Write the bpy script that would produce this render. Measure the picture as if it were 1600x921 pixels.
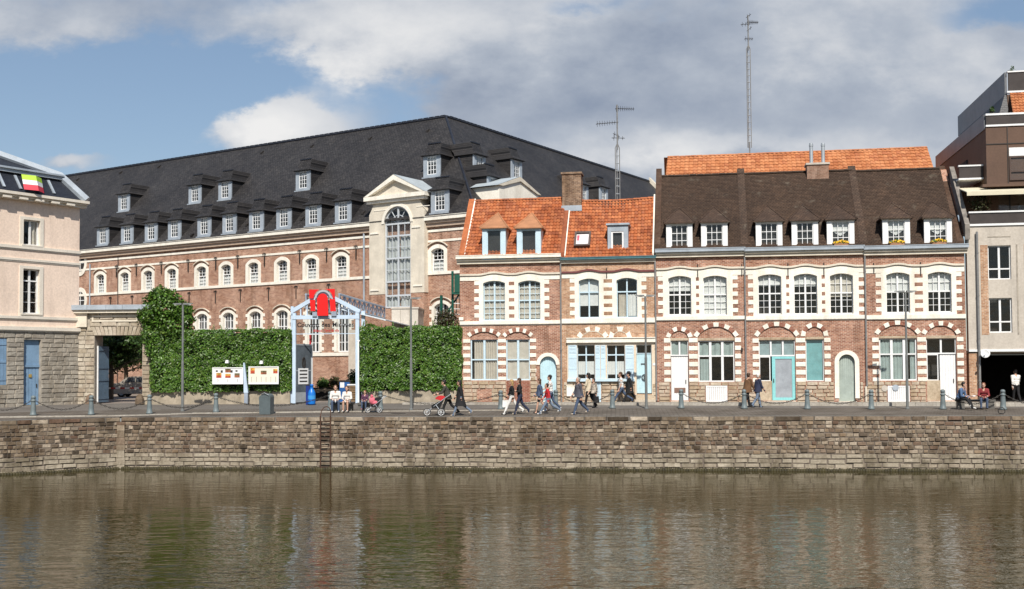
import bpy, math, random
from mathutils import Vector, Matrix, geometry, kdtree, noise
rad = math.radians
random.seed(11)
for o in list(bpy.data.objects):
    bpy.data.objects.remove(o)
SC = bpy.context.scene
COL = SC.collection

# ------------------------------------------------------------------ camera
FPX, CX, CY, SHIFT = 1700.0, 800.0, 460.5, 50.0
CAM = Vector((0, 0, 2.45))
CAMROT = Matrix.Rotation(rad(92.0), 3, 'X') @ Matrix.Rotation(-0.006, 3, 'Z')
cam_data = bpy.data.cameras.new('camera')
cam = bpy.data.objects.new('camera', cam_data)
COL.objects.link(cam)
cam_data.sensor_width = 36
cam_data.lens = FPX / 1600 * 36
cam_data.shift_y = SHIFT / 1600
cam_data.clip_start = 0.5
cam_data.clip_end = 3000
cam.matrix_world = Matrix.Translation(CAM) @ CAMROT.to_4x4()
SC.camera = cam

# ------------------------------------------------------------------ sun, sky, exposure
SUN_AZ, SUN_EL = rad(-4), rad(46)         # from behind the camera
sun_dir = Vector((-math.sin(SUN_AZ) * math.cos(SUN_EL), -math.cos(SUN_AZ) * math.cos(SUN_EL), math.sin(SUN_EL)))
sun_data = bpy.data.lights.new('sun', 'SUN')
sun_data.energy = 5.0
sun_data.angle = rad(0.53)
sun_data.color = (1.0, 0.94, 0.84)
sun = bpy.data.objects.new('sun', sun_data)
COL.objects.link(sun)
sun.rotation_euler = (-sun_dir).to_track_quat('-Z', 'Y').to_euler()
sun.location = (0, 0, 60)
SC.view_settings.view_transform = 'Standard'
SC.view_settings.look = 'None'
SC.view_settings.exposure = 0.18
SC.view_settings.gamma = 1
SC.view_settings.use_curve_mapping = False
SC.cycles.max_bounces = 8
SC.cycles.transparent_max_bounces = 12
SC.cycles.caustics_reflective = False
SC.cycles.caustics_refractive = False
SC.cycles.sample_clamp_indirect = 6

world = bpy.data.worlds.new('World')
SC.world = world
world.use_nodes = True
def build_world():
    nt = world.node_tree
    N, L = nt.nodes, nt.links
    N.clear()
    out = N.new('ShaderNodeOutputWorld')
    bg = N.new('ShaderNodeBackground')
    bg.inputs['Strength'].default_value = 0.1
    L.new(bg.outputs[0], out.inputs[0])
    sky = N.new('ShaderNodeTexSky')
    sky.sky_type = 'NISHITA'
    sky.sun_disc = False
    sky.sun_elevation = SUN_EL
    sky.sun_rotation = math.pi + SUN_AZ
    sky.air_density = 1.1
    sky.dust_density = 0.6
    def math_(op, a, b=None, c=None, clamp=False):
        n = N.new('ShaderNodeMath'); n.operation = op; n.use_clamp = clamp
        for i, v in enumerate((a, b, c)):
            if v is None: continue
            if isinstance(v, (int, float)): n.inputs[i].default_value = v
            else: L.new(v, n.inputs[i])
        return n.outputs[0]
    tc = N.new('ShaderNodeTexCoord')
    sep = N.new('ShaderNodeSeparateXYZ')
    L.new(tc.outputs['Generated'], sep.inputs[0])
    ay = math_('MAXIMUM', math_('ABSOLUTE', sep.outputs[1]), 0.2)
    tx = math_('DIVIDE', sep.outputs[0], ay)
    tz = math_('DIVIDE', sep.outputs[2], ay)
    comb = N.new('ShaderNodeCombineXYZ')
    L.new(tx, comb.inputs[0]); L.new(tz, comb.inputs[1])
    def fbm(scale, detail, rough, off=(0, 0, 0), sy=1.6, dist=0.0):
        mp = N.new('ShaderNodeMapping')
        L.new(comb.outputs[0], mp.inputs[0])
        mp.inputs['Location'].default_value = off
        mp.inputs['Scale'].default_value = (1, sy, 1)
        t = N.new('ShaderNodeTexNoise')
        t.inputs['Scale'].default_value = scale
        t.inputs['Detail'].default_value = detail
        t.inputs['Roughness'].default_value = rough
        t.inputs['Distortion'].default_value = dist
        L.new(mp.outputs[0], t.inputs['Vector'])
        return t.outputs['Fac']
    n1 = fbm(7, 9, 0.56, (3.1, 1.7, 0), 1.5)
    n2 = fbm(3.2, 6, 0.52, (8.3, 4.2, 0), 1.6)
    n3 = fbm(11, 8, 0.6, (1.3, 9.2, 0), 1.7)
    # lobes: cloud masses of this sky, (px, py, rx, ry, coverage, brightness)
    lobes = [(90, 15, 330, 60, .62, .06), (440, 200, 105, 50, 1.25, .34), (720, 50, 190, 85, .62, .24),
             (560, 60, 130, 60, .35, .16), (1050, 120, 360, 150, .75, -.10), (1390, 75, 170, 80, .6, .16), (1560, 150, 220, 200, .62, .02),
             (1000, 230, 240, 34, .5, .2), (100, 255, 60, 20, .6, .2), (800, 165, 180, 75, .5, -.16), (1250, 235, 260, 28, .4, .16),
             (230, 190, 300, 60, -.42, 0), (380, 115, 280, 42, -.5, 0), (620, 150, 90, 45, -.4, 0), (640, 210, 60, 30, -.3, 0), (1540, 30, 120, 45, -.75, 0), (1180, 205, 200, 24, -.35, .05), (900, 10, 80, 22, -.5, .1)]
    cov = None; bri = None
    n1c = math_('SUBTRACT', n1, 0.5)
    n3c = math_('SUBTRACT', n3, 0.5)
    wx = math_('ADD', tx, math_('MULTIPLY', n1c, 0.14))
    wz = math_('ADD', tz, math_('MULTIPLY', n3c, 0.085))
    for (px, py, rx, ry, cv, br) in lobes:
        dx = math_('MULTIPLY', math_('SUBTRACT', wx, (px - 800) / FPX), FPX / rx)
        dz = math_('MULTIPLY', math_('SUBTRACT', wz, (571 - py) / FPX), FPX / ry)
        q = math_('ADD', math_('MULTIPLY', dx, dx), math_('MULTIPLY', dz, dz))
        g = math_('EXPONENT', math_('MULTIPLY', q, -0.8))
        a = math_('MULTIPLY', g, cv); b = math_('MULTIPLY', g, br)
        cov = a if cov is None else math_('ADD', cov, a)
        bri = b if bri is None else math_('ADD', bri, b)
    # general broken cover for the whole dome
    dens = math_('ADD', cov, math_('ADD', math_('MULTIPLY', n1c, 0.95), math_('MULTIPLY', math_('SUBTRACT', n2, 0.48), 0.5)))
    mr = N.new('ShaderNodeMapRange'); mr.interpolation_type = 'SMOOTHSTEP'
    L.new(dens, mr.inputs['Value'])
    mr.inputs['From Min'].default_value = 0.04
    mr.inputs['From Max'].default_value = 0.50
    shade = math_('ADD', bri, math_('ADD', math_('MULTIPLY', n1c, 0.95), math_('ADD', math_('MULTIPLY', n3c, 0.45), 0.47)), clamp=True)
    ramp = N.new('ShaderNodeValToRGB')
    L.new(shade, ramp.inputs[0])
    e = ramp.color_ramp.elements
    e[0].position = 0.12; e[0].color = (.27, .335, .46, 1)
    e[1].position = 0.92; e[1].color = (1.0, .995, .99, 1)
    m = e.new(0.5); m.color = (.52, .575, .665, 1)
    sc = N.new('ShaderNodeVectorMath'); sc.operation = 'SCALE'
    L.new(ramp.outputs[0], sc.inputs[0]); sc.inputs['Scale'].default_value = 7.6
    # thin veil of haze mixed into the blue
    veil = N.new('ShaderNodeMix'); veil.data_type = 'RGBA'
    veil.inputs[0].default_value = 0.25
    skt = N.new('ShaderNodeVectorMath'); skt.operation = 'SCALE'
    L.new(sky.outputs[0], skt.inputs[0]); skt.inputs['Scale'].default_value = 0.86
    L.new(skt.outputs[0], veil.inputs[6]); veil.inputs[7].default_value = (2.8, 4.0, 6.0, 1)
    mix = N.new('ShaderNodeMix'); mix.data_type = 'RGBA'
    L.new(mr.outputs[0], mix.inputs[0])
    L.new(veil.outputs[2], mix.inputs[6]); L.new(sc.outputs[0], mix.inputs[7])
    L.new(mix.outputs[2], bg.inputs['Color'])
build_world()

# ------------------------------------------------------------------ measuring helpers
def ray(x, y):
    return CAMROT @ Vector(((x - CX) / FPX, (CY - y + SHIFT) / FPX, -1))
def ground(x, y, z=0.0):
    d = ray(x, y); t = (z - CAM.z) / d.z
    return CAM + d * t
class Frame:
    """A vertical facade: local x along it, local y into the building, z up."""
    def __init__(s, O, deg):
        s.O = Vector(O); s.a = rad(deg)
        s.ex = Vector((math.cos(s.a), math.sin(s.a), 0)); s.ey = Vector((-math.sin(s.a), math.cos(s.a), 0))
    def hit(s, x, y, d=0.0):
        r = ray(x, y); t = ((s.O - CAM).dot(s.ey) + d) / r.dot(s.ey)
        return CAM + r * t
    def uz(s, x, y, d=0.0):
        P = s.hit(x, y, d) - s.O
        return P.dot(s.ex), P.z
    def u(s, x, y, d=0.0): return s.uz(x, y, d)[0]
    def z(s, x, y, d=0.0): return s.uz(x, y, d)[1]
    def rect(s, x0, y0, x1, y1, d=0.0):
        xm, ym = (x0 + x1) / 2, (y0 + y1) / 2
        return s.u(x0, ym, d), s.u(x1, ym, d), s.z(xm, y1, d), s.z(xm, y0, d)
    def slope(s, x, y, d0, z0, ang):
        """hit of the pixel ray with a roof plane rising at ang from the line (d0, z0)"""
        r = ray(x, y); t_ = math.tan(ang)
        c = CAM - s.O
        # (c.z + t r.z) - z0 = tan * ((c.ey + t r.ey) - d0)
        t = (t_ * (c.dot(s.ey) - d0) - (c.z - z0)) / (r.z - t_ * r.dot(s.ey))
        P = c + r * t
        return P.dot(s.ex), P.dot(s.ey), P.z
    def world(s, u, d, z): return s.O + s.ex * u + s.ey * d + Vector((0, 0, z))

# ------------------------------------------------------------------ scene-graph helpers
def empty(name, loc=(0, 0, 0), rz=0.0, label=None, cat=None, group=None, parent=None):
    o = bpy.data.objects.new(name, None); COL.objects.link(o)
    o.location = loc; o.rotation_euler = (0, 0, rz)
    o.empty_display_size = 0.2
    if parent: o.parent = parent
    tag(o, label, cat, group)
    return o
def tag(o, label=None, cat=None, group=None, kind=None):
    if label: o['label'] = label
    if cat: o['category'] = cat
    if group: o['group'] = group
    if kind: o['kind'] = kind
    return o
def link(name, me, parent=None, loc=(0, 0, 0), rz=0.0):
    o = bpy.data.objects.new(name, me); COL.objects.link(o)
    if parent: o.parent = parent
    o.location = loc
    if rz: o.rotation_euler = (0, 0, rz)
    return o
def copy_tree(o, parent=None, loc=None, rz=None):
    c = o.copy(); COL.objects.link(c); c.parent = parent
    if loc is not None: c.location = loc
    if rz is not None: c.rotation_euler[2] = rz
    for ch in [k for k in KIDS.get(o.name, [])]:
        copy_tree(ch, c)
    KIDS[c.name] = [k for k in COL.objects if False]
    return c
KIDS = {}
def kids_of(root):
    """collect the tree once so copies do not scan the whole scene"""
    st = [root]
    while st:
        o = st.pop(); KIDS[o.name] = list(o.children); st += KIDS[o.name]

class MB:
    def __init__(s): s.v = []; s.f = []; s.m = []
    def quad(s, a, b, c, d, mi=0):
        i = len(s.v); s.v += [tuple(a), tuple(b), tuple(c), tuple(d)]; s.f.append((i, i+1, i+2, i+3)); s.m.append(mi); return s
    def poly(s, pts, mi=0):
        i = len(s.v); s.v += [tuple(p) for p in pts]; s.f.append(tuple(range(i, i+len(pts)))); s.m.append(mi); return s
    def box(s, x0, x1, y0, y1, z0, z1, mi=0):
        i = len(s.v)
        s.v += [(x0,y0,z0),(x1,y0,z0),(x1,y1,z0),(x0,y1,z0),(x0,y0,z1),(x1,y0,z1),(x1,y1,z1),(x0,y1,z1)]
        for f in ((0,1,5,4),(1,2,6,5),(2,3,7,6),(3,0,4,7),(4,5,6,7),(3,2,1,0)):
            s.f.append(tuple(i+k for k in f)); s.m.append(mi)
        return s
    def hexa(s, p, mi=0):
        """8 corner points: bottom ring then top ring"""
        i = len(s.v); s.v += [tuple(q) for q in p]
        for f in ((0,1,5,4),(1,2,6,5),(2,3,7,6),(3,0,4,7),(4,5,6,7),(3,2,1,0)):
            s.f.append(tuple(i+k for k in f)); s.m.append(mi)
        return s
    def plate(s, outer, holes, y0, y1, mi=0, side=None, back=True):
        """flat plate in XZ with holes, from y0 (outer face) to y1"""
        loops = [outer] + list(holes)
        flat = [p for l in loops for p in l]
        tris = geometry.tessellate_polygon([[Vector((p[0], p[1], 0)) for p in l] for l in loops])
        i = len(s.v); n = len(flat)
        s.v += [(p[0], y0, p[1]) for p in flat] + [(p[0], y1, p[1]) for p in flat]
        for t in tris:
            a, b, c = t
            ar = (flat[b][0]-flat[a][0])*(flat[c][1]-flat[a][1])-(flat[b][1]-flat[a][1])*(flat[c][0]-flat[a][0])
            if ar < 0: a, c = c, a
            s.f.append((i+a, i+b, i+c)); s.m.append(mi)
            if back: s.f.append((i+n+c, i+n+b, i+n+a)); s.m.append(mi)
        k = 0
        for li, l in enumerate(loops):
            for j in range(len(l)):
                a, b = k+j, k+(j+1) % len(l)
                s.f.append((i+a, i+n+a, i+n+b, i+b)); s.m.append(mi if side is None else side)
            k += len(l)
        return s
    def tube(s, pts, r, n=6, mi=0, closed=False, cap=True):
        pts = [Vector(p) for p in pts]
        rs = r if isinstance(r, (list, tuple)) else [r]*len(pts)
        base = len(s.v); m = len(pts)
        up = Vector((0, 0, 1)); prev = None
        for k, p in enumerate(pts):
            if closed: t = pts[(k+1) % m]-pts[k-1]
            else: t = pts[min(k+1, m-1)]-pts[max(k-1, 0)]
            t.normalize()
            ref = prev if prev is not None else (up if abs(t.dot(up)) < .95 else Vector((1, 0, 0)))
            a = t.cross(ref)
            if a.length < 1e-5: a = t.cross(Vector((0, 1, 0)))
            a.normalize(); b = a.cross(t).normalized(); prev = b
            for q in range(n):
                an = 2*math.pi*q/n
                s.v.append(tuple(p + a*math.cos(an)*rs[k] + b*math.sin(an)*rs[k]))
        for k in range(m if closed else m-1):
            k2 = (k+1) % m
            for q in range(n):
                q2 = (q+1) % n
                s.f.append((base+k*n+q, base+k*n+q2, base+k2*n+q2, base+k2*n+q)); s.m.append(mi)
        if cap and not closed:
            s.f.append(tuple(base+q for q in range(n))[::-1]); s.m.append(mi)
            s.f.append(tuple(base+(m-1)*n+q for q in range(n))); s.m.append(mi)
        return s
    def lathe(s, prof, c=(0, 0, 0), n=12, mi=0, sx=1.0, sy=1.0):
        base = len(s.v)
        for (r, z) in prof:
            for q in range(n):
                an = 2*math.pi*q/n
                s.v.append((c[0]+r*sx*math.cos(an), c[1]+r*sy*math.sin(an), c[2]+z))
        for k in range(len(prof)-1):
            for q in range(n):
                q2 = (q+1) % n
                s.f.append((base+k*n+q, base+k*n+q2, base+(k+1)*n+q2, base+(k+1)*n+q)); s.m.append(mi)
        s.f.append(tuple(base+q for q in range(n))[::-1]); s.m.append(mi)
        e = base+(len(prof)-1)*n
        s.f.append(tuple(e+q for q in range(n))); s.m.append(mi)
        return s
    def ell(s, c, rx, ry, rz, n=10, mi=0, m=6):
        prof = [(max(1e-3, math.sin(math.pi*k/m)), -math.cos(math.pi*k/m)) for k in range(m+1)]
        base = len(s.v)
        for (r, z) in prof:
            for q in range(n):
                an = 2*math.pi*q/n
                s.v.append((c[0]+r*rx*math.cos(an), c[1]+r*ry*math.sin(an), c[2]+z*rz))
        for k in range(m):
            for q in range(n):
                q2 = (q+1) % n
                s.f.append((base+k*n+q, base+k*n+q2, base+(k+1)*n+q2, base+(k+1)*n+q)); s.m.append(mi)
        return s
    def mesh(s, name, mats, smooth=False):
        me = bpy.data.meshes.new(name)
        me.from_pydata(s.v, [], s.f)
        for m in (mats if isinstance(mats, (list, tuple)) else [mats]): me.materials.append(m)
        if any(s.m): me.polygons.foreach_set('material_index', s.m)
        if smooth: me.polygons.foreach_set('use_smooth', [True]*len(s.f))
        me.update()
        return me
    def obj(s, name, mats, parent=None, loc=(0, 0, 0), rz=0.0, smooth=False):
        return link(name, s.mesh(name, mats, smooth), parent, loc, rz)
def arch(u0, u1, zs, rise, n=10):
    """points of an arch from (u1, zs) over to (u0, zs), end points left out"""
    h = (u1-u0)/2; c = (u0+u1)/2
    if rise <= 0: return []
    r = (h*h+rise*rise)/(2*rise); a = math.asin(min(1, h/r)) if rise <= h else math.pi-math.asin(h/r)
    return [(c + r*math.sin(a*(1-2*k/n)), zs + rise - r + r*math.cos(a*(1-2*k/n))) for k in range(1, n)]
def opening(u0, u1, z0, z1, rise=0.0, n=10):
    if rise <= 0: return [(u0, z0), (u1, z0), (u1, z1), (u0, z1)]
    return [(u0, z0), (u1, z0), (u1, z1-rise)] + arch(u0, u1, z1-rise, rise, n) + [(u0, z1-rise)]

# ------------------------------------------------------------------ materials
MATS = {}
def nodes_of(name):
    m = bpy.data.materials.new(name); m.use_nodes = True
    nt = m.node_tree
    return m, nt, nt.nodes, nt.links, nt.nodes['Principled BSDF']
def c4(c): return (c[0], c[1], c[2], 1)
def mixc(nt, fac, a, b, mode='MIX'):
    n = nt.nodes.new('ShaderNodeMix'); n.data_type = 'RGBA'; n.blend_type = mode
    for i, v in ((0, fac), (6, a), (7, b)):
        if isinstance(v, (int, float)): n.inputs[i].default_value = v
        elif isinstance(v, tuple): n.inputs[i].default_value = c4(v)
        else: nt.links.new(v, n.inputs[i])
    return n.outputs[2]
def noisef(nt, vec, scale, detail=4, rough=0.55, lo=0.35, hi=0.65, stretch=None):
    if stretch:
        mp = nt.nodes.new('ShaderNodeMapping'); mp.inputs['Scale'].default_value = stretch
        nt.links.new(vec, mp.inputs[0]); vec = mp.outputs[0]
    t = nt.nodes.new('ShaderNodeTexNoise')
    t.inputs['Scale'].default_value = scale; t.inputs['Detail'].default_value = detail; t.inputs['Roughness'].default_value = rough
    nt.links.new(vec, t.inputs['Vector'])
    r = nt.nodes.new('ShaderNodeMapRange'); r.inputs['From Min'].default_value = lo; r.inputs['From Max'].default_value = hi
    nt.links.new(t.outputs['Fac'], r.inputs['Value'])
    return r.outputs[0]
def coords(nt, kind='Object'):
    return nt.nodes.new('ShaderNodeTexCoord').outputs[kind]
def world_pos(nt): return nt.nodes.new('ShaderNodeNewGeometry').outputs['Position']
def bump(nt, height, strength, dist, bsdf):
    b = nt.nodes.new('ShaderNodeBump'); b.inputs['Strength'].default_value = strength; b.inputs['Distance'].default_value = dist
    nt.links.new(height, b.inputs['Height']); nt.links.new(b.outputs[0], bsdf.inputs['Normal'])
def plain(name, col, rough=0.6, var=0.12, scale=3.0, metal=0.0, streak=0.0, dirt=None, bmp=0.0, spec=0.4, fine=12.0):
    if name in MATS: return MATS[name]
    m, nt, N, L, b = nodes_of(name)
    p = world_pos(nt)
    f = noisef(nt, p, scale, 5, 0.6)
    c = mixc(nt, f, tuple(x*(1-var) for x in col), tuple(min(1, x*(1+var)) for x in col))
    f2 = noisef(nt, p, scale*fine, 3, 0.6)
    c = mixc(nt, f2, c, mixc(nt, 1.0, c, (0.86, 0.85, 0.84), 'MULTIPLY'))
    if streak:
        s = noisef(nt, p, 1.0, 5, 0.65, 0.5, 0.75, (2.2, 2.2, 0.22))
        s2 = nt.nodes.new('ShaderNodeMath'); s2.operation = 'MULTIPLY'; s2.inputs[1].default_value = streak; L.new(s, s2.inputs[0])
        c = mixc(nt, s2.outputs[0], c, dirt or tuple(x*0.45 for x in col))
    L.new(c, b.inputs['Base Color'])
    b.inputs['Roughness'].default_value = rough; b.inputs['Metallic'].default_value = metal
    b.inputs['Specular IOR Level'].default_value = spec
    if bmp: bump(nt, f2, bmp, 0.02, b)
    MATS[name] = m
    return m
def brick_vec(nt):
    s = nt.nodes.new('ShaderNodeSeparateXYZ'); nt.links.new(coords(nt), s.inputs[0])
    a = nt.nodes.new('ShaderNodeMath'); a.operation = 'ADD'; nt.links.new(s.outputs[0], a.inputs[0]); nt.links.new(s.outputs[1], a.inputs[1])
    c = nt.nodes.new('ShaderNodeCombineXYZ'); nt.links.new(a.outputs[0], c.inputs[0]); nt.links.new(s.outputs[2], c.inputs[1])
    return c.outputs[0]
def brickmat(name, c1, c2, mortar, bw=0.22, bh=0.075, ms=0.013, rough=0.85, bmp=0.5, patch=(0.7, 0.62, 0.57), var=0.55):
    if name in MATS: return MATS[name]
    m, nt, N, L, b = nodes_of(name)
    v = brick_vec(nt)
    t = N.new('ShaderNodeTexBrick')
    L.new(v, t.inputs['Vector'])
    t.inputs['Color1'].default_value = c4(c1); t.inputs['Color2'].default_value = c4(c2); t.inputs['Mortar'].default_value = c4(mortar)
    t.inputs['Scale'].default_value = 1.0; t.inputs['Brick Width'].default_value = bw; t.inputs['Row Height'].default_value = bh
    t.inputs['Mortar Size'].default_value = ms; t.inputs['Mortar Smooth'].default_value = 0.3; t.inputs['Bias'].default_value = 0.0
    p = world_pos(nt)
    f = noisef(nt, p, 0.9, 6, 0.65)
    c = mixc(nt, f, t.outputs['Color'], mixc(nt, 1.0, t.outputs['Color'], patch, 'MULTIPLY'))
    f2 = noisef(nt, p, 6.5, 4, 0.7, 0.38, 0.62)
    c = mixc(nt, f2, c, mixc(nt, var, c, (0.55, 0.5, 0.48), 'MULTIPLY'))
    s = noisef(nt, p, 1.0, 5, 0.65, 0.52, 0.76, (1.8, 1.8, 0.2))
    c = mixc(nt, s, c, mixc(nt, 1.0, c, (0.52, 0.5, 0.48), 'MULTIPLY'))
    L.new(c, b.inputs['Base Color']); b.inputs['Roughness'].default_value = rough
    b.inputs['Specular IOR Level'].default_value = 0.2
    inv = N.new('ShaderNodeMath'); inv.operation = 'SUBTRACT'; inv.inputs[0].default_value = 1; L.new(t.outputs['Fac'], inv.inputs[1])
    bump(nt, inv.outputs[0], bmp, 0.012, b)
    MATS[name] = m
    return m
def piece_mat(name, ramp, rough=0.85, stain=(0.4, 0.37, 0.33), bmp=0.4, moss=False, stain_amt=1.0):
    """stones, blocks: colour picked per piece, whether its own object or an island of a joined mesh"""
    if name in MATS: return MATS[name]
    m, nt, N, L, b = nodes_of(name)
    oi = N.new('ShaderNodeObjectInfo'); ge = N.new('ShaderNodeNewGeometry')
    a = N.new('ShaderNodeMath'); a.operation = 'MULTIPLY_ADD'; a.inputs[1].default_value = 7.13
    L.new(ge.outputs['Random Per Island'], a.inputs[0]); L.new(oi.outputs['Random'], a.inputs[2])
    fr = N.new('ShaderNodeMath'); fr.operation = 'FRACT'; L.new(a.outputs[0], fr.inputs[0])
    r = N.new('ShaderNodeValToRGB'); L.new(fr.outputs[0], r.inputs[0])
    r.color_ramp.interpolation = 'LINEAR'
    e = r.color_ramp.elements
    e[0].color = c4(ramp[0]); e[0].position = 0
    e[1].color = c4(ramp[-1]); e[1].position = 1
    for k, c in enumerate(ramp[1:-1], 1):
        e.new(k/(len(ramp)-1)).color = c4(c)
    p = ge.outputs['Position']
    f = noisef(nt, p, 9, 6, 0.7, 0.3, 0.7)
    c = mixc(nt, f, r.outputs[0], mixc(nt, 1.0, r.outputs[0], (0.62, 0.6, 0.57), 'MULTIPLY'))
    f3 = noisef(nt, p, 0.55, 6, 0.7, 0.46, 0.62, (1.4, 1.4, 0.8))
    sm = N.new('ShaderNodeMath'); sm.operation = 'MULTIPLY'; sm.inputs[1].default_value = stain_amt; L.new(f3, sm.inputs[0])
    c = mixc(nt, sm.outputs[0], c, mixc(nt, 1.0, c, stain, 'MULTIPLY'))
    L.new(c, b.inputs['Base Color']); b.inputs['Roughness'].default_value = rough
    b.inputs['Specular IOR Level'].default_value = 0.25
    bump(nt, f, bmp, 0.02, b)
    MATS[name] = m
    return m
def glassmat(name='window_glass', tint=(0.94, 0.96, 0.97), refl=1.0):
    if name in MATS: return MATS[name]
    m, nt, N, L, b = nodes_of(name)
    N.remove(b)
    out = [n for n in N if n.type == 'OUTPUT_MATERIAL'][0]
    tr = N.new('ShaderNodeBsdfTransparent'); tr.inputs[0].default_value = c4(tint)
    gl = N.new('ShaderNodeBsdfGlossy'); gl.inputs['Roughness'].default_value = 0.03; gl.inputs['Color'].default_value = (refl, refl, refl, 1)
    fr = N.new('ShaderNodeFresnel'); fr.inputs['IOR'].default_value = 1.5
    nz = noisef(nt, world_pos(nt), 2.2, 2, 0.5, 0.2, 0.8)
    bp = N.new('ShaderNodeBump'); bp.inputs['Strength'].default_value = 0.12; bp.inputs['Distance'].default_value = 0.05
    L.new(nz, bp.inputs['Height']); L.new(bp.outputs[0], gl.inputs['Normal'])
    mx = N.new('ShaderNodeMixShader')
    ge = N.new('ShaderNodeNewGeometry')          # exit faces of the thin pane must not reflect totally
    ff = N.new('ShaderNodeMath'); ff.operation = 'SUBTRACT'; ff.inputs[0].default_value = 1.0; L.new(ge.outputs['Backfacing'], ff.inputs[1])
    fm = N.new('ShaderNodeMath'); fm.operation = 'MULTIPLY'; L.new(fr.outputs[0], fm.inputs[0]); L.new(ff.outputs[0], fm.inputs[1])
    L.new(fm.outputs[0], mx.inputs[0]); L.new(tr.outputs[0], mx.inputs[1]); L.new(gl.outputs[0], mx.inputs[2])
    L.new(mx.outputs[0], out.inputs[0])
    MATS[name] = m
    return m
def leafmat(name, cols, rough=0.45, spec=0.4):
    if name in MATS: return MATS[name]
    m, nt, N, L, b = nodes_of(name)
    ge = N.new('ShaderNodeNewGeometry')
    r = N.new('ShaderNodeValToRGB'); L.new(ge.outputs['Random Per Island'], r.inputs[0])
    e = r.color_ramp.elements
    e[0].color = c4(cols[0]); e[1].color = c4(cols[-1])
    for k, c in enumerate(cols[1:-1], 1): e.new(k/(len(cols)-1)).color = c4(c)
    f = noisef(nt, ge.outputs['Position'], 1.3, 4, 0.6)
    c = mixc(nt, f, r.outputs[0], mixc(nt, 1.0, r.outputs[0], (0.7, 0.78, 0.6), 'MULTIPLY'))
    L.new(c, b.inputs['Base Color']); b.inputs['Roughness'].default_value = rough; b.inputs['Specular IOR Level'].default_value = spec
    out = [n for n in N if n.type == 'OUTPUT_MATERIAL'][0]
    tl = N.new('ShaderNodeBsdfTranslucent'); L.new(c, tl.inputs[0])
    mx = N.new('ShaderNodeMixShader'); mx.inputs[0].default_value = 0.22
    L.new(b.outputs[0], mx.inputs[1]); L.new(tl.outputs[0], mx.inputs[2]); L.new(mx.outputs[0], out.inputs[0])
    MATS[name] = m
    return m
def roofmat(name, c1, c2, joint, tw, th, rough=0.7, moss=None, moss_amt=0.3, spec=0.3, bmp=0.6):
    """flat tiles / slates laid in courses, on object x and slope length"""
    if name in MATS: return MATS[name]
    m, nt, N, L, b = nodes_of(name)
    s = N.new('ShaderNodeSeparateXYZ'); L.new(coords(nt), s.inputs[0])
    a = N.new('ShaderNodeMath'); a.operation = 'MULTIPLY'; a.inputs[1].default_value = 1.35; L.new(s.outputs[2], a.inputs[0])
    cb = N.new('ShaderNodeCombineXYZ'); L.new(s.outputs[0], cb.inputs[0]); L.new(a.outputs[0], cb.inputs[1])
    t = N.new('ShaderNodeTexBrick'); L.new(cb.outputs[0], t.inputs['Vector'])
    t.inputs['Color1'].default_value = c4(c1); t.inputs['Color2'].default_value = c4(c2); t.inputs['Mortar'].default_value = c4(joint)
    t.inputs['Scale'].default_value = 1.0; t.inputs['Brick Width'].default_value = tw; t.inputs['Row Height'].default_value = th
    t.inputs['Mortar Size'].default_value = th*0.09; t.inputs['Mortar Smooth'].default_value = 0.2
    p = world_pos(nt)
    f = noisef(nt, p, 0.35, 6, 0.65)
    c = mixc(nt, f, t.outputs['Color'], mixc(nt, 1.0, t.outputs['Color'], (0.66, 0.66, 0.68), 'MULTIPLY'))
    fs = noisef(nt, p, 1.0, 5, .65, .5, .8, (1.3, 1.3, .16))
    c = mixc(nt, fs, c, mixc(nt, 1.0, c, (1.5, 1.45, 1.38), 'MULTIPLY'))
    f2 = noisef(nt, p, 9, 4, 0.7, 0.3, 0.7)
    c = mixc(nt, f2, c, mixc(nt, 1.0, c, (0.7, 0.7, 0.7), 'MULTIPLY'))
    if moss:
        f4 = noisef(nt, p, 1.4, 7, 0.75, 0.58, 0.72)
        mm = N.new('ShaderNodeMath'); mm.operation = 'MULTIPLY'; mm.inputs[1].default_value = moss_amt; L.new(f4, mm.inputs[0])
        c = mixc(nt, mm.outputs[0], c, moss)
    L.new(c, b.inputs['Base Color']); b.inputs['Roughness'].default_value = rough; b.inputs['Specular IOR Level'].default_value = spec
    inv = N.new('ShaderNodeMath'); inv.operation = 'SUBTRACT'; inv.inputs[0].default_value = 1; L.new(t.outputs['Fac'], inv.inputs[1])
    bump(nt, inv.outputs[0], bmp, 0.015, b)
    MATS[name] = m
    return m

M_brick = brickmat('red_brick', (.27, .105, .068), (.57, .30, .205), (.64, .51, .42))
M_brick_o = brickmat('orange_brick', (.46, .24, .13), (.68, .44, .28), (.68, .56, .45))
M_brick_c = brickmat('convent_brick', (.34, .15, .095), (.60, .345, .235), (.60, .48, .39), bw=.26, bh=.09, ms=.018)
M_brick_d = brickmat('dark_red_brick', (.30, .09, .06), (.38, .14, .09), (.42, .30, .24))
M_chim = brickmat('chimney_brick', (.16, .085, .055), (.40, .26, .17), (.38, .31, .24), patch=(.55, .5, .45))
M_white = plain('white_stone', (.86, .82, .73), .8, .08, 1.2, streak=.42, dirt=(.47, .41, .32), bmp=.2)
M_white2 = plain('cream_stone', (.68, .62, .52), .8, .1, 1.5, streak=.45, dirt=(.42, .38, .31))
M_paint = plain('white_paint', (.80, .81, .82), .45, .04, 2.0)
M_bluepaint = plain('pale_blue_paint', (.55, .70, .80), .45, .06, 1.5)
M_bluedoor = plain('light_blue_paint', (.50, .70, .78), .5, .08, 2)
M_teal = plain('turquoise_paint', (.25, .60, .62), .45, .05, 1)
M_glass = glassmat()
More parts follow.
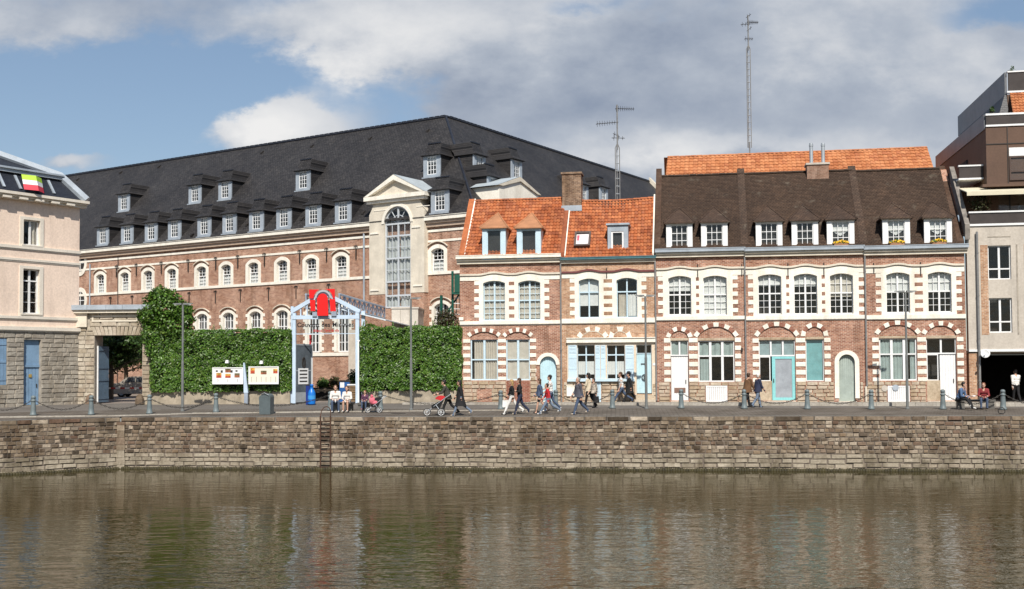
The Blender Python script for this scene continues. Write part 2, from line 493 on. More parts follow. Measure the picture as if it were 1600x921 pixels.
M_dark = plain('dark_interior', (.035, .032, .03), .9, .2, 1)  # near-black colour stands in for the shade of unlit rooms
M_curtain = plain('net_curtain', (.74, .72, .68), .9, .06, 4)
M_curtain_b = plain('beige_curtain', (.60, .53, .44), .9, .08, 4)
M_curtain_g = plain('grey_green_curtain', (.36, .42, .39), .9, .1, 3)
M_iron = plain('black_iron', (.03, .026, .024), .6, .2, 4)
M_lead = plain('lead_sheet', (.36, .41, .47), .5, .12, 1.5, streak=.3)
M_zinc = plain('zinc', (.42, .46, .50), .45, .1, 2, metal=.3)
M_pipe = plain('grey_pipe', (.22, .22, .22), .5, .15, 3)
M_pant = piece_mat('orange_pantile', ((.43, .125, .048), (.51, .165, .064), (.57, .21, .09), (.34, .105, .048), (.46, .17, .085)), .65, (.6, .5, .44), .3, stain_amt=.7)
M_pant2 = piece_mat('light_orange_pantile', ((.52, .19, .08), (.59, .235, .10), (.64, .28, .13), (.47, .165, .075)), .65, (.62, .5, .42), .3, stain_amt=.6)
M_browntile = roofmat('brown_flat_tile', (.075, .045, .03), (.12, .075, .05), (.02, .013, .01), .17, .12, .75, (.20, .17, .13), .55)
M_slate = roofmat('black_slate', (.036, .034, .035), (.062, .058, .058), (.014, .013, .014), .26, .17, .6, (.085, .075, .065), .5, .28, bmp=.9)
M_slate2 = roofmat('blue_slate', (.022, .026, .04), (.03, .035, .05), (.012, .014, .02), .25, .15, .5, None, 0, .4)
M_stone = piece_mat('pale_limestone', ((.45, .385, .30), (.56, .50, .41), (.62, .56, .47), (.50, .42, .34)), .85, (.7, .67, .62), .4)
M_stone_o = piece_mat('tan_limestone', ((.48, .37, .26), (.58, .48, .36), (.62, .54, .44), (.52, .40, .30)), .85, (.75, .7, .65), .4)
M_mortar = plain('stone_mortar', (.36, .32, .27), .95, .2, 3)
M_concrete = plain('beige_concrete', (.52, .47, .41), .8, .08, .8, streak=.25)
# ------------------------------------------------------------------ setting: quay, water, ground
WATER_Z = -2.48
QC = Vector((-18.98, 52.9, 0))                     # corner where the two quay walls meet
Q_R = Frame(QC, math.degrees(math.atan2(48.95-52.9, 22.75+18.98)))
Q_L = Frame(QC, math.degrees(math.atan2(52.9-50.1, -18.98+23.6)))
def qdist(P):
    P = Vector((P[0], P[1], 0))
    return max((P-QC).dot(Q_R.ey), (P-QC).dot(Q_L.ey))
def gz(P): return 0.036*max(0.0, min(10.0, qdist(P)))
def place(x, y):
    """point of the sloping quay ground seen at a pixel"""
    z = 0.15
    for _ in range(25):
        P = ground(x, y, z); z = 0.5*z+0.5*gz(P)
    P.z = gz(P); return P

def paving_mat(name, c1, c2, joint, bw, bh, ms, ang=0.0, stain=(.6, .57, .54)):
    m, nt, N, L, b = nodes_of(name)
    p = world_pos(nt)
    mp = N.new('ShaderNodeMapping'); mp.inputs['Rotation'].default_value = (0, 0, ang); L.new(p, mp.inputs[0])
    t = N.new('ShaderNodeTexBrick'); L.new(mp.outputs[0], t.inputs['Vector'])
    t.inputs['Color1'].default_value = c4(c1); t.inputs['Color2'].default_value = c4(c2); t.inputs['Mortar'].default_value = c4(joint)
    t.inputs['Scale'].default_value = 1; t.inputs['Brick Width'].default_value = bw; t.inputs['Row Height'].default_value = bh
    t.inputs['Mortar Size'].default_value = ms; t.inputs['Mortar Smooth'].default_value = .3
    f = noisef(nt, p, .5, 6, .65)
    c = mixc(nt, f, t.outputs['Color'], mixc(nt, 1.0, t.outputs['Color'], stain, 'MULTIPLY'))
    f2 = noisef(nt, p, 7, 5, .7, .3, .7)
    c = mixc(nt, f2, c, mixc(nt, 1.0, c, (.75, .74, .72), 'MULTIPLY'))
    L.new(c, b.inputs['Base Color']); b.inputs['Roughness'].default_value = .85; b.inputs['Specular IOR Level'].default_value = .25
    bump(nt, t.outputs['Fac'], -.5, .01, b)
    MATS[name] = m
    return m
M_quaypave = paving_mat('quay_setts', (.155, .135, .117), (.215, .19, .165), (.09, .078, .066), .42, .22, .03, rad(5.4))
M_road = plain('worn_asphalt', (.135, .122, .11), .9, .14, .6, bmp=.3)
M_pavement = paving_mat('pavement_slabs', (.27, .245, .215), (.32, .29, .255), (.17, .15, .13), .6, .5, .02, rad(9.6))
M_court = plain('courtyard_ground', (.24, .20, .17), .9, .2, 1.5)
M_kerb = piece_mat('kerb_stone', ((.42, .39, .35), (.5, .47, .42)), .85, (.8, .78, .75), .3)

def build_ground():
    # quay edge (z 0), inner line 10 m behind (z .36), far ground
    eL = Q_L.world(-60, 0, 0); eR = Q_R.world(90, 0, 0)
    def off(t):
        nb = (Q_L.ey+Q_R.ey).normalized(); k = t/nb.dot(Q_R.ey)
        return [Q_L.world(-60, t, 0), QC+nb*k, Q_R.world(90, t, 0)]
    def strip(name, t0, t1, mat, dz=0.0):
        a, b = off(t0), off(t1); mb = MB()
        for k in (0, 1):
            mb.quad(*[(p.x, p.y, .036*min(t, 10)+dz) for p, t in ((a[k], t0), (a[k+1], t0), (b[k+1], t1), (b[k], t1))])
        return tag(mb.obj(name, mat), kind='structure')
    strip('quay_paving', .35, 5.0, M_quaypave)
    strip('road', 5.0, 10.0, M_road)
    b = off(10.0)
    mb = MB()
    mb.poly([(b[0].x, b[0].y, .36), (b[1].x, b[1].y, .36), (b[2].x, b[2].y, .36), (900, 100, .36), (900, 1500, .36), (-900, 1500, .36), (-900, 30, .36)])
    tag(mb.obj('ground', M_court), kind='structure')
build_ground()

# water
def water_mat():
    m, nt, N, L, b = nodes_of('murky_water')
    p = world_pos(nt)
    f = noisef(nt, p, .12, 4, .6, .3, .7)
    c = mixc(nt, f, (.032, .025, .006), (.042, .033, .010))
    L.new(c, b.inputs['Base Color'])
    b.inputs['Roughness'].default_value = .04; b.inputs['IOR'].default_value = 1.33
    b.inputs['Specular IOR Level'].default_value = .34
    def wave(scale, st, rot, det=3):
        mp = N.new('ShaderNodeMapping'); mp.inputs['Scale'].default_value = st; mp.inputs['Rotation'].default_value = (0, 0, rot); L.new(p, mp.inputs[0])
        t = N.new('ShaderNodeTexNoise'); t.inputs['Scale'].default_value = scale; t.inputs['Detail'].default_value = det; t.inputs['Roughness'].default_value = .55
        L.new(mp.outputs[0], t.inputs['Vector']); return t.outputs['Fac']
    a = wave(1.5, (.42, 1.0, 1), .18, 3); d = wave(3.0, (.5, 1.0, 1), -.22, 3); g = wave(.5, (.5, 1, 1), .1, 2)
    # the breeze is stronger towards the middle of the basin than under the quay wall
    mm = N.new('ShaderNodeMath'); mm.operation = 'MULTIPLY_ADD'; L.new(d, mm.inputs[0]); mm.inputs[1].default_value = .42; L.new(a, mm.inputs[2])
    m2 = N.new('ShaderNodeMath'); m2.operation = 'MULTIPLY_ADD'; L.new(g, m2.inputs[0]); m2.inputs[1].default_value = .5; L.new(mm.outputs[0], m2.inputs[2])
    sp = N.new('ShaderNodeSeparateXYZ'); L.new(p, sp.inputs[0])
    mr = N.new('ShaderNodeMapRange'); L.new(sp.outputs[1], mr.inputs['Value'])
    mr.inputs['From Min'].default_value = 48; mr.inputs['From Max'].default_value = 23; mr.inputs['To Min'].default_value = .22; mr.inputs['To Max'].default_value = 1.0
    bp = N.new('ShaderNodeBump'); pt = noisef(nt, p, .07, 3, .5, .3, .7, (.6, 1.2, 1))
    pm = N.new('ShaderNodeMath'); pm.operation = 'MULTIPLY_ADD'; pm.inputs[1].default_value = .75; pm.inputs[2].default_value = .4; L.new(pt, pm.inputs[0])
    ps = N.new('ShaderNodeMath'); ps.operation = 'MULTIPLY'; L.new(pm.outputs[0], ps.inputs[0]); L.new(mr.outputs[0], ps.inputs[1])
    L.new(ps.outputs[0], bp.inputs['Strength']); bp.inputs['Distance'].default_value = .075
    L.new(m2.outputs[0], bp.inputs['Height']); L.new(bp.outputs[0], b.inputs['Normal'])
    return m
def build_water():
    mb = MB()
    mb.poly([(-300, -250, WATER_Z), (300, -250, WATER_Z), (300, 60, WATER_Z), (-300, 60, WATER_Z)])
    tag(mb.obj('water', water_mat()), kind='structure')
build_water()

M_qstone = piece_mat('quay_stone', ((.08, .062, .045), (.22, .17, .125), (.32, .255, .19), (.18, .115, .082), (.42, .345, .265), (.25, .20, .148), (.52, .44, .35), (.13, .10, .075), (.36, .265, .18)), .9, (.55, .51, .46), .5)
M_qlow = piece_mat('weathered_low_stone', ((.33, .285, .22), (.41, .36, .285), (.37, .315, .245), (.48, .425, .34)), .9, (.5, .48, .44), .5)
M_qmortar = plain('quay_mortar', (.17, .14, .115), .95, .3, 2.5)
M_moss = plain('wet_moss', (.040, .033, .012), .7, .5, 5)
def stone_verts(l, h, r):
    """a roughly dressed block: base on the mortar plane, front face smaller, jittered and tilted"""
    j = lambda a: random.uniform(-a, a)
    d = random.uniform(.018, .06)
    b = [(0, 0), (l, 0), (l, h), (0, h)]
    b = [(x+random.uniform(0, .05)*l*(1 if x == 0 else -1), z+random.uniform(-.02, .09)*h*(1 if z == 0 else -1)) for x, z in b]
    lx, lz = l/2, h/2
    fr = []
    for (x, z) in b:
        ix = r if x < lx else -r; iz = r if z < lz else -r
        fr.append((x+ix*random.uniform(.6, 1.5), -d+j(.012), z+iz*random.uniform(.6, 1.5)))
    mid = []
    for (x, z) in b:
        ix = r*.25 if x < lx else -r*.25; iz = r*.25 if z < lz else -r*.25
        mid.append((x+ix, -d*.72, z+iz))
    v = [(x, .02, z) for (x, z) in b] + mid + fr
    f = [(0, 1, 5, 4), (1, 2, 6, 5), (2, 3, 7, 6), (3, 0, 4, 7), (4, 5, 9, 8), (5, 6, 10, 9), (6, 7, 11, 10), (7, 4, 8, 11), (8, 9, 10, 11)]
    return v, f
def add_stone(mb, u, z, l, h, r=.022, mi=0, y=0.0):
    v, f = stone_verts(l, h, r); i = len(mb.v)
    mb.v += [(a+u, b+y, c+z) for a, b, c in v]
    for q in f: mb.f.append(tuple(i+k for k in q)); mb.m.append(mi)
STONE_BANK = {}
def stone_mesh(mat, k):
    key = (mat.name, k)
    if key not in STONE_BANK:
        mb = MB(); random.seed(500+k*7); v, f = stone_verts(1.0, 1.0, .075); mb.v = v; mb.f = f; mb.m = [0]*len(f)
        STONE_BANK[key] = mb.mesh('stone', mat)
    return STONE_BANK[key]
def stone_obj(parent, mat, u, z, l, h, y=0.0, name='stone'):
    o = link(name, stone_mesh(mat, random.randrange(20)), parent, (u, y, z))
    o.scale = (l, 1.0, h)
    return o
def quay_wall(fr, u0, u1, name, label, limit, vis):
    root = empty(name, fr.O, fr.a, label, 'quay wall')
    core = MB(); core.box(u0, u1, .0, .9, WATER_Z-.6, -.205)
    core.obj('mortar_core', M_qmortar, root)
    stones = []
    rng = random.Random(len(name))
    def row(z, h, lo, hi, kind):
        u = u0
        while u < u1-.05:
            l = min(rng.uniform(lo, hi), u1-u)
            if u1-u-l < .12: l = u1-u
            stones.append((u, z, l, h, kind)); u += l
    z = -.2
    row(z, .21, .55, 1.25, 'cap')
    for k in range(8):
        z -= .188
        row(z, .188, .13, .42, 'mid')
    for k in range(3):
        z -= .21
        row(z, .21, .35, .85, 'low')
    row(z-.22, .22, .5, 1.1, 'ledge')
    seen = [s for s in stones if vis[0]-1 < s[0] < vis[1]]
    seen.sort(key=lambda s: -(s[2]*s[3]))
    own = set(id(s) for s in seen[:limit])
    rest = MB(); g = .008
    for s in stones:
        u, z, l, h, k = s
        mat = M_qstone if k in ('mid', 'cap') else M_qlow
        if k in ('mid', 'low'):
            z += .06*noise.noise(Vector((u*.5, z*2, 1))); h *= rng.uniform(.9, 1.02); z += rng.uniform(-.008, .012)
        y = {'cap': -.02, 'mid': .0, 'low': -.012, 'ledge': -.07}[k]
        if id(s) in own:
            stone_obj(root, mat, u+g, z+g, l-2*g, h-2*g, y, 'capstone' if k == 'cap' else 'stone')
        else:
            add_stone(rest, u+g, z+g, l-2*g, h-2*g, .022, 0 if mat is M_qstone else 1, y)
    if rest.f:
        tag(rest.obj('stonework', [M_qstone, M_qlow], root), kind='stuff')
    # flat top of the coping and back fill up to the paving
    top = MB(); top.box(u0, u1, .0, .36, -.2, .0035); top.obj('coping_top', M_quaypave, root)
    # moss line at the water
    ms = MB(); n = int((u1-u0)/.12)
    for k in range(n):
        u = u0+(u1-u0)*k/n; hh = .10+.10*abs(noise.noise(Vector((u*1.7, 0, 3)))) + random.uniform(0, .03)
        ms.ell((u, -.12, WATER_Z+.0), .10, .07+random.uniform(0, .05), hh, 6, 0, 4)
    tag(ms.obj('moss', M_moss, root, smooth=True), kind='stuff')
    return root
quay_wall(Q_R, 0, 60, 'quay_wall', 'long rough stone quay wall facing the water below the houses', 300, (0, 43.5))
quay_wall(Q_L, -30, -.06, 'quay_wall', 'short rough stone quay wall angled forward below the pink building', 300, (-6.2, 0))
# little pier stone column in the corner
def corner_pier():
    root = empty('corner_pier', QC, rad(13), 'narrow upright stone pier where the two quay walls meet', 'pier')
    z = WATER_Z-.3; first = True
    while z < -.25:
        h = random.uniform(.24, .36); h = min(h, -.2-z)
        mb = MB(); w = random.uniform(.17, .2)
        mb.hexa([(-w, -.2, z), (w, -.2, z), (w, .25, z), (-w, .25, z), (-w*.96, -.19, z+h-.012), (w*.96, -.19, z+h-.012), (w*.96, .25, z+h-.012), (-w*.96, .25, z+h-.012)])
        mb.obj('stone', M_qstone if z > -1.6 else M_qlow, root); z += h
corner_pier()
# ------------------------------------------------------------------ building kit
BZ = .36                                            # ground level at the building line
def curtain_sheet(mb, u0, u1, z0, z1, y, amp=.02, wl=.16):
    n = max(4, int((u1-u0)/wl*4)); ph = random.uniform(0, 6)
    for k in range(n):
        a = u0+(u1-u0)*k/n; b = u0+(u1-u0)*(k+1)/n
        ya = y+amp*math.sin(a/wl*6.28+ph); yb = y+amp*math.sin(b/wl*6.28+ph)
        mb.quad((a, ya, z0), (b, yb, z0), (b, yb, z1), (a, ya, z1))
def window(root, u0, u1, z0, z1, y=.14, rise=0.0, cols=2, rows=((1.0, 1, 1),), fm=None, fw=.065, mull=.06, curt=None, name='window', bar=.022, label=None, glass=None, sill=None, depth=.07):
    """frame mesh with panes, glazing bars and curtains as its pieces. rows from the bottom: (share, bars across, bars up)"""
    fm = fm or M_paint; glass = glass or M_glass
    w, h = u1-u0, z1-z0
    fr = MB()
    fr.plate(opening(0, w, 0, h, rise), [opening(fw, w-fw, fw, h-fw, rise*.95 if rise else 0)], 0, depth)
    iw, ih = w-2*fw, h-2*fw
    cw = (iw-mull*(cols-1))/cols
    for c in range(1, cols):
        x = fw+c*cw+(c-1)*mull
        fr.box(x, x+mull, .004, depth-.004, fw*.5, h-fw*.6)
    z = fw; cells = []
    tot = sum(r[0] for r in rows)
    for k, (sh, bx, bz) in enumerate(rows):
        rh = ih*sh/tot
        if k: fr.box(fw*.5, w-fw*.5, -.006, depth-.008, z-.035, z+.035)
        for c in range(cols):
            x = fw+c*(cw+mull)
            cells.append((x, x+cw, z+(.035 if k else 0), z+rh-(.035 if k < len(rows)-1 else 0), bx, bz))
        z += rh
    win = fr.obj(name, fm, root, (u0, y, z0))
    if label: win['label'] = label
    bars = MB()
    for (a, b, c, d, bx, bz) in cells:
        pm = MB(); pm.box(a-.004, b+.004, depth*.55, depth*.55+.008, c-.004, d+.004)
        pm.obj('pane', glass, win)
        for k in range(1, bx):
            x = a+(b-a)*k/bx; bars.box(x-bar/2, x+bar/2, .012, depth-.02, c-.003, d+.003)
        for k in range(1, bz):
            q = c+(d-c)*k/bz; bars.box(a-.003, b+.003, .015, depth-.017, q-bar/2, q+bar/2)
    if bars.f: bars.obj('glazing_bars', fm, win)
    for q in (curt or ()):
        a, b, c, d, mt = q[:5]
        cm = MB(); curtain_sheet(cm, fw+iw*a, fw+iw*b, fw+ih*c, fw+ih*d, depth+.035, *(q[5:] or (.02, .16)))
        cm.obj('curtain', mt, win)
    if sill:
        sm = MB(); sm.box(-.06, w+.06, -sill, .1, -.07, .004); sm.obj('sill', fm if sill < .1 else M_white, win)
    return win
def voussoirs(root, u0, u1, zs, rise, th, n, mat, y0=-.03, y1=.06, every=2):
    h = (u1-u0)/2; c = (u0+u1)/2; r = (h*h+rise*rise)/(2*rise); a = math.asin(min(1, h/r)); cz = zs+rise-r
    for k in range(0, n, every):
        a0 = -a*1.06+2.12*a*k/n+.01; a1 = -a*1.06+2.12*a*(k+1)/n-.01
        pts = [(c+r*1.012*math.sin(a0), cz+r*1.012*math.cos(a0)), (c+r*1.012*math.sin(a1), cz+r*1.012*math.cos(a1)),
               (c+(r+th)*math.sin(a1), cz+(r+th)*math.cos(a1)), (c+(r+th)*math.sin(a0), cz+(r+th)*math.cos(a0))]
        mb = MB(); mb.plate(pts, [], y0, y1); mb.obj('voussoir', mat, root)
def ring_arch(u0, u1, z0, zs, th, mat, root, name, y0=-.035, y1=.1, rise=None, legs=True):
    """stone surround of a round or segmental arched opening"""
    rise = rise or (u1-u0)/2
    inner = [(u1, z0), (u1, zs)] + arch(u0, u1, zs, rise, 14) + [(u0, zs), (u0, z0)]
    outer = [(u0-th, z0), (u0-th, zs)] + arch(u0-th, u1+th, zs, rise+th, 14)[::-1] + [(u1+th, zs), (u1+th, z0)]
    mb = MB(); mb.plate(outer+inner, [], y0, y1)
    return mb.obj(name, mat, root)
def stone_band(root, mat, u0, u1, z0, z1, holes=(), rh=.24, lo=.35, hi=.75, y=-.012, bank=True):
    """coursed ashlar: every stone its own piece, leaving the holes free"""
    nrow = max(1, round((z1-z0)/rh)); h = (z1-z0)/nrow; g = .008
    for k in range(nrow):
        za, zb = z0+k*h, z0+(k+1)*h
        segs = [(u0, u1)]
        for (a, b, c, d) in holes:
            if c < zb-.04 and d > za+.04:
                segs = [q for s in segs for q in ((s[0], min(s[1], a)), (max(s[0], b), s[1])) if q[1]-q[0] > .05]
        for (a, b) in segs:
            u = a
            while u < b-.02:
                l = min(random.uniform(lo, hi), b-u)
                if b-u-l < .16: l = b-u
                stone_obj(root, mat, u+g, za+g, l-2*g, h-2*g, y); u += l
def moulding(root, path, th, y0, mat, name='moulding', y1=.02):
    mb = MB(); mb.plate([(u, z) for u, z in path]+[(u, z-th) for u, z in reversed(path)], [], y0, y1)
    return mb.obj(name, mat, root)
def cornice(root, u0, u1, z0, z1, mats, proj=.38, name='cornice', gut=True):
    """stepped eaves cornice with a gutter on top; mats = (gutter, moulding)"""
    mb = MB(); h = z1-z0
    mb.box(u0, u1, -proj*.45, .05, z0, z0+h*.35, 1)
    mb.box(u0, u1, -proj*.72, .05, z0+h*.352, z0+h*.60, 1)
    if gut:
        mb.box(u0-.03, u1+.03, -proj, -proj+.03, z0+h*.604, z1, 0); mb.box(u0-.03, u1+.03, -proj+.031, .05, z0+h*.604, z0+h*.68, 0)
        mb.box(u0-.031, u1+.031, -proj-.02, -proj+.035, z1-.03, z1+.012, 0)
    else: mb.box(u0, u1, -proj, .05, z0+h*.604, z1, 0)
    return mb.obj(name, list(mats), root)
def pantiles(root, u0, u1, d0, z0, d1, z1, mat, tw=.19, th=.265, name='roof', sag=0.0, ut=None):
    """real pantile relief: S profile across, lapped courses up; each course its own island"""
    L = math.hypot(d1-d0, z1-z0); ed = ((d1-d0)/L, (z1-z0)/L); nm = (-ed[1], ed[0])
    nt = max(1, round((u1-u0)/tw)); nc = max(1, round(L/th))
    prof = (0, .035, .045, .03, .004)
    mb = MB()
    for c in range(nc):
        s0, s1 = L*c/nc, min(L*(c+1)/nc+.03, L+.01)
        for k in range(nt):
            jit = random.uniform(-.006, .006); i = len(mb.v); ns = 6
            for s, lift in ((s0-.0, .05), (s1, .012)):
                f = s/L
                a0, a1 = (u0, u1) if ut is None else (u0+(ut[0]-u0)*f, u1+(ut[1]-u1)*f)
                for q in range(ns):
                    t = (k+q/(ns-1)*1.02)/nt; u = a0+(a1-a0)*t
                    p = prof[q] if q < 5 else 0.0
                    sg = sag*math.sin(math.pi*min(1, max(0, t)))*f
                    hh = p+lift+jit
                    mb.v.append((u, d0+ed[0]*s+nm[0]*hh, z0+ed[1]*s+nm[1]*hh-sg))
            for q in range(ns): mb.v.append((mb.v[i+q][0], mb.v[i+q][1]-nm[0]*.03, mb.v[i+q][2]-nm[1]*.03))
            for q in range(ns-1):
                mb.f.append((i+q, i+q+1, i+ns+q+1, i+ns+q)); mb.m.append(0)
                mb.f.append((i+2*ns+q, i+2*ns+q+1, i+q+1, i+q)); mb.m.append(0)
    o = mb.obj(name, mat, root)
    o['kind'] = 'stuff'
    return o
def ridge_tiles(root, u0, u1, d, z, mat, l=.4, sag=0.0):
    n = max(1, round((u1-u0)/l))
    mb = MB()
    for q in range(7):
        an = math.pi*q/6
        for x in (0, 1): mb.v.append((x, -.12*math.cos(an), .1*math.sin(an)-.03))
    for q in range(6): mb.f.append((2*q, 2*q+1, 2*q+3, 2*q+2)); mb.m.append(0)
    mb.poly([mb.v[2*q] for q in range(7)]); mb.poly([mb.v[2*q+1] for q in range(7)][::-1])
    me = mb.mesh('ridge_tile', mat)
    for k in range(n):
        t = (k+.5)/n
        o = link('ridge_tile', me, root, (u0+(u1-u0)*k/n, d, z-sag*math.sin(math.pi*t)+random.uniform(-.008, .008))); o.scale = ((u1-u0)/n*.97, 1, 1)
def flat_courses(root, u0, u1, d0, z0, d1, z1, mat, th=.115, name='roof', ut=None):
    """flat tile roof: every course a thin lapped slab"""
    L = math.hypot(d1-d0, z1-z0); ed = ((d1-d0)/L, (z1-z0)/L); nm = (-ed[1], ed[0]); nc = max(1, round(L/th)); mb = MB()
    for c in range(nc):
        s0, s1 = L*c/nc, L*(c+1)/nc+.02; P = []
        for s, h in ((s0, .028), (s1, .006)):
            f = s/L; a0, a1 = (u0, u1) if ut is None else (u0+(ut[0]-u0)*f, u1+(ut[1]-u1)*f)
            P.append([(a0, d0+ed[0]*s+nm[0]*h, z0+ed[1]*s+nm[1]*h), (a1, d0+ed[0]*s+nm[0]*h, z0+ed[1]*s+nm[1]*h)])
        mb.quad(P[0][0], P[0][1], P[1][1], P[1][0])
        a, b = P[0]
        mb.quad((a[0], a[1]-nm[0]*.03, a[2]-nm[1]*.03), (b[0], b[1]-nm[0]*.03, b[2]-nm[1]*.03), b, a)
    return mb.obj(name, mat, root)
def gable_shell(root, u0, u1, depth, ztop, zr, dr, mat, front, name='wall', z0=BZ-.3, inner=True):
    """wall mesh of a house: pierced front plate, two gables and a rear wall"""
    mb = MB()
    outer, holes = front
    mb.plate(outer, holes, 0, .32)
    for (a, b) in ((u0, u0+.3), (u1-.3, u1)):
        i = len(mb.v)
        pr = [(.322, z0), (depth, z0), (depth, ztop), (dr, zr-.06), (.322, ztop+(zr-ztop)*.32/dr-.08)]
        mb.v += [(a, y, z) for y, z in pr]+[(b, y, z) for y, z in pr]; n = len(pr)
        mb.f.append(tuple(i+k for k in range(n))[::-1]); mb.f.append(tuple(i+n+k for k in range(n))); mb.m += [0, 0]
        for k in range(n):
            k2 = (k+1) % n; mb.f.append((i+k, i+k2, i+n+k2, i+n+k)); mb.m.append(0)
    mb.box(u0+.301, u1-.301, depth-.25, depth-.002, z0, ztop)
    o = mb.obj(name, mat, root)
    if inner:
        q = MB(); q.box(u0+.305, u1-.305, 1.3, 1.33, z0, ztop); q.obj('dark_backing', M_dark, root)  # added dark sheet, its colour imitates the room's shade
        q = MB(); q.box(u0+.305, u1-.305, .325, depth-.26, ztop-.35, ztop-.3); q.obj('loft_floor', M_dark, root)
    return o
def rain_pipe(root, u, z0, z1, y=-.09, r=.045, mat=None):
    mb = MB(); mb.tube([(u, y, z0), (u, y, z1)], r, 8)
    for k in range(4):
        z = z0+(z1-z0)*(k+.5)/4; mb.lathe([(r+.015, -.03), (r+.015, .03)], (u, y, z), 8)
        mb.box(u-.02, u+.02, y, .02, z-.015, z+.015)
    return mb.obj('rain_pipe', mat or M_pipe, root, smooth=False)
def wall_anchor(root, u, z, h=.7, y=-.03, fork=False):
    mb = MB(); mb.box(u-.022, u+.022, y-.02, .01, z-h, z)
    if fork:
        mb.tube([(u-.16, y, z-.1), (u-.13, y, z+.03), (u-.03, y, z+.04), (u, y, z-.06), (u+.03, y, z+.04), (u+.13, y, z+.03), (u+.16, y, z-.1)], .03, 5)
    return mb.obj('wall_anchor', M_iron, root)
def house_dormer(root, fr, x0, x1, yt, yb, xa, ya, eave, ang, rmat, fmat, wins, d=-.13, flower=False, curt=None, cheek=None, rows=((1, 3, 3),), cols=1, wfw=.045, wr=.185):
    """front casing + cheeks, hipped roof, sash; eave=(d0,z0) of the main roof plane"""
    u0, u1 = fr.u(x0, (yt+yb)/2, d), fr.u(x1, (yt+yb)/2, d)
    z0, z1 = fr.z((x0+x1)/2, yb, d), fr.z((x0+x1)/2, yt, d)
    z0 = eave[1]+(d-eave[0])*math.tan(ang)-.12
    ua, da, za = fr.slope(xa, ya, eave[0], eave[1], ang)
    ua = (u0+u1)/2*.55+ua*.45
    dr = eave[0]+(z1-eave[1])/math.tan(ang)
    w = u1-u0; cs = w*wr
    a, b, c, e = u0+cs, u1-cs, z0+.1, z1-.12
    mb = MB()
    mb.plate(opening(u0, u1, z0, z1), [opening(a, b, c, e)], d, d+.12)
    mb.box(u0-.05, u1+.05, d-.05, d+.02, z1-.09, z1+.005)
    mb.box(a-.05, b+.05, d-.04, d+.03, c-.05, c-.001)
    dm = mb.obj('dormer', fmat, root)
    ck = MB()
    for (q, s) in ((u0+.004, 1), (u1-.034, 1)):
        i = len(ck.v); P = [(d+.121, z0-.2), (d+.121, z1-.01), (dr+.05, z1-.01)]
        ck.v += [(q, y, z) for y, z in P]+[(q+.03, y, z) for y, z in P]
        ck.f += [(i, i+1, i+2), (i+5, i+4, i+3), (i, i+3, i+4, i+1), (i+1, i+4, i+5, i+2), (i+2, i+5, i+3, i)]; ck.m += [0]*5
    ck.obj('cheek', cheek or rmat, dm)
    ov = .13
    Lf, Rf = (u0-ov, d-.16, z1), (u1+ov, d-.16, z1); A = (ua, da, za+.03); Lb, Rb = (u0-ov, dr+.1, z1), (u1+ov, dr+.1, z1)
    rf = MB(); rf.poly([Lf, Rf, A]); rf.poly([Lf, A, Lb]); rf.poly([Rf, Rb, A])
    up = lambda p, k=.055: (p[0], p[1], p[2]-k)
    rf.quad(up(Lf), up(Rf), Rf, Lf); rf.quad(up(Lb), up(Lf), Lf, Lb); rf.quad(up(Rf), up(Rb), Rb, Rf); rf.quad(up(Lf), up(Lb), up(Rb), up(Rf))
    rf.obj('dormer_roof', rmat, dm)
    hp = MB(); hp.tube([Lf, A], .045, 6); hp.tube([Rf, A], .045, 6); hp.obj('hip_tiles', rmat, dm)
    # sash pieces directly under the dormer (no fourth level)
    sw = MB(); fw = wfw
    sw.plate(opening(a-.003, b+.003, c-.003, e+.003), [opening(a+fw, b-fw, c+fw, e-fw)], d+.05, d+.1)
    for (sh, bx, bz) in rows:
        for k in range(1, bx): x = a+fw+(b-a-2*fw)*k/bx; sw.box(x-.016, x+.016, d+.06, d+.09, c+fw-.004, e-fw+.004)
        for k in range(1, bz): q = c+fw+(e-c-2*fw)*k/bz; sw.box(a+fw-.004, b-fw+.004, d+.062, d+.088, q-.016, q+.016)
    sw.obj('sash', M_paint if fmat is not M_bluepaint else M_bluepaint, dm)
    g = MB(); g.box(a+fw-.005, b-fw+.005, d+.07, d+.078, c+fw-.005, e-fw+.005); g.obj('pane', M_glass, dm)
    bk = MB(); bk.box(a-.02, b+.02, d+.2, d+.215, c-.02, e+.02); bk.obj('dark_backing', M_dark, dm)  # dark sheet added behind the sash, shade put into its colour
    if curt:
        cm = MB(); zt = e-fw; zc = c+fw+(e-c-2*fw)*.62; ac, bc = a+fw, b-fw
        cm.poly([(ac, d+.16, zt), (ac, d+.16, zc), ((ac+bc)/2, d+.16, zc-(zt-zc)*.55), (bc, d+.16, zc), (bc, d+.16, zt)]); cm.obj('curtain', M_curtain, dm)
    if flower:
        fb = MB(); fb.box((a+b)/2-.36, (a+b)/2+.36, d-.22, d-.05, c-.02, c+.13); fb.obj('flower_box', plain('terracotta_box', (.32, .17, .10), .8), dm)
        fl = MB()
        for k in range(120):
            x = (a+b)/2+random.uniform(-.36, .36); yy = d-.14+random.uniform(-.11, .08); zz = c+.14+random.uniform(0, .14)*(1-abs(x-(a+b)/2)/.5)
            r = random.uniform(.025, .05); n = Vector((random.uniform(-1, 1), -1, random.uniform(-.3, 1))).normalized()
            t1 = n.cross(Vector((0, 0, 1))).normalized()*r; t2 = n.cross(t1).normalized()*r; p = Vector((x, yy, zz))
            fl.quad(p-t1-t2, p+t1-t2, p+t1+t2, p-t1+t2, 0 if random.random() < .75 else 1)
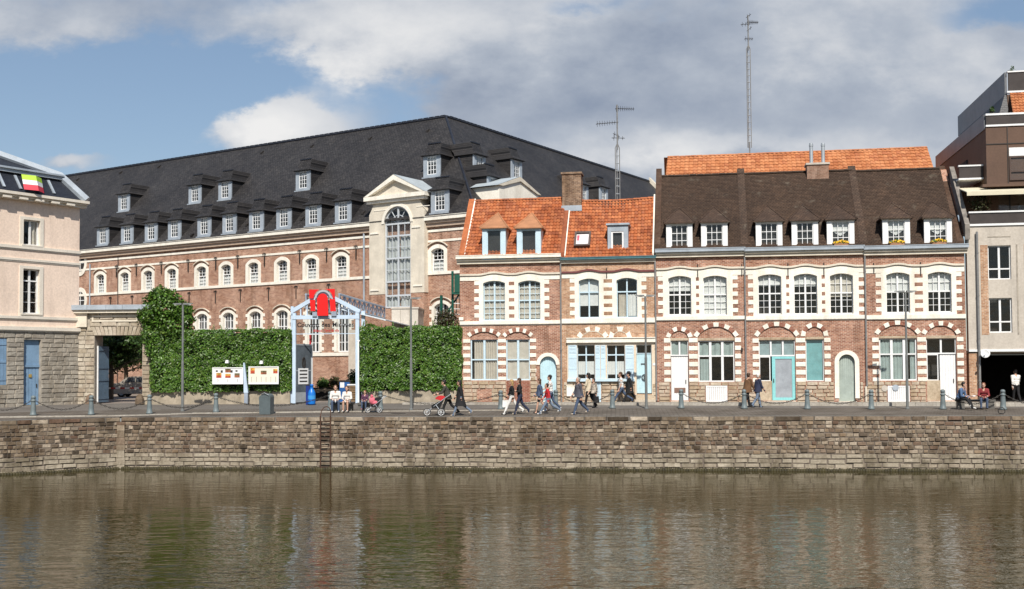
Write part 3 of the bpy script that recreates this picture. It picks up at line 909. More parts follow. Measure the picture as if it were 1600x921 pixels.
        tag(fl.obj('flowers', [plain('yellow_petals', (.75, .45, .02), .6), leafmat('flower_leaf', ((.05, .12, .02), (.1, .2, .04)))], dm), kind='stuff')
    return dm
def chimney(root, u0, u1, d0, d1, z0, z1, pots=(), cap=None, mat=None):
    mb = MB(); mb.box(u0, u1, d0, d1, z0, z1); ch = mb.obj('chimney', mat or M_chim, root)
    cp = MB(); cp.box(u0-.06, u1+.06, d0-.06, d1+.06, z1+.002, z1+.11); cp.obj('chimney_cap', cap or M_concrete, ch)
    fl = MB(); fl.box(u0-.04, u1+.04, d0-.05, d0-.002, z0-.1, z0+.22); fl.obj('flashing', M_lead, ch)
    for (u, z2) in pots:
        p = MB(); p.lathe([(.1, 0), (.1, z2-z1-.2), (.115, z2-z1-.19), (.115, z2-z1-.08), (.1, z2-z1-.07), (.095, z2-z1)], (u, (d0+d1)/2, z1+.11), 10); p.obj('flue_pipe', M_zinc, ch)
    return ch

HF = Frame((-2.6, 60.7, 0), -9.65)
ROOF_ANG = rad(50)
def legs_plate(root, fr, u0, u1, ztop, zband, zbot, legs, holes, mat, y0=-.03, y1=.12):
    """white frieze with legs running down around the windows; holes are window openings"""
    pts = [(u0, ztop), (u0, zband)]
    for (a, b) in legs: pts += [(a, zband), (a, zbot), (b, zbot), (b, zband)]
    pts += [(u1, zband), (u1, ztop)]
    # merge coincident corners
    q = []
    for p in pts:
        if not q or (abs(p[0]-q[-1][0]) > 1e-4 or abs(p[1]-q[-1][1]) > 1e-4): q.append(p)
    mb = MB(); mb.plate(q, holes, y0, y1); return mb.obj('stone_surround', mat, root)
_BLOCK = {}
def block(root, name, mat, u0, u1, z0, z1, y0, y1=.03):
    """unit bevelled block shared by all quoins"""
    key = (mat.name, name)
    if key not in _BLOCK:
        mb = MB(); b = .04
        mb.v = [(0, 1, 0), (1, 1, 0), (1, 1, 1), (0, 1, 1), (0, .25, 0), (1, .25, 0), (1, .25, 1), (0, .25, 1), (b, 0, b*1.5), (1-b, 0, b*1.5), (1-b, 0, 1-b*1.5), (b, 0, 1-b*1.5)]
        mb.f = [(0, 1, 5, 4), (1, 2, 6, 5), (2, 3, 7, 6), (3, 0, 4, 7), (4, 5, 9, 8), (5, 6, 10, 9), (6, 7, 11, 10), (7, 4, 8, 11), (8, 9, 10, 11)]; mb.m = [0]*9
        _BLOCK[key] = mb.mesh(name, mat)
    o = link(name, _BLOCK[key], root, (u0, y0, z0)); o.scale = (u1-u0, y1-y0, z1-z0)
    return o
def teeth(root, ua, ub, zlist, h, mat, y0=-.026, name='quoin'):
    for z in zlist: block(root, name, mat, ua, ub, z, z+h, y0)

ROOFS = {}
def row_house(name, label, x0, x1, spec):
    fr = HF
    U = lambda x, y=500: fr.u(x, y)
    Z = lambda y, x=None: fr.z(x if x is not None else (x0+x1)/2, y)
    u0, u1 = U(x0), U(x1)
    root = empty(name, fr.O, fr.a, label, 'house', 'brown-roofed row houses' if name == 'row_house' else None)
    # --- levels
    zc0, zc1 = Z(spec['cornice'][1]), Z(spec['cornice'][0])
    holes = []; wins = []
    for w in spec['upper']:
        a, b, c, d = fr.rect(w[0], w[2], w[1], w[3]); holes.append((a, b, c, d, .13, w[4])); 
    wallholes = [opening(a-.04, b+.04, c-.03, d+.04, r) for (a, b, c, d, r, _) in holes]
    gh = []
    for g in spec['ground']:
        a, b, c, d = fr.rect(*g['r']); g['uz'] = (a, b, c, d)
        if g.get('round'): hole = opening(a-.02, b+.02, c-.4 if g.get('floor') else c, d+.02, (b-a)/2+.02, 14)
        elif g.get('arch'):
            aa, ab, ac, ad = fr.rect(*g['arch']); ad = max(ad, d+.15); g['auz'] = (aa, ab, ac, ad)
            hole = [(a, c), (b, c), (b, d+.001), (ab, ac+.004)]+arch(aa, ab, ac, ad-ac)+[(aa, ac+.004), (a, d+.001)] if not g.get('over') else opening(a, b, c, d)
            hole = [(a, c), (b, c), (b, ac)]+arch(a, b, ac, ad-ac)+[(a, ac)]; g['auz'] = (a, b, ac, ad)
        else: hole = opening(a, b, c, d)
        gh.append(hole)
    zb = BZ-.3
    # ground holes reaching the floor are cut slightly above the wall foot
    depth = spec['depth']; d0, z0 = -.2, zc1-.05
    ur, dr, zr = fr.slope((x0+x1)/2, spec['ridge'], d0, z0, ROOF_ANG)
    gable_shell(root, u0+.004, u1-.004, 2*dr+.2, zc1-.05, zr, dr, spec['brick'], ([(u0+.004, zb), (u1-.004, zb), (u1-.004, zc1-.06), (u0+.004, zc1-.06)], wallholes+gh))
    # --- upper floor
    zt, zband, zbot = Z(spec['band'][0]), Z(spec['band'][1]), Z(spec['string'][0])
    legs = [(U(a, 470), U(b, 470)) for a, b in spec['legs']]
    wh = [opening(a, b, c, d, r) for (a, b, c, d, r, _) in holes]
    legs_plate(root, fr, u0+.03, u1-.03, zt, zband, zbot+.004, legs, wh, spec.get('stone', M_white))
    hgt = zband-zbot
    n = 5
    for (a, b), sd in zip(legs, spec['teeth']):
        for k in range(n):
            z = zbot+hgt*(k*.2+.085)
            if 'l' in sd: block(root, 'quoin', M_white, a-.27, a+.01, z, z+hgt*.105, -.026)
            if 'r' in sd: block(root, 'quoin', M_white, b-.01, b+.27, z, z+hgt*.105, -.026)
    for (xa, xb) in spec['inserts']:
        a, b = U(xa, 470), U(xb, 470)
        for k in range(5):
            z = zbot+hgt*(k*.2+.0)+.02
            block(root, 'brick_insert', M_brick if spec['brick'] is M_brick else M_brick_o, a, b, z+hgt*.06, z+hgt*.155, -.036)
    # drip moulding that humps over each window
    path = [(u0+.03, zt+.06)]
    for (a, b, c, d, r, _) in holes:
        m = (a+b)/2; w = (b-a)/2+.25
        for k in range(-6, 7):
            path.append((m+w*k/6, zt+.06+.11*(math.cos(math.pi*k/6)+1)/2))
    path.append((u1-.03, zt+.06)); path = [p for i, p in enumerate(path) if i == 0 or p[0] > path[i-1][0]+1e-3]
    moulding(root, path, .1, -.1, spec.get('mould', M_white2))
    moulding(root, [(a, b-.102) for a, b in path], .05, -.045, spec.get('mould2', M_white2))
    zs0, zs1 = Z(spec['string'][1]), Z(spec['string'][0])
    mb = MB(); mb.box(u0+.01, u1-.01, -.09, .05, zs0+.04, zs1); mb.box(u0+.01, u1-.01, -.055, .05, zs0, zs0+.038); mb.obj('string_course', spec.get('stone', M_white), root)
    for (a, b, c, d, r, kw) in holes:
        window(root, a-.03, b+.03, c-.02, d+.03, rise=r, **kw)
        if kw.get('sill') is None:
            pass
    # --- eaves
    cornice(root, u0-(.12 if spec.get('endl') else -.004), u1+(.12 if spec.get('endr') else -.004), zc0, zc1, spec['cmats'], spec.get('proj', .36))
    # --- ground floor
    for g in spec['ground']:
        a, b, c, d = g['uz']
        if g.get('arch'):
            ua, ub, za, zd = g['auz']
            tp = MB(); tp.plate([(ua-.02, d-.03), (ub+.02, d-.03), (ub+.02, za)]+arch(ua-.02, ub+.02, za, zd-za+.02)+[(ua-.02, za)], [], .06, .16)
            tp.obj('tympanum', spec['brick'], root)
            voussoirs(root, ua, ub, za, zd-za, g.get('vth', .24), g.get('vn', 9), M_white)
            vb = MB()
            h_ = (ub-ua)/2; ri = zd-za; r_ = (h_*h_+ri*ri)/(2*ri); an = math.asin(min(1, h_/r_)); cz = zd-r_; cc = (ua+ub)/2
            pts = [(cc+r_*1.01*math.sin(-an+2*an*k/14), cz+r_*1.01*math.cos(-an+2*an*k/14)) for k in range(15)]
            pts2 = [(cc+(r_+.2)*math.sin(-an+2*an*k/14), cz+(r_+.2)*math.cos(-an+2*an*k/14)) for k in range(15)]
            vb.plate(pts2[::-1]+pts if False else pts[::-1]+pts2, [], -.012, .05); vb.obj('brick_arch', M_brick_d if spec['brick'] is M_brick else M_brick_o, root)
            if g.get('beam'):
                bm = MB(); bm.box(a-.05, b+.05, .01, .15, d-.01, d+.12); bm.obj('lintel', g['beam'], root)
        g['fn'](root, fr, g)
    for (xa, xb) in spec['stripes']:
        a, b = U(xa, 560), U(xb, 560)
        for (ya, yb) in spec['rows']:
            block(root, 'quoin', M_white, a, b, Z(yb), Z(ya), -.03)
    for (xa, ya, xb, yb, hs) in spec['base']:
        a, b, c, d = fr.rect(xa, ya, xb, yb)
        hh = [fr.rect(*h) for h in hs]
        if c < BZ+.25: c = BZ-.1
        stone_band(root, spec.get('bmat', M_stone_o), a, b, c, d, hh, .21, .3, .62)
    for (x, ya, yb) in spec['pipes']:
        rain_pipe(root, U(x), max(BZ+.02, Z(yb, x)), Z(ya, x))
    for (x, y, h) in spec.get('anchors', ()): wall_anchor(root, U(x, y), Z(y, x), h, -.06)
    # --- roof
    ul0, ul1 = u0+spec.get('vl', .0), u1-spec.get('vr', .0)
    if spec['roof'] == 'pantile':
        rf = pantiles(root, ul0, ul1, d0-.05, z0, dr, zr, M_pant, sag=spec.get('sag', 0))
        rf['kind'] = 'stuff'
        ridge_tiles(root, ul0, ul1, dr, zr+.03, M_pant, sag=spec.get('sag', 0))
        rb = MB(); rb.quad((ul0, dr, zr), (ul1, dr, zr), (ul1, 2*dr+.5, zc1-.3), (ul0, 2*dr+.5, zc1-.3)); rb.obj('rear_roof', M_pant, root)
        dk = MB(); dk.quad((ul0, d0, z0-.03), (ul1, d0, z0-.03), (ul1, dr, zr-.03), (ul0, dr, zr-.03)); dk.obj('roof_deck', M_dark, root)
    else:
        flat_courses(root, ul0, ul1, d0-.05, z0, dr, zr, M_browntile)
        ridge_tiles(root, ul0, ul1, dr, zr+.02, M_browntile)
        rb = MB(); rb.quad((ul0, dr, zr), (ul1, dr, zr), (ul1, 2*dr+.5, zc1-.3), (ul0, 2*dr+.5, zc1-.3)); rb.obj('rear_roof', M_browntile, root)
    spec.update(root=root, u0=u0, u1=u1, d0=d0, z0=z0, dr=dr, zr=zr, zc1=zc1)
    return root
def parapet(root, u, w, d0, z0, d1, z1, mat, hgt=.22, tile=None, name='party_wall'):
    """raised party wall following the roof slope"""
    mb = MB(); k = hgt
    mb.hexa([(u, d0, z0-.3), (u+w, d0, z0-.3), (u+w, d1, z1-.3), (u, d1, z1-.3), (u, d0, z0+k), (u+w, d0, z0+k), (u+w, d1, z1+k), (u, d1, z1+k)])
    o = mb.obj(name, mat, root)
    return o

# ---- ground-floor fittings
def g_window(root, fr, g):
    a, b, c, d = g['uz']
    window(root, a-.02, b+.02, c-.02, d+.02, y=g.get('y', .1), **g['kw'])
def plank_door(root, u0, u1, z0, z1, mat, y=.16, n=7, name='door', rise=0, handle=True, letter=False, gap=.026):
    fr = MB(); fr.plate(opening(u0, u1, z0, z1, rise, 14), [], y+.02, y+.06); dr = fr.obj(name, mat, root)
    w = (u1-u0)/n
    for k in range(n):
        a, b = u0+k*w+gap/2, u0+(k+1)*w-gap/2
        if rise:
            h = (u1-u0)/2; cm = (u0+u1)/2; r = (h*h+rise*rise)/(2*rise)
            q = max(abs(a-cm), abs(b-cm)); zt = z1-r+math.sqrt(max(.0, r*r-q*q))-.01
        else: zt = z1-.02
        mb = MB(); mb.box(a, b, y, y+.025, z0+.01, zt); mb.obj('plank', mat, dr)
    if handle:
        hd = MB(); hd.box(u1-.16, u1-.12, y-.04, y+.01, z0+.95, z0+1.15); hd.obj('handle', M_iron, dr)
    if letter:
        hd = MB(); hd.box((u0+u1)/2-.3, (u0+u1)/2+.3, y-.02, y+.01, z0+.45, z0+.72); hd.obj('letter_plate', plain('brown_letter_plate', (.22, .13, .1), .6), dr)
    return dr
def g_door_round(root, fr, g):
    a, b, c, d = g['uz']; th = g.get('th', .2)
    r = (b-a)/2
    ring_arch(a, b, d-r-.02 if not g.get('legs') else c, d-r, th, M_white, root, 'door_arch')
    plank_door(root, a-.01, b+.01, BZ+.05, d+.01, g['mat'], .16, g.get('n', 7), rise=r+.005, handle=False)
    st = MB(); st.box(a-.05, b+.05, -.12, .3, BZ-.1, BZ+.06); st.obj('door_step', M_white2, root)
def g_door_unit(root, fr, g):
    """door with top lights (list of door / pane columns under a transom)"""
    a, b, c, d = g['uz']; y = .1
    zt = fr.z((g['r'][0]+g['r'][2])/2, g['transom'])
    fm = g.get('fm', M_paint)
    window(root, a-.02, b+.02, zt, d+.02, y=y, cols=g['cols'], fm=fm, fw=.07, mull=.09, curt=g.get('curt'), label='row of top lights over the door', glass=g.get('glass'))
    for it in g['items']:
        ua, ub = fr.u(it['x'][0], 580), fr.u(it['x'][1], 580)
        if it['k'] == 'door': plank_door(root, ua, ub, BZ+.06, zt-.01, it['mat'], .15, it.get('n', 7), letter=it.get('letter', False))
        elif it['k'] == 'pane':
            window(root, ua, ub, fr.z(it['x'][0], it['yb']), zt-.005, y=y, cols=1, fm=fm, fw=.05, curt=it.get('curt'), glass=it.get('glass'))
            pb = MB(); pb.box(ua-.03, ub+.06, .02, .3, BZ-.1, fr.z(it['x'][0], it['yb'])+.01); pb.obj('window_apron', M_stone_o, root)
        elif it['k'] == 'framed':
            mb = MB(); mb.plate(opening(ua, ub, BZ+.06, zt-.01), [opening(ua+.17, ub-.17, BZ+.25, zt-.14)], .1, .17); dr = mb.obj('door', it['mat'], root)
            p = MB(); p.box(ua+.165, ub-.165, .13, .15, BZ+.245, zt-.135); p.obj('panel', it['panel'], dr)
            h = MB(); h.box(ua+.06, ub-(ub-ua)+.1, .06, .1, BZ+1.05, BZ+1.25); h.obj('handle', M_iron, dr)
    st = MB(); st.box(a, b, -.1, .3, BZ-.1, BZ+.055); st.obj('door_step', M_white2, root)
def hatch(root, fr, r, mat, n=8, name='cellar_hatch'):
    a, b, c, d = fr.rect(*r); c = max(c, BZ+.03)
    mb = MB(); mb.plate(opening(a, b, c, d), [opening(a+.07, b-.07, c+.07, d-.07)], -.05, .01); o = mb.obj(name, mat, root)
    w = (b-a-.14)/n
    for k in range(n):
        q = MB(); q.box(a+.07+k*w+.006, a+.07+(k+1)*w-.006, -.035, .0, c+.06, d-.06); q.obj('plank', mat, o)

# ------------------------------------------------------------------ house with two orange dormers
CUR_V = ((0, 1, 0, .98, M_curtain_b, .03, .12),)
up1 = dict(cols=2, rows=((.5, 2, 3), (.5, 2, 3)), fm=M_bluepaint, fw=.08, mull=.09, curt=((0, .98, .02, .9, M_curtain_b),))
S1 = dict(cornice=(399, 412), ridge=313, band=(429, 438), string=(501.5, 508), depth=6, brick=M_brick, endl=True,
    upper=[(755, 789.3, 439, 501, up1), (810, 844.4, 438.5, 500.5, up1)], legs=[(748.5, 850.7)], teeth=['lr'], inserts=[(795, 804)],
    cmats=(M_white, M_white2), mould=M_white2, roof='pantile', vl=.3, vr=.05,
    ground=[dict(r=(735, 530, 778, 594.5), arch=(735, 519, 777, 526.5), fn=g_window, vn=9, kw=dict(cols=2, rows=((.5, 1, 1), (.5, 1, 1)), fm=M_bluepaint, fw=.09, mull=.12, curt=((.08, 1, 0, .97, M_curtain_b, .035, .13),))),
            dict(r=(790.5, 530, 828, 594.5), arch=(790.5, 519, 827, 526.5), fn=g_window, vn=9, kw=dict(cols=2, rows=((.5, 1, 1), (.5, 1, 1)), fm=M_bluepaint, fw=.09, mull=.12, curt=((0, 1, 0, .97, M_curtain_b, .012, .4),))),
            dict(r=(843.7, 557, 869, 628), round=1, floor=1, fn=g_door_round, mat=M_bluedoor, n=7)],
    stripes=[(723.6, 735), (778, 790.5), (828, 838)], rows=[(530, 535.5), (541, 546.5), (552.6, 558.6), (564.6, 570.6), (576.7, 582.7), (589, 594.4)],
    base=[(724, 595.5, 791, 632, [(745.5, 606.7, 768, 640)]), (828.5, 595.5, 843, 632, []), (870, 571, 876, 632, []), (829, 571, 837.5, 595, [])],
    pipes=[(876.8, 412, 628)])
H1 = row_house('corner_house', 'narrow brick house with orange tiled roof and twin pale blue dormers beside ivy wall', 718.5, 877.5, S1)
def finish_h1():
    r = H1; S = S1; fr = HF
    rm = plain('tan_small_tile', (.42, .20, .10), .75, .15, 2)
    for (x0, x1, xa) in ((753.5, 790, 773), (807.5, 845, 827)):
        house_dormer(r, fr, x0, x1, 356, 397, xa, 334, (S['d0'], S['z0']), ROOF_ANG, rm, M_bluepaint, None, rows=((1, 1, 1),), wr=.2, d=-.27, cheek=plain('white_flashing', (.7, .7, .68), .6))
    parapet(r, S['u0']-.02, .32, S['d0']+.1, S['z0']+.1, S['dr'], S['zr'], M_pant, .14, name='verge_strip')
    f = MB(); f.hexa([(S['u0']+.31, S['d0'], S['z0']), (S['u0']+.38, S['d0'], S['z0']), (S['u0']+.38, S['dr'], S['zr']), (S['u0']+.31, S['dr'], S['zr']), (S['u0']+.31, S['d0'], S['z0']+.15), (S['u0']+.38, S['d0'], S['z0']+.15), (S['u0']+.38, S['dr'], S['zr']+.15), (S['u0']+.31, S['dr'], S['zr']+.15)]); f.obj('flashing', M_white, r)
    a, b, c, d = fr.rect(746, 606.7, 767.5, 628)
    mb = MB(); mb.box(a, b, .03, .1, BZ+.02, d); mb.obj('blocked_vent', M_brick_o, r)
    a, b, c, d = fr.rect(792, 595.5, 827.5, 628)
    mb = MB(); mb.box(a, b, -.008, .05, BZ-.1, d); mb.obj('brick_panel', M_brick_d, r)
    mb = MB(); a, b, c, d = fr.rect(717.8, 496, 724.5, 501); mb.box(a, b, -.12, .02, c, d); mb.obj('corbel', M_white, r)
finish_h1()

# ------------------------------------------------------------------ house with the shop front
def g_shop(root, fr, g):
    pass
up2 = dict(cols=2, rows=((.66, 1, 1), (.34, 1, 1)), fm=M_bluepaint, fw=.075, mull=.075)
def g_sash(root, fr, g):
    a, b, c, d = g['uz']
    window(root, a-.02, b+.02, c-.02, d+.02, y=.1, cols=2, rows=((.72, 1, 1), (.28, 1, 1)), fm=M_bluepaint, fw=.05, mull=.07, curt=((.0, .48, .12, .52, M_curtain, .012, .1), (.52, 1, .12, .52, M_curtain, .012, .1)))
S2 = dict(cornice=(402, 411), ridge=312, band=(425, 434), string=(497.5, 506), depth=6, brick=M_brick_o,
    upper=[(904.6, 936, 435.5, 497, dict(up2, curt=((.0, 1, .3, .98, M_curtain, .01, .3),))), (963.4, 995.7, 434.5, 496.5, dict(up2, curt=((.04, .42, .0, .60, M_curtain_b, .03, .1), (.55, .98, .02, .6, M_curtain, .02, .15))))],
    legs=[(898, 1002.5)], teeth=['lr'], inserts=[(943, 957)], cmats=(plain('dark_teal_gutter', (.06, .16, .19), .5), M_white2), mould=plain('dark_red_mould', (.16, .05, .05), .7), proj=.3,
    roof='pantile', vl=.2, vr=.12, sag=.1,
    ground=[dict(r=(902, 539.6, 929.5, 592.4), fn=g_sash), dict(r=(948.5, 539.6, 976.4, 592.4), fn=g_sash),
            dict(r=(994.4, 539, 1018.5, 616), fn=lambda root, fr, g: (plank_door(root, g['uz'][0], g['uz'][1], fr.z(1006, 615), fr.z(1006, 553.5), M_bluedoor, .12, 6, handle=False),
                 window(root, g['uz'][0], g['uz'][1], fr.z(1006, 553), fr.z(1006, 539), y=.1, cols=1, fm=M_bluepaint, fw=.04), None)[-1])],
    stripes=[], rows=[], base=[(880.5, 597, 992, 632, [(885.5, 603, 898.5, 619.5), (931.5, 598, 939.5, 629)]), (1019.5, 600, 1025.5, 632, [])], bmat=M_stone_o,
    pipes=[(1024.6, 408, 626)], anchors=[(948, 419, .55)])
H2 = row_house('shop_house', 'pale orange brick house with light blue shutters and plank door under a skylight', 877.5, 1025.5, S2)
def finish_h2():
    r = H2; S = S2; fr = HF
    # blind relieving arches
    for (xa, xb) in ((908, 944), (958, 980)):
        a, b, c, d = fr.rect(xa, 517.5, xb, 527.5)
        voussoirs(r, a, b, c, d-c, .26, 7 if xb-xa > 30 else 5, M_white)
        mb = MB(); mb.plate([(a, c), (b, c)]+arch(a, b, c, d-c), [], -.01, .03); mb.obj('tympanum', M_brick_d if False else M_brick_o, r)
        mb = MB(); pts = [(b, c)]+arch(a, b, c, d-c)+[(a, c)]; mb.plate(pts+[(u, z-.035) for u, z in reversed(pts)], [], -.03, .02); mb.obj('blind_arch_mould', M_white2, r)  # plain cream moulding along the underside of the arch
    # rendered shop front: fascia and cream plaster
    a, b, c, d = fr.rect(885.5, 529, 1025, 535.5); mb = MB(); mb.box(a, b-.03, -.16, .02, c, d); mb.box(a, b-.03, -.21, .02, d+.001, d+.05); mb.obj('fascia', M_white, r)
    a2, b2, c2, d2 = fr.rect(886.5, 535.5, 1024.5, 628)
    hs = []
    for g in S['ground']: q = g['uz']; hs.append(opening(q[0]+.003, q[1]-.003, q[2]+.003 if g is not S['ground'][2] else BZ+.25, q[3]-.003))
    mb = MB(); zc = fr.z(950, 597)
    mb.plate([(a2, zc), (fr.u(992, 560), zc), (fr.u(992, 560), BZ+.2), (b2, BZ+.2), (b2, d2-.004), (a2, d2-.004)], hs, -.03, .05); mb.obj('render_front', plain('cream_render', (.72, .60, .47), .85, .06, 1), r)
    a, b, c, d = fr.rect(887, 592.5, 992, 597); mb = MB(); mb.box(a, b, -.2, .02, c+.03, d); mb.obj('sill', M_bluepaint, r)
    for (xa, xb) in ((888, 901.8), (930, 938.2), (938.6, 946.7), (977, 991)):
        a, b, c, d = fr.rect(xa, 540, xb, 593); y = -.07
        mb = MB(); mb.plate(opening(a+.01, b-.01, c+.01, d), [opening(a+.07, b-.07, d-(d-c)*.28, d-.07)], y, y+.035); sh = mb.obj('shutter', M_bluepaint, r)
        zz = d-(d-c)*.28; n = 6
        for k in range(n):
            za = zz+(d-.07-zz)*k/n; s = MB(); s.hexa([(a+.068, y-.002, za), (b-.068, y-.002, za), (b-.068, y+.03, za+.05), (a+.068, y+.03, za+.05), (a+.068, y-.002, za+.012), (b-.068, y-.002, za+.012), (b-.068, y+.03, za+.062), (a+.068, y+.03, za+.062)]); s.obj('slat', M_bluepaint, sh)
        for q in (.3, .62):
            s = MB(); s.box(a+.03, b-.03, y-.015, y-.002, c+(d-c)*q, c+(d-c)*q+.05); s.obj('batten', M_bluepaint, sh)
    # door furniture
    dm = MB(); u = fr.u(1006.5, 590); z = fr.z(1006.5, 590)
    dm.tube([(u+.12*math.cos(t*.7854), .07, z+.16*math.sin(t*.7854)) for t in range(8)], .025, 5, closed=True); dm.box(u-.02, u+.02, .05, .12, z-.1, z+.1); dm.obj('door_knocker', M_iron, r)
    dm = MB(); u = fr.u(1006, 569); z = fr.z(1006, 569); dm.box(u-.16, u+.16, .1, .12, z-.03, z+.03); dm.obj('letter_slot', M_iron, r)
    dm = MB(); u = fr.u(1022, 569); z = fr.z(1022, 569.5); dm.box(u-.07, u+.07, -.05, -.02, z-.06, z+.06); dm.obj('number_plate', M_paint, r)
    a, b, c, d = fr.rect(991, 617, 1025, 629); mb = MB(); mb.box(a, b, -.35, .3, BZ-.1, BZ+.16); mb.box(a+.1, b-.1, -.2, .3, BZ+.161, c+.42); mb.obj('door_step', M_stone_o, r)
    a, b, c, d = fr.rect(885.8, 603, 898.3, 619.3); mb = MB(); mb.box(a, b, -.14, .02, c, d); mb.box(a-.02, b+.02, -.16, -.0, d, d+.03); mb.obj('meter_cabinet', M_white, r)
    hatch(r, fr, (931.8, 598, 939.2, 629), M_bluepaint, 2, 'cellar_hatch')
    # roof furniture
    e = (S['d0'], S['z0'])
    u, dd, z = fr.slope(910.5, 389, *e, ROOF_ANG); u2, d2, z2 = fr.slope(910.5, 367, *e, ROOF_ANG)
    w0, w1 = fr.slope(898, 378, *e, ROOF_ANG)[0], fr.slope(923, 378, *e, ROOF_ANG)[0]
    L = Vector((0, d2-dd, z2-z)); n = Vector((0, -L.z, L.y)).normalized()*.27
    def slab(mb, a, b, s0, s1, h0, h1):
        P = lambda uu, s, h: (uu, dd+L.y*s+n.y*h, z+L.z*s+n.z*h)
        mb.hexa([P(a, s0, h0), P(b, s0, h0), P(b, s1, h0), P(a, s1, h0), P(a, s0, h1), P(b, s0, h1), P(b, s1, h1), P(a, s1, h1)])
    mb = MB(); slab(mb, w0, w0+.1, 0, 1, 0, 1); slab(mb, w1-.1, w1, 0, 1, 0, 1); slab(mb, w0+.101, w1-.101, 0, .1, 0, .98); slab(mb, w0+.101, w1-.101, .9, 1, 0, .98)
    sk = mb.obj('skylight', plain('brown_skylight_frame', (.10, .075, .065), .5), r)
    mb = MB(); slab(mb, w0+.09, w1-.09, .09, .91, .5, .55); mb.obj('pane', plain('skylight_blind', (.78, .74, .76), .3), sk)
    mb = MB(); slab(mb, w0+.14, w0+.27, .45, .8, .6, .64); mb.obj('cloth', plain('pink_cloth', (.6, .12, .16), .8), sk)
    # flat topped zinc dormer
    z1 = fr.z(965, 352, .15); u0, u1 = fr.u(949.5, 375, .15), fr.u(981.5, 375, .15); z0 = S['z0']+.2
    a, b = fr.u(955, 375, .15), fr.u(974.5, 375, .15); wz0, wz1 = fr.z(965, 396, .15), fr.z(965, 361.5, .15)
    mb = MB(); mb.plate(opening(u0, u1, z0, z1), [opening(a, b, wz0, wz1)], .15, .3)
    mb.box(u0-.08, u1+.08, .05, 2.4, z1+.002, z1+.1); mb.box(u0+.002, u0+.06, .301, 2.0, z0, z1); mb.box(u1-.06, u1-.002, .301, 2.0, z0, z1)
    dm = mb.obj('dormer', M_lead, r)
    mb = MB(); mb.plate(opening(a, b, wz0, wz1), [opening(a+.09, b-.09, wz0+.09, wz1-.08)], .18, .25); mb.obj('sash', M_paint, dm)
    mb = MB(); mb.box(a+.08, b-.08, .2, .21, wz0+.08, wz1-.07); mb.obj('pane', M_glass, dm)
    mb = MB(); mb.box(a-.02, b+.02, .31, .33, wz0-.02, wz1+.02); mb.obj('dark_backing', M_dark, dm)  # added near-black sheet standing in for the dormer's dark inside
    # chimney on the shared wall and the raised verge
    zc = S['zr']-.6
    u0, u1 = fr.u(879.5, 300, 2.6), fr.u(909, 300, 2.6)
    chimney(r, u0, u1, 2.2, 3.2, zc, fr.z(895, 274, 2.6), cap=M_chim)
    parapet(r, S['u0']-.18, .36, S['d0']+.15, S['z0']+.15, S['dr'], S['zr'], M_pant, .2, name='verge_strip')
    for uu in (S['u0']-.25, S['u0']+.2):
        f = MB(); f.hexa([(uu, S['d0'], S['z0']), (uu+.06, S['d0'], S['z0']), (uu+.06, S['dr'], S['zr']), (uu, S['dr'], S['zr']), (uu, S['d0'], S['z0']+.2), (uu+.06, S['d0'], S['z0']+.2), (uu+.06, S['dr'], S['zr']+.2), (uu, S['dr'], S['zr']+.2)]); f.obj('flashing', M_white, r)
    uu = S['u1']-.17; f = MB(); f.hexa([(uu, S['d0'], S['z0']), (uu+.08, S['d0'], S['z0']), (uu+.08, S['dr'], S['zr']), (uu, S['dr'], S['zr']), (uu, S['d0'], S['z0']+.22), (uu+.08, S['d0'], S['z0']+.22), (uu+.08, S['dr'], S['zr']+.22), (uu, S['dr'], S['zr']+.22)]); f.obj('flashing', M_white, r)
finish_h2()

# ------------------------------------------------------------------ the three brown-roofed houses
CM3 = (M_lead, M_white2)
def u3(curt): return dict(cols=2, rows=((.52, 2, 3), (.48, 2, 2)), fm=M_paint, fw=.07, mull=.09, curt=curt)
BL = lambda z, m=M_curtain: ((0, 1, z, .98, m, .008, .5),)
def gw3(curt, cols=3, glass=None): return dict(cols=cols, rows=((.63, 1, 1), (.37, 1, 1)), fm=M_paint, fw=.09, mull=.13, curt=curt, glass=glass)
M_blindglass = plain('drawn_blind', (.30, .38, .38), .5)
R3 = [(528.5, 535.5), (541, 548), (553.5, 561), (566, 573), (578.5, 585.8), (591, 597)]
CH = M_curtain_g
S3a = dict(cornice=(389, 402), ridge=274, band=(420, 431), string=(494.5, 501), depth=8, brick=M_brick,
    upper=[(1044.4, 1080, 431.5, 492.5, u3(BL(.62))), (1099, 1135.6, 431, 492.5, u3(BL(.0)))], legs=[(1036, 1145)], teeth=['lr'], inserts=[(1087.6, 1092.6)],
    cmats=CM3, roof='flat', vl=.2, vr=.0,
    ground=[dict(r=(1048, 532, 1076, 626), arch=(1048, 517, 1076, 527), fn=g_door_unit, transom=556.5, cols=2, curt=((0, 1, 0, .98, CH, .05, .5),), items=[dict(k='door', x=(1048.5, 1075.5), mat=M_paint, n=7, letter=True)], vn=7, beam=M_stone_o),
            dict(r=(1091, 532, 1148, 597), arch=(1091, 511, 1148, 526), fn=g_window, vn=9, beam=M_stone_o, kw=gw3(((.02, .33, 0, .55, CH), (.0, .3, .62, .97, CH, .05, .4), (.36, .64, .62, .97, CH, .06, .5), (.68, 1, .62, .97, CH, .05, .4))))],
    stripes=[(1037.5, 1048), (1076.5, 1090.5), (1148.5, 1158)], rows=R3, base=[(1029, 597.5, 1163, 632, [(1047, 590, 1077, 640), (1102.5, 602, 1137, 640)])],
    pipes=[(1164.6, 402, 600)], anchors=[(1090, 413, .7), (1159, 413, .6)])
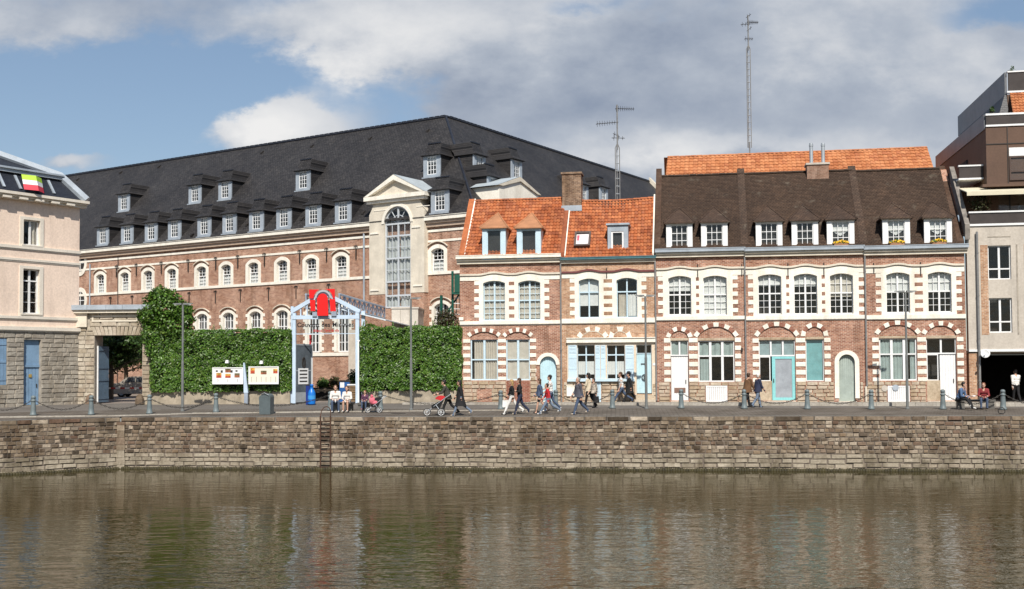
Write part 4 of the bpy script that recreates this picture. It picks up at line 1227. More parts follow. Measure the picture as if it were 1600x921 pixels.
H3a = row_house('row_house', 'brown-roofed brick row house with white cellar hatch, next to the shuttered shop house', 1025.5, 1165, S3a)
u3b = [(1184.6, 1221, 429, 491.5, u3(BL(.72))), (1240.6, 1277, 428, 491, u3(BL(.7))), (1297, 1333, 427.5, 490.5, u3(BL(.42, M_curtain_b)))]
S3b = dict(cornice=(386.5, 400), ridge=269, band=(417.5, 428), string=(493.5, 500.5), depth=8, brick=M_brick,
    upper=u3b, legs=[(1177, 1342)], teeth=['lr'], inserts=[(1228.5, 1233.5), (1284, 1289.5)], cmats=CM3, roof='flat',
    ground=[dict(r=(1186, 531, 1243, 626), arch=(1186, 510, 1243, 525), fn=g_door_unit, transom=557, cols=3, vn=9, beam=M_stone_o, curt=((0, 1, 0, 1, M_blindglass, .0, .5),),
                 items=[dict(k='pane', x=(1186.5, 1204), yb=596), dict(k='framed', x=(1206.5, 1243), mat=M_teal, panel=plain('grey_door_panel', (.33, .36, .40), .5))]),
            dict(r=(1259, 530, 1287.7, 596), arch=(1259, 511, 1287.7, 524), fn=g_window, vn=7, beam=M_stone_o, kw=dict(cols=1, rows=((1, 1, 1),), fm=M_paint, fw=.07, curt=((0, 1, 0, 1, plain('teal_blind', (.20, .42, .42), .5), .0, .5),))),
            dict(r=(1311, 554, 1336, 622.5), round=1, floor=1, legs=1, th=.22, fn=g_door_round, mat=CH, n=8)],
    stripes=[(1176, 1186), (1243.5, 1258.5), (1288, 1298)], rows=R3, base=[(1168, 597, 1349, 632, [(1186, 590, 1245, 640), (1303, 540, 1344, 640)])],
    pipes=[(1352.5, 399, 604)], anchors=[(1231, 412, .7), (1287, 411, .7)])
H3b = row_house('row_house', 'brown-roofed brick row house with three dormers and a turquoise framed door', 1165, 1351, S3b)
S3c = dict(cornice=(384, 398), ridge=265, band=(415.5, 426), string=(492, 499.5), depth=8, brick=M_brick, endr=True,
    upper=[(1385, 1421.5, 426, 489, u3(BL(.5))), (1450, 1486.7, 425, 488, u3(BL(.5)))], legs=[(1377, 1494.5)], teeth=['lr'], inserts=[(1429, 1442.5)], cmats=CM3, roof='flat', vr=.35,
    ground=[dict(r=(1374, 528.5, 1433, 595), arch=(1374, 508, 1433, 522), fn=g_window, vn=9, beam=M_stone_o, kw=gw3(((.0, .31, 0, 1, CH), (.345, .655, 0, 1, CH), (.69, .8, 0, 1, CH), (.86, 1, 0, 1, CH)))),
            dict(r=(1448, 528.5, 1495, 626), arch=(1448, 509, 1495, 522), fn=g_door_unit, transom=553.5, cols=2, vn=9, beam=M_stone_o,
                 items=[dict(k='pane', x=(1448.5, 1467), yb=595), dict(k='door', x=(1469.5, 1495), mat=M_paint, n=6)])],
    stripes=[(1363, 1373.5), (1433.5, 1447.5), (1495.5, 1506)], rows=[(a-1, b-1) for a, b in R3], base=[(1353, 596, 1508, 632, [(1386, 602, 1422, 640), (1447, 590, 1496, 640)])],
    pipes=[], anchors=[(1438, 410, .7), (1365, 411, .5)])
H3c = row_house('row_house', 'brown-roofed brick row house with grey curtained window at the end of the row', 1351, 1509, S3c)
def finish_h3():
    fr = HF
    DM = [(H3a, S3a, 1041, 1082, 348.5, 390, 1061, 326, 0, 0), (H3a, S3a, 1095.5, 1137, 347, 390, 1115.5, 324, 0, 0),
          (H3b, S3b, 1181, 1222.5, 345.5, 388, 1200, 322, 0, 0), (H3b, S3b, 1237, 1278.5, 344.5, 387, 1255, 321, 0, 0), (H3b, S3b, 1292, 1335, 343, 385.5, 1308, 320, 1, 1),
          (H3c, S3c, 1379, 1422, 341, 384.5, 1396, 318, 1, 1), (H3c, S3c, 1444, 1487.5, 340, 384, 1461, 316, 1, 1)]
    for (r, S, x0, x1, yt, yb, xa, ya, fl, cu) in DM:
        house_dormer(r, fr, x0, x1, yt, yb, xa, ya, (S['d0'], S['z0']), ROOF_ANG, M_browntile, M_paint, None, flower=bool(fl), curt=bool(cu), cheek=M_slate)
    for (r, S, off) in ((H3b, S3b, 'l'), (H3c, S3c, 'l')):
        parapet(r, S['u0']-.2, .4, S['d0']+.1, S['z0']+.12, S['dr']+.2, S['zr']+.2, M_browntile, .16)
    pw = brickmat('dark_party_brick', (.085, .05, .035), (.13, .08, .055), (.10, .075, .06))
    parapet(H3a, S3a['u0']-.06, .32, S3a['d0']+.1, S3a['z0']+.12, S3a['dr']+.3, S3a['zr']+.3, pw, .22)
    parapet(H3c, S3c['u1']-.36, .34, S3c['d0']+.1, S3c['z0']+.12, S3c['dr']+.3, S3c['zr']+.1, pw, .1)
    hatch(H3a, fr, (1103, 603, 1136.5, 628.5), M_paint, 9)
    hatch(H3c, fr, (1387, 603, 1421, 629), M_paint, 9)
    # brick chimney with two metal flues
    d = S3b['dr']-.45; u0, u1 = fr.u(1261, 270, d), fr.u(1295, 270, d)
    cm = brickmat('pale_chimney_brick', (.34, .20, .15), (.46, .30, .23), (.48, .40, .33))
    chimney(H3b, u0, u1, d, d+.9, fr.z(1278, 288, d), fr.z(1278, 257.5, d), [(fr.u(1267.5, 240, d+.45), fr.z(1267.5, 227, d+.45)), (fr.u(1286, 240, d+.45), fr.z(1286, 227, d+.45))], mat=cm)
    for x in (1382, 1399):   # round patches where old vents were closed
        u, z = fr.uz(x, 607 if x < 1390 else 606); mb = MB(); mb.lathe([(.16, 0), (.16, .02)], (0, 0, 0), 14); o = mb.obj('vent_cover', M_concrete if x < 1390 else M_lead, H3c, (u, -.05 if x < 1390 else -.062, z)); o.rotation_euler = (rad(90), 0, 0)
    mb = MB(); a, b, c, d = fr.rect(1158, 544, 1160.5, 549.5); mb.box(a, b, -.12, 0, c, d); mb.obj('wall_lamp', M_iron, H3a)
    for (root, x) in ((H3b, 1352.8),):
        mb = MB(); u = fr.u(x, 615); mb.tube([(u, -.09, BZ+.02), (u, -.09, fr.z(x, 604))], .055, 8); mb.obj('rain_pipe', M_white2, root)
finish_h3()

# orange-roofed house standing behind the row
def rear_house():
    fr = Frame(HF.world(0, 12.5, 0), -9.65)
    root = empty('rear_house', fr.O, fr.a, 'tall house behind the row showing only its long light orange tiled roof', 'house')
    u0, u1 = fr.u(1035, 255), fr.u(1469, 250)
    zt = fr.z(1250, 238.5, 3.6); ze = zt-3.9; d0 = -.4
    mb = MB(); mb.box(u0+.2, u1-.2, 0, 7.2, BZ-.2, ze-.02); mb.obj('wall', M_brick, root)
    pantiles(root, u0, u1, d0, ze, 3.6, zt, M_pant2, tw=.3, th=.36, ut=(u0+.25, u1-.05))
    ridge_tiles(root, u0+.25, u1-.05, 3.6, zt+.02, M_pant2)
    rb = MB(); rb.quad((u0, 3.6, zt), (u1, 3.6, zt), (u1, 7.6, ze), (u0, 7.6, ze)); rb.poly([(u0+.2, d0, ze), (u0+.2, 3.6, zt-.02), (u0+.2, 7.6, ze)]); rb.poly([(u1-.2, d0, ze), (u1-.2, 3.6, zt-.02), (u1-.2, 7.6, ze)]); rb.obj('rear_roof', M_pant2, root)
    return fr, zt
RH_FR, RH_Z = rear_house()
# ------------------------------------------------------------------ convent: two wings meeting at a corner
CF = Frame((-10.55, 78, 0), -32.5)
C_ANG = rad(46)
M_lightroof = plain('pale_lead_roof', (.42, .47, .50), .5, .1, 1, streak=.3)
def convent():
    fr = CF
    root = empty('convent', fr.O, fr.a, 'long brick convent with steep black slate roof, dormers and tall arched bay', 'convent')
    zc = sum(fr.z(x, y) for x, y in ((200, 387), (330, 373), (450, 361.5), (571, 350.2)))/4
    d0 = -.5
    ur, dr, zr = fr.slope(697, 183, d0, zc, C_ANG)
    uc = ur+(dr-d0)+d0                                   # facade corner of the two wings
    uL = fr.u(60, 420)-12
    cr = Frame(fr.world(uc, 0, 0), -32.5+90)
    rEnd = cr.u(1014, 287, dr)
    sb = sum(fr.z(x, y) for x, y in ((123, 461), (400, 444.5), (545, 437)))/3      # sill band
    # ---- windows of the upper row
    ux = [fr.u(x, 425) for x in (157, 195, 231.5, 268.5, 315, 353.5, 396, 441, 486, 533)]+[fr.u(684, 405)]
    sw = (fr.u(499, 420)-fr.u(473.5, 420)); ow = sw*.66
    zt = fr.z(486, 395.8); ozt = zt-.36
    z0 = sb+.1
    holes = [opening(u-ow/2-.05, u+ow/2+.05, z0-.05, ozt+.05, .2) for u in ux]
    # ---- lower row
    lx = [fr.u(x, 500) for x in (316, 357, 399, 441, 490, 536)]+[fr.u(690, 490)]
    lw = fr.u(499.5, 520)-fr.u(480.5, 520)
    lzt, lz0 = fr.z(441, 485), fr.z(490, 550.5)
    lh = [opening(u-lw/2-.05, u+lw/2+.05, lz0-.04, lzt+.05, .25) for u in lx]
    # ---- bay
    bL, bR = fr.u(577, 400, -.45), fr.u(663, 400, -.45)
    w = MB()
    bh = [(bL+.4, BZ-.2), (bR-.4, BZ-.2)]
    w.plate([(uL, BZ-.4), (uc, BZ-.4), (uc, zc-.2), (uL, zc-.2)], holes+lh, 0, .5)
    w.obj('wall', M_brick_c, root)
    q = MB(); q.box(uL, uc-.6, 1.4, 1.45, BZ-.4, zc-.3); q.obj('dark_backing', M_dark, root)  # dark sheet added behind the windows to imitate unlit rooms
    # right wing wall, in root coordinates (it runs away along local +y)
    w2 = MB(); w2.box(uc-.5, uc-.002, .501, rEnd+d0, BZ-.4, zc-.2); w2.obj('wall', M_brick_c, root)
    # ---- copies of one window
    wk = dict(cols=1, rows=((.52, 2, 3), (.48, 3, 3)), fm=M_paint, fw=.08, bar=.032, curt=((0, 1, 0, .45, M_curtain, .01, .3),))
    proto = window(root, ux[0]-ow/2-.03, ux[0]+ow/2+.03, z0-.03, ozt+.03, y=.2, rise=.2, **wk)
    kids_of(proto)
    for u in ux[1:]: copy_tree(proto, root, (u-ow/2-.03, .2, z0-.03))
    def surround(u, hw, zb, ztop, rise, th, drip=True):
        a, b = u-hw, u+hw
        inner = [(b, zb), (b, ztop-rise)]+arch(a, b, ztop-rise, rise, 12)+[(a, ztop-rise), (a, zb)]
        outer = [(a-th, zb), (a-th, ztop-rise*.7)]+arch(a-th, b+th, ztop-rise*.7, rise*.7+th*.95, 12)[::-1]+[(b+th, ztop-rise*.7), (b+th, zb)]
        s = MB(); s.plate(outer+inner, [], -.05, .19); so = s.obj('window_surround', M_white, root)
        if drip:
            pa = [(a-th-.05, ztop+th*.3)]+arch(a-th-.05, b+th+.05, ztop+th*.3, rise*.6+th*.8, 10)[::-1]+[(b+th+.05, ztop+th*.3)]
            m = MB(); m.plate([(x, z+.06) for x, z in pa]+[(x, z) for x, z in reversed(pa)], [], -.14, 0); m.obj('drip_mould', M_white2, so)
    th = (sw-ow)/2
    for k, u in enumerate(ux): surround(u, ow/2, z0, ozt, .2, th, drip=k in (0, 1, 2, 3, 4, 9, 10))
    lk = dict(cols=2, rows=((.62, 2, 3), (.38, 2, 2)), fm=M_paint, fw=.1, mull=.12, bar=.042, curt=None)
    lp = window(root, lx[0]-lw/2-.03, lx[0]+lw/2+.03, lz0-.03, lzt+.03, y=.2, rise=.25, **lk); kids_of(lp)
    for u in lx[1:]: copy_tree(lp, root, (u-lw/2-.03, .2, lz0-.03))
    for u in lx:
        surround(u, lw/2, lz0, lzt, .25, .22)
        for sd in (-1, 1):
            for k in range(6):
                z = lz0+(lzt-lz0)*(k+.2)/6
                block(root, 'quoin', M_white, u+sd*(lw/2+.22)-(.2 if sd < 0 else .01), u+sd*(lw/2+.22)+(.2 if sd > 0 else .01), z, z+.24, -.045)
    # ---- string courses between bay and ends
    for (a, b) in ((uL, bL), (bR, uc)):
        for (z, h, p) in ((zc-1.02, .17, .06), (zc-1.72, .15, .05), (sb-.1, .2, .08), (lz0-.3, .24, .07)):
            if z < 4 and a > bL: continue
            m = MB(); m.box(a+.01, b-.01, -p, .02, z, z+h); m.obj('string_course', M_white, root)
        cornice(root, a+.005, b-.005 if b == bL else b+.45, zc-.68, zc+.04, (M_white, plain('brown_cornice', (.46, .35, .27), .8)), .46)
    # ---- iron wall anchors
    for x, y in ((183, 401), (214, 398), (253, 395), (295, 391), (338, 387), (372.5, 384.5), (414, 377), (469, 372), (511, 370), (557, 362)):
        wall_anchor(root, fr.u(x, y), zc-1.55, .95, -.09, True)
    for x in (173, 207, 296, 337, 376, 420, 463, 514): wall_anchor(root, fr.u(x, 462), sb-.35, .95, -.05, True)
    wall_anchor(root, fr.u(657, 452), fr.z(657, 449), .6, -.05, True)
    rain_pipe(root, fr.u(570.5, 420), lz0, zc-.6, -.13, .07, M_lead)
    rain_pipe(root, fr.u(142, 430), BZ, zc-1.2, -.1, .06, M_lead)
    rain_pipe(root, fr.u(186, 420), BZ, zc-.5, -.12, .025, M_iron)
    for zz in (410.5, 469):      # round windows beside the pink house
        u, z = fr.u(126, zz), fr.z(126, zz+1); n = 20; r = .62
        circ = lambda rr: [(u+rr*math.cos(2*math.pi*k/n), z+rr*1.25*math.sin(2*math.pi*k/n)) for k in range(n)]
        m = MB(); m.plate(circ(r+.3), [circ(r)], -.07, .05); o = m.obj('round_window', M_white, root)
        m = MB(); m.plate(circ(r+.01), [], -.02, .0); m.obj('pane', M_dark, o)
        m = MB(); m.box(u-.03, u+.03, -.05, -.021, z-r*1.2, z+r*1.2); m.box(u-r, u+r, -.045, -.022, z-.03, z+.03); m.obj('glazing_bars', M_paint, o)
    # ---- roof
    rf = MB(); o = .45
    E = uc+o
    rf.quad((uL, d0, zc), (E, d0, zc), (ur, dr, zr), (uL, dr, zr))
    rf.quad((uL, dr, zr), (ur, dr, zr), (ur, 2*dr, zc), (uL, 2*dr, zc))
    rf.obj('roof', M_slate, root)
    # right wing: own object turned so that the slates course along it
    rw = MB(); L = rEnd
    rw.quad((d0, d0, zc), (L, d0, zc), (L, dr, zr), (uc-ur if False else dr, dr, zr))
    rw.quad((dr, dr, zr), (L, dr, zr), (L, 2*dr, zc), (dr, 2*dr, zc))
    ro = rw.obj('roof', M_slate, root, (uc, 0, 0), rad(90))
    # verge wall closing the far end
    vw = MB(); vw.hexa([(L, d0, zc-1), (L+.5, d0, zc-1), (L+.5, dr, zr-1), (L, dr, zr-1), (L, d0, zc+.5), (L+.5, d0, zc+.5), (L+.5, dr, zr+.5), (L, dr, zr+.5)]); vw.obj('verge_wall', M_white2, root, (uc, 0, 0), rad(90))
    # ridge and hip caps
    rc = MB(); rc.tube([(uL, dr, zr+.02), (ur, dr, zr+.02)], .13, 6); rc.tube([(ur, dr, zr+.02), (ur, dr+(L-dr), zr+.02)], .13, 6); rc.obj('ridge_cap', M_slate2, root)
    hc = MB(); hc.tube([(ur, dr, zr), (E, d0, zc)], .09, 6); hc.obj('hip_cap', M_slate2, root)
    rt = MB(); rt.box(0, .42, -.09, .09, 0, .05); tm = rt.mesh('ridge_tile', M_slate2); n = int((ur-uL)/.55)
    for k in range(n): link('ridge_tile', tm, root, (ur-.55*k-.5, dr, zr+.12))
    for k in range(int((L-dr)/.55)): link('ridge_tile', tm, root, (ur, dr+.55*k+.5, zr+.12), rad(90))
    # roof hooks / vents
    for x, y in ((120, 283), (187, 272), (247, 263), (408, 241), (486, 231), (577, 219), (667, 207), (299, 371), (221, 359), (385, 354), (471, 345), (566, 336), (299, 371)):
        u, d, z = fr.slope(x, y, d0, zc, C_ANG); v = MB(); v.hexa([(u-.1, d-.05, z+.02), (u+.1, d-.05, z+.02), (u+.1, d+.25, z+.28), (u-.1, d+.25, z+.28), (u-.1, d-.05, z+.15), (u+.1, d-.05, z+.15), (u+.1, d+.2, z+.32), (u-.1, d+.2, z+.32)]); v.obj('roof_vent', M_iron, root)
    # ---- dormers: one master, copied
    W = (fr.u(501, 337)-fr.u(477.5, 337)); H = fr.z(489, 319)-fr.z(489, 352)
    t = math.tan(C_ANG)
    c = MB(); a, b = -W/2, W/2
    c.plate(opening(a, b, -.15, H), [opening(a+W*.22, b-W*.22, .14, H-.12)], 0, .12)
    dm = c.obj('dormer', M_lead, root)
    ck = MB()
    for q in (a+.003, b-.033):
        i = len(ck.v); P = [(.121, -.15), (.121, H-.01), (H/t+.1, H-.01)]
        ck.v += [(q, y, z) for y, z in P]+[(q+.03, y, z) for y, z in P]; ck.f += [(i, i+1, i+2), (i+5, i+4, i+3), (i, i+3, i+4, i+1), (i+1, i+4, i+5, i+2), (i+2, i+5, i+3, i)]; ck.m += [0]*5
    ck.obj('cheek', M_slate, dm)
    # bell-cast hood: shallow skirt, then a steep block back to the main roof
    r = MB(); ov = .17; k1, k2 = .2, .88
    def ring(ix, y0, z): return [(a+ix, y0, z), (b-ix, y0, z), (b-ix, z/t+.12, z), (a+ix, z/t+.12, z)]
    R0, R1, R2 = ring(-ov+.04, -.22, H), ring(.06, .14, H+k1), ring(.16, .38, H+k2)
    for P, Q in ((R0, R1), (R1, R2)):
        r.quad(P[0], P[1], Q[1], Q[0]); r.quad(P[1], P[2], Q[2], Q[1]); r.quad(P[3], P[0], Q[0], Q[3])
    r.quad(*R2); dn = lambda p: (p[0], p[1], p[2]-.07)
    r.quad(dn(R0[0]), dn(R0[1]), R0[1], R0[0]); r.quad(dn(R0[1]), dn(R0[2]), R0[2], R0[1]); r.quad(dn(R0[3]), dn(R0[0]), R0[0], R0[3]); r.quad(dn(R0[0]), dn(R0[3]), dn(R0[2]), dn(R0[1])); r.obj('dormer_roof', M_slate, dm)
    rt2 = MB()
    for k in range(6): x = R2[0][0]+(R2[1][0]-R2[0][0])*k/6; rt2.box(x, x+(R2[1][0]-R2[0][0])/6*.75, R2[0][1]-.05, R2[0][1]+.08, H+k2-.02, H+k2+.08)
    rt2.obj('ridge_crest', M_slate2, dm)
    s = MB(); p0, p1, q0, q1 = a+W*.22, b-W*.22, .14, H-.12; s.plate(opening(p0-.003, p1+.003, q0, q1), [opening(p0+.06, p1-.06, q0+.06, q1-.06)], .05, .1)
    for k in (1, 2): x = p0+.06+(p1-p0-.12)*k/3; s.box(x-.02, x+.02, .055, .095, q0+.05, q1-.05)
    for k in (1, 2, 3): z = q0+.06+(q1-q0-.12)*k/4; s.box(p0+.05, p1-.05, .058, .092, z-.018, z+.018)
    s.obj('sash', M_paint, dm)
    g = MB(); g.box(p0+.05, p1-.05, .07, .08, q0+.05, q1-.05); g.obj('pane', M_glass, dm)
    cu = MB(); cu.box(p0+.05, p1-.05, .16, .17, q1-.5, q1-.05); cu.obj('curtain', M_curtain, dm)
    bk = MB(); bk.box(p0-.02, p1+.02, .22, .235, q0-.02, q1+.02); bk.obj('dark_backing', M_dark, dm)  # added dark sheet, room shade painted as colour
    si = MB(); si.box(a-.08, b+.08, -.1, .1, -.14, -.03); si.obj('sill', M_lead, dm)
    kids_of(dm)
    lows = [(160, 383), (198, 380), (235.5, 377), (272, 373.5), (318.5, 369), (358, 364.5), (400, 361), (443, 357), (489, 352.5), (535.5, 347), (687, 332)]
    ups = [(193, 330), (304, 317.5), (351, 312), (473, 297), (674.5, 276)]
    first = True
    for (x, y) in lows+ups:
        u, d, z = fr.slope(x, y, d0, zc, C_ANG)
        if first: dm.location = (u, d, z); first = False
        else: copy_tree(dm, root, (u, d, z))
    for (x, y) in ((750, 276), (808, 281), (772, 311), (913, 317), (944, 320)):
        u, d, z = cr.slope(x, y, d0, zc, C_ANG)
        copy_tree(dm, root, (uc-d, u, z), rad(90))
    # ---- tall arched bay with pediment
    f = -.45
    Z = lambda y, x=620: fr.z(x, y, f)
    U = lambda x, y=400: fr.u(x, y, f)
    wL, wR = U(600.5), U(641.5); wt = Z(322.5); rr = (wR-wL)/2
    zs, zlow, zpt = Z(306), Z(459), Z(310)
    m = MB()
    m.plate([(bL, zlow), (wL, zlow), (wL, wt-rr)]+arch(wL, wR, wt-rr, rr, 16)[::-1]+[(wR, wt-rr), (wR, zlow), (bR, zlow), (bR, zc+.5), (bR-.35, zc+1.1), (bR-.35, zs), (bL+.35, zs), (bL+.35, zc+1.1), (bL, zc+.5)], [], f, f+.6)
    bay = m.obj('bay', M_white2, root)
    m = MB(); m.box(bL+.05, wL, f+.03, .02, BZ-.4, zlow-.002); m.box(wR, bR-.05, f+.03, .02, BZ-.4, zlow-.002); m.box(wL, wR, f+.03, .02, BZ-.4, Z(482)); m.obj('bay_base', M_brick_c, bay)
    m = MB(); m.box(bL+.36, bR-.36, f+.601, 5.5, zc-.5, zs-.01); m.obj('bay_body', M_white2, bay)
    # pediment
    e0, e1, za, zb_ = U(573), U(668), Z(274.5, 616), Z(311)
    mid = (e0+e1)/2
    m = MB(); m.box(e0, e1, f-.35, f+.3, zb_, zb_+.28); m.box(e0+.15, e1-.15, f-.2, f+.3, zb_-.2, zb_-.002)
    m.plate([(e0, zb_+.281), (e0+.35, zb_+.281), (mid, za-.36), (e1-.35, zb_+.281), (e1, zb_+.281), (mid, za)], [], f-.36, f+.3); m.obj('pediment', M_white, bay)
    m = MB(); m.plate([(e0+.3, zb_+.2), (e1-.3, zb_+.2), (mid, za-.3)], [], f-.06, f+.2); m.obj('tympanum', M_white2, bay)
    m = MB()
    for sd in (0, 1):
        x0 = (e0, e1)[sd]; m.quad((x0, f-.38, zb_+.285), (mid, f-.38, za+.03), (mid, 6.5, za+.03), (x0, 6.5, zb_+.285))
    m.obj('pediment_roof', M_lightroof, bay)
    # arch mouldings and panels
    ring_arch(wL, wR, wt-rr-.01, wt-rr, .22, M_white, bay, 'arch_mould', f-.05, f+.1)
    for (x0, x1, y) in ((579, 592, 362), (644, 657, 357.5), (579, 592, 452), (646, 660, 448)):
        a_, b_ = U(x0), U(x1); m = MB(); m.box(a_, b_, f-.06, f+.02, Z(y)-.06, Z(y)+.05); m.obj('moulding', M_white, bay)
    for sd in (0, 1):
        a_ = bL+.45 if sd == 0 else wR+.55; m = MB(); m.box(a_, a_+1.1, f-.03, f+.02, zs-.95, zs-.9); m.obj('moulding', M_white, bay)
    # great window: rows of lights (dark / curtained), fan light on top
    zw0 = Z(481); M_gw = plain('pale_grey_steel', (.55, .59, .63), .45, .05, 2)
    lights = [(481, 462, 1), (462, 440, 0), (440, 403.5, 1), (403.5, 368.5, 1), (368.5, 349.5, 0)]
    m = MB(); m.plate([(wL-.02, zw0), (wR+.02, zw0), (wR+.02, wt-rr)]+arch(wL-.02, wR+.02, wt-rr, rr+.02, 16)+[(wL-.02, wt-rr)], [[(wL+.12, zw0+.1), (wR-.12, zw0+.1), (wR-.12, wt-rr)]+arch(wL+.12, wR-.12, wt-rr, rr-.12, 16)+[(wL+.12, wt-rr)]], f+.12, f+.22)
    um = (wL+wR)/2; m.box(um-.06, um+.06, f+.1, f+.2, zw0+.05, wt-.08)
    for (y0, y1, _) in lights: m.box(wL+.05, wR-.05, f+.105, f+.195, Z(y1)-.06, Z(y1)+.06)
    m.obj('great_window', M_gw, bay)
    bars = MB()
    for (y0, y1, c_) in lights:
        za_, zb2 = Z(y0)+.05, Z(y1)-.05
        for s0, s1 in ((wL+.1, um-.05), (um+.05, wR-.1)):
            p = MB(); p.box(s0, s1, f+.15, f+.16, za_, zb2); p.obj('pane', M_glass, bay)
            bars.box((s0+s1)/2-.02, (s0+s1)/2+.02, f+.13, f+.17, za_, zb2)
            if zb2-za_ > 1: bars.box(s0, s1, f+.132, f+.168, (za_+zb2)/2-.02, (za_+zb2)/2+.02)
            if c_:
                q = MB(); curtain_sheet(q, s0, s1, za_, zb2, f+.3, .05, .3); q.obj('curtain', plain('grey_drape', (.50, .50, .48), .9, .1, 3), bay)
    zf = Z(349.5)
    for an in (25, 55, 90, 125, 155): bars.tube([(um, f+.15, zf), (um+(rr-.1)*math.cos(rad(an)), f+.15, zf+(rr-.05)*math.sin(rad(an)))], .03, 5)
    bars.tube([(um+.6*math.cos(rad(k*15)), f+.15, zf+.6*math.sin(rad(k*15))) for k in range(13)], .03, 5)
    bars.obj('glazing_bars', M_gw, bay)
    p = MB(); p.plate([(wL+.1, zf), (wR-.1, zf)]+arch(wL+.1, wR-.1, zf, rr-.1, 16), [], f+.15, f+.16); p.obj('pane', M_glass, bay)
    q = MB(); q.box(wL, wR, f+.9, f+.92, zw0, wt); q.obj('dark_backing', plain('grey_interior', (.10, .10, .10), .9), bay)  # grey sheet added behind the great window, imitating a dim interior
    # pediment of the second bay, on the far wing
    pu = cr.u(806, 300, f); pw = 2.6; pz0, pz1 = cr.z(835, 311, f), cr.z(816, 280.5, f)
    m = MB(); m.box(-pw, pw, f-.3, 5, pz0-1.5, pz0+.25); m.plate([(-pw-.2, pz0+.251), (pw+.2, pz0+.251), (0, pz1)], [], f-.3, f+.1); b2 = m.obj('far_bay', M_white, root, (uc, pu, 0), rad(90))
    m = MB()
    for sd in (-1, 1): m.quad((sd*(pw+.25), f-.36, pz0+.27), (0, f-.36, pz1+.04), (0, 6, pz1+.04), (sd*(pw+.25), 6, pz0+.27))
    m.obj('pediment_roof', M_lightroof, b2)
    m = MB(); m.plate([(-pw-.2, pz0+.26), (-pw+.3, pz0+.26), (0, pz1-.3), (pw-.3, pz0+.26), (pw+.2, pz0+.26), (0, pz1)], [], f-.42, f-.301); m.obj('moulding', M_white2, b2)
    return root
CONVENT = convent()

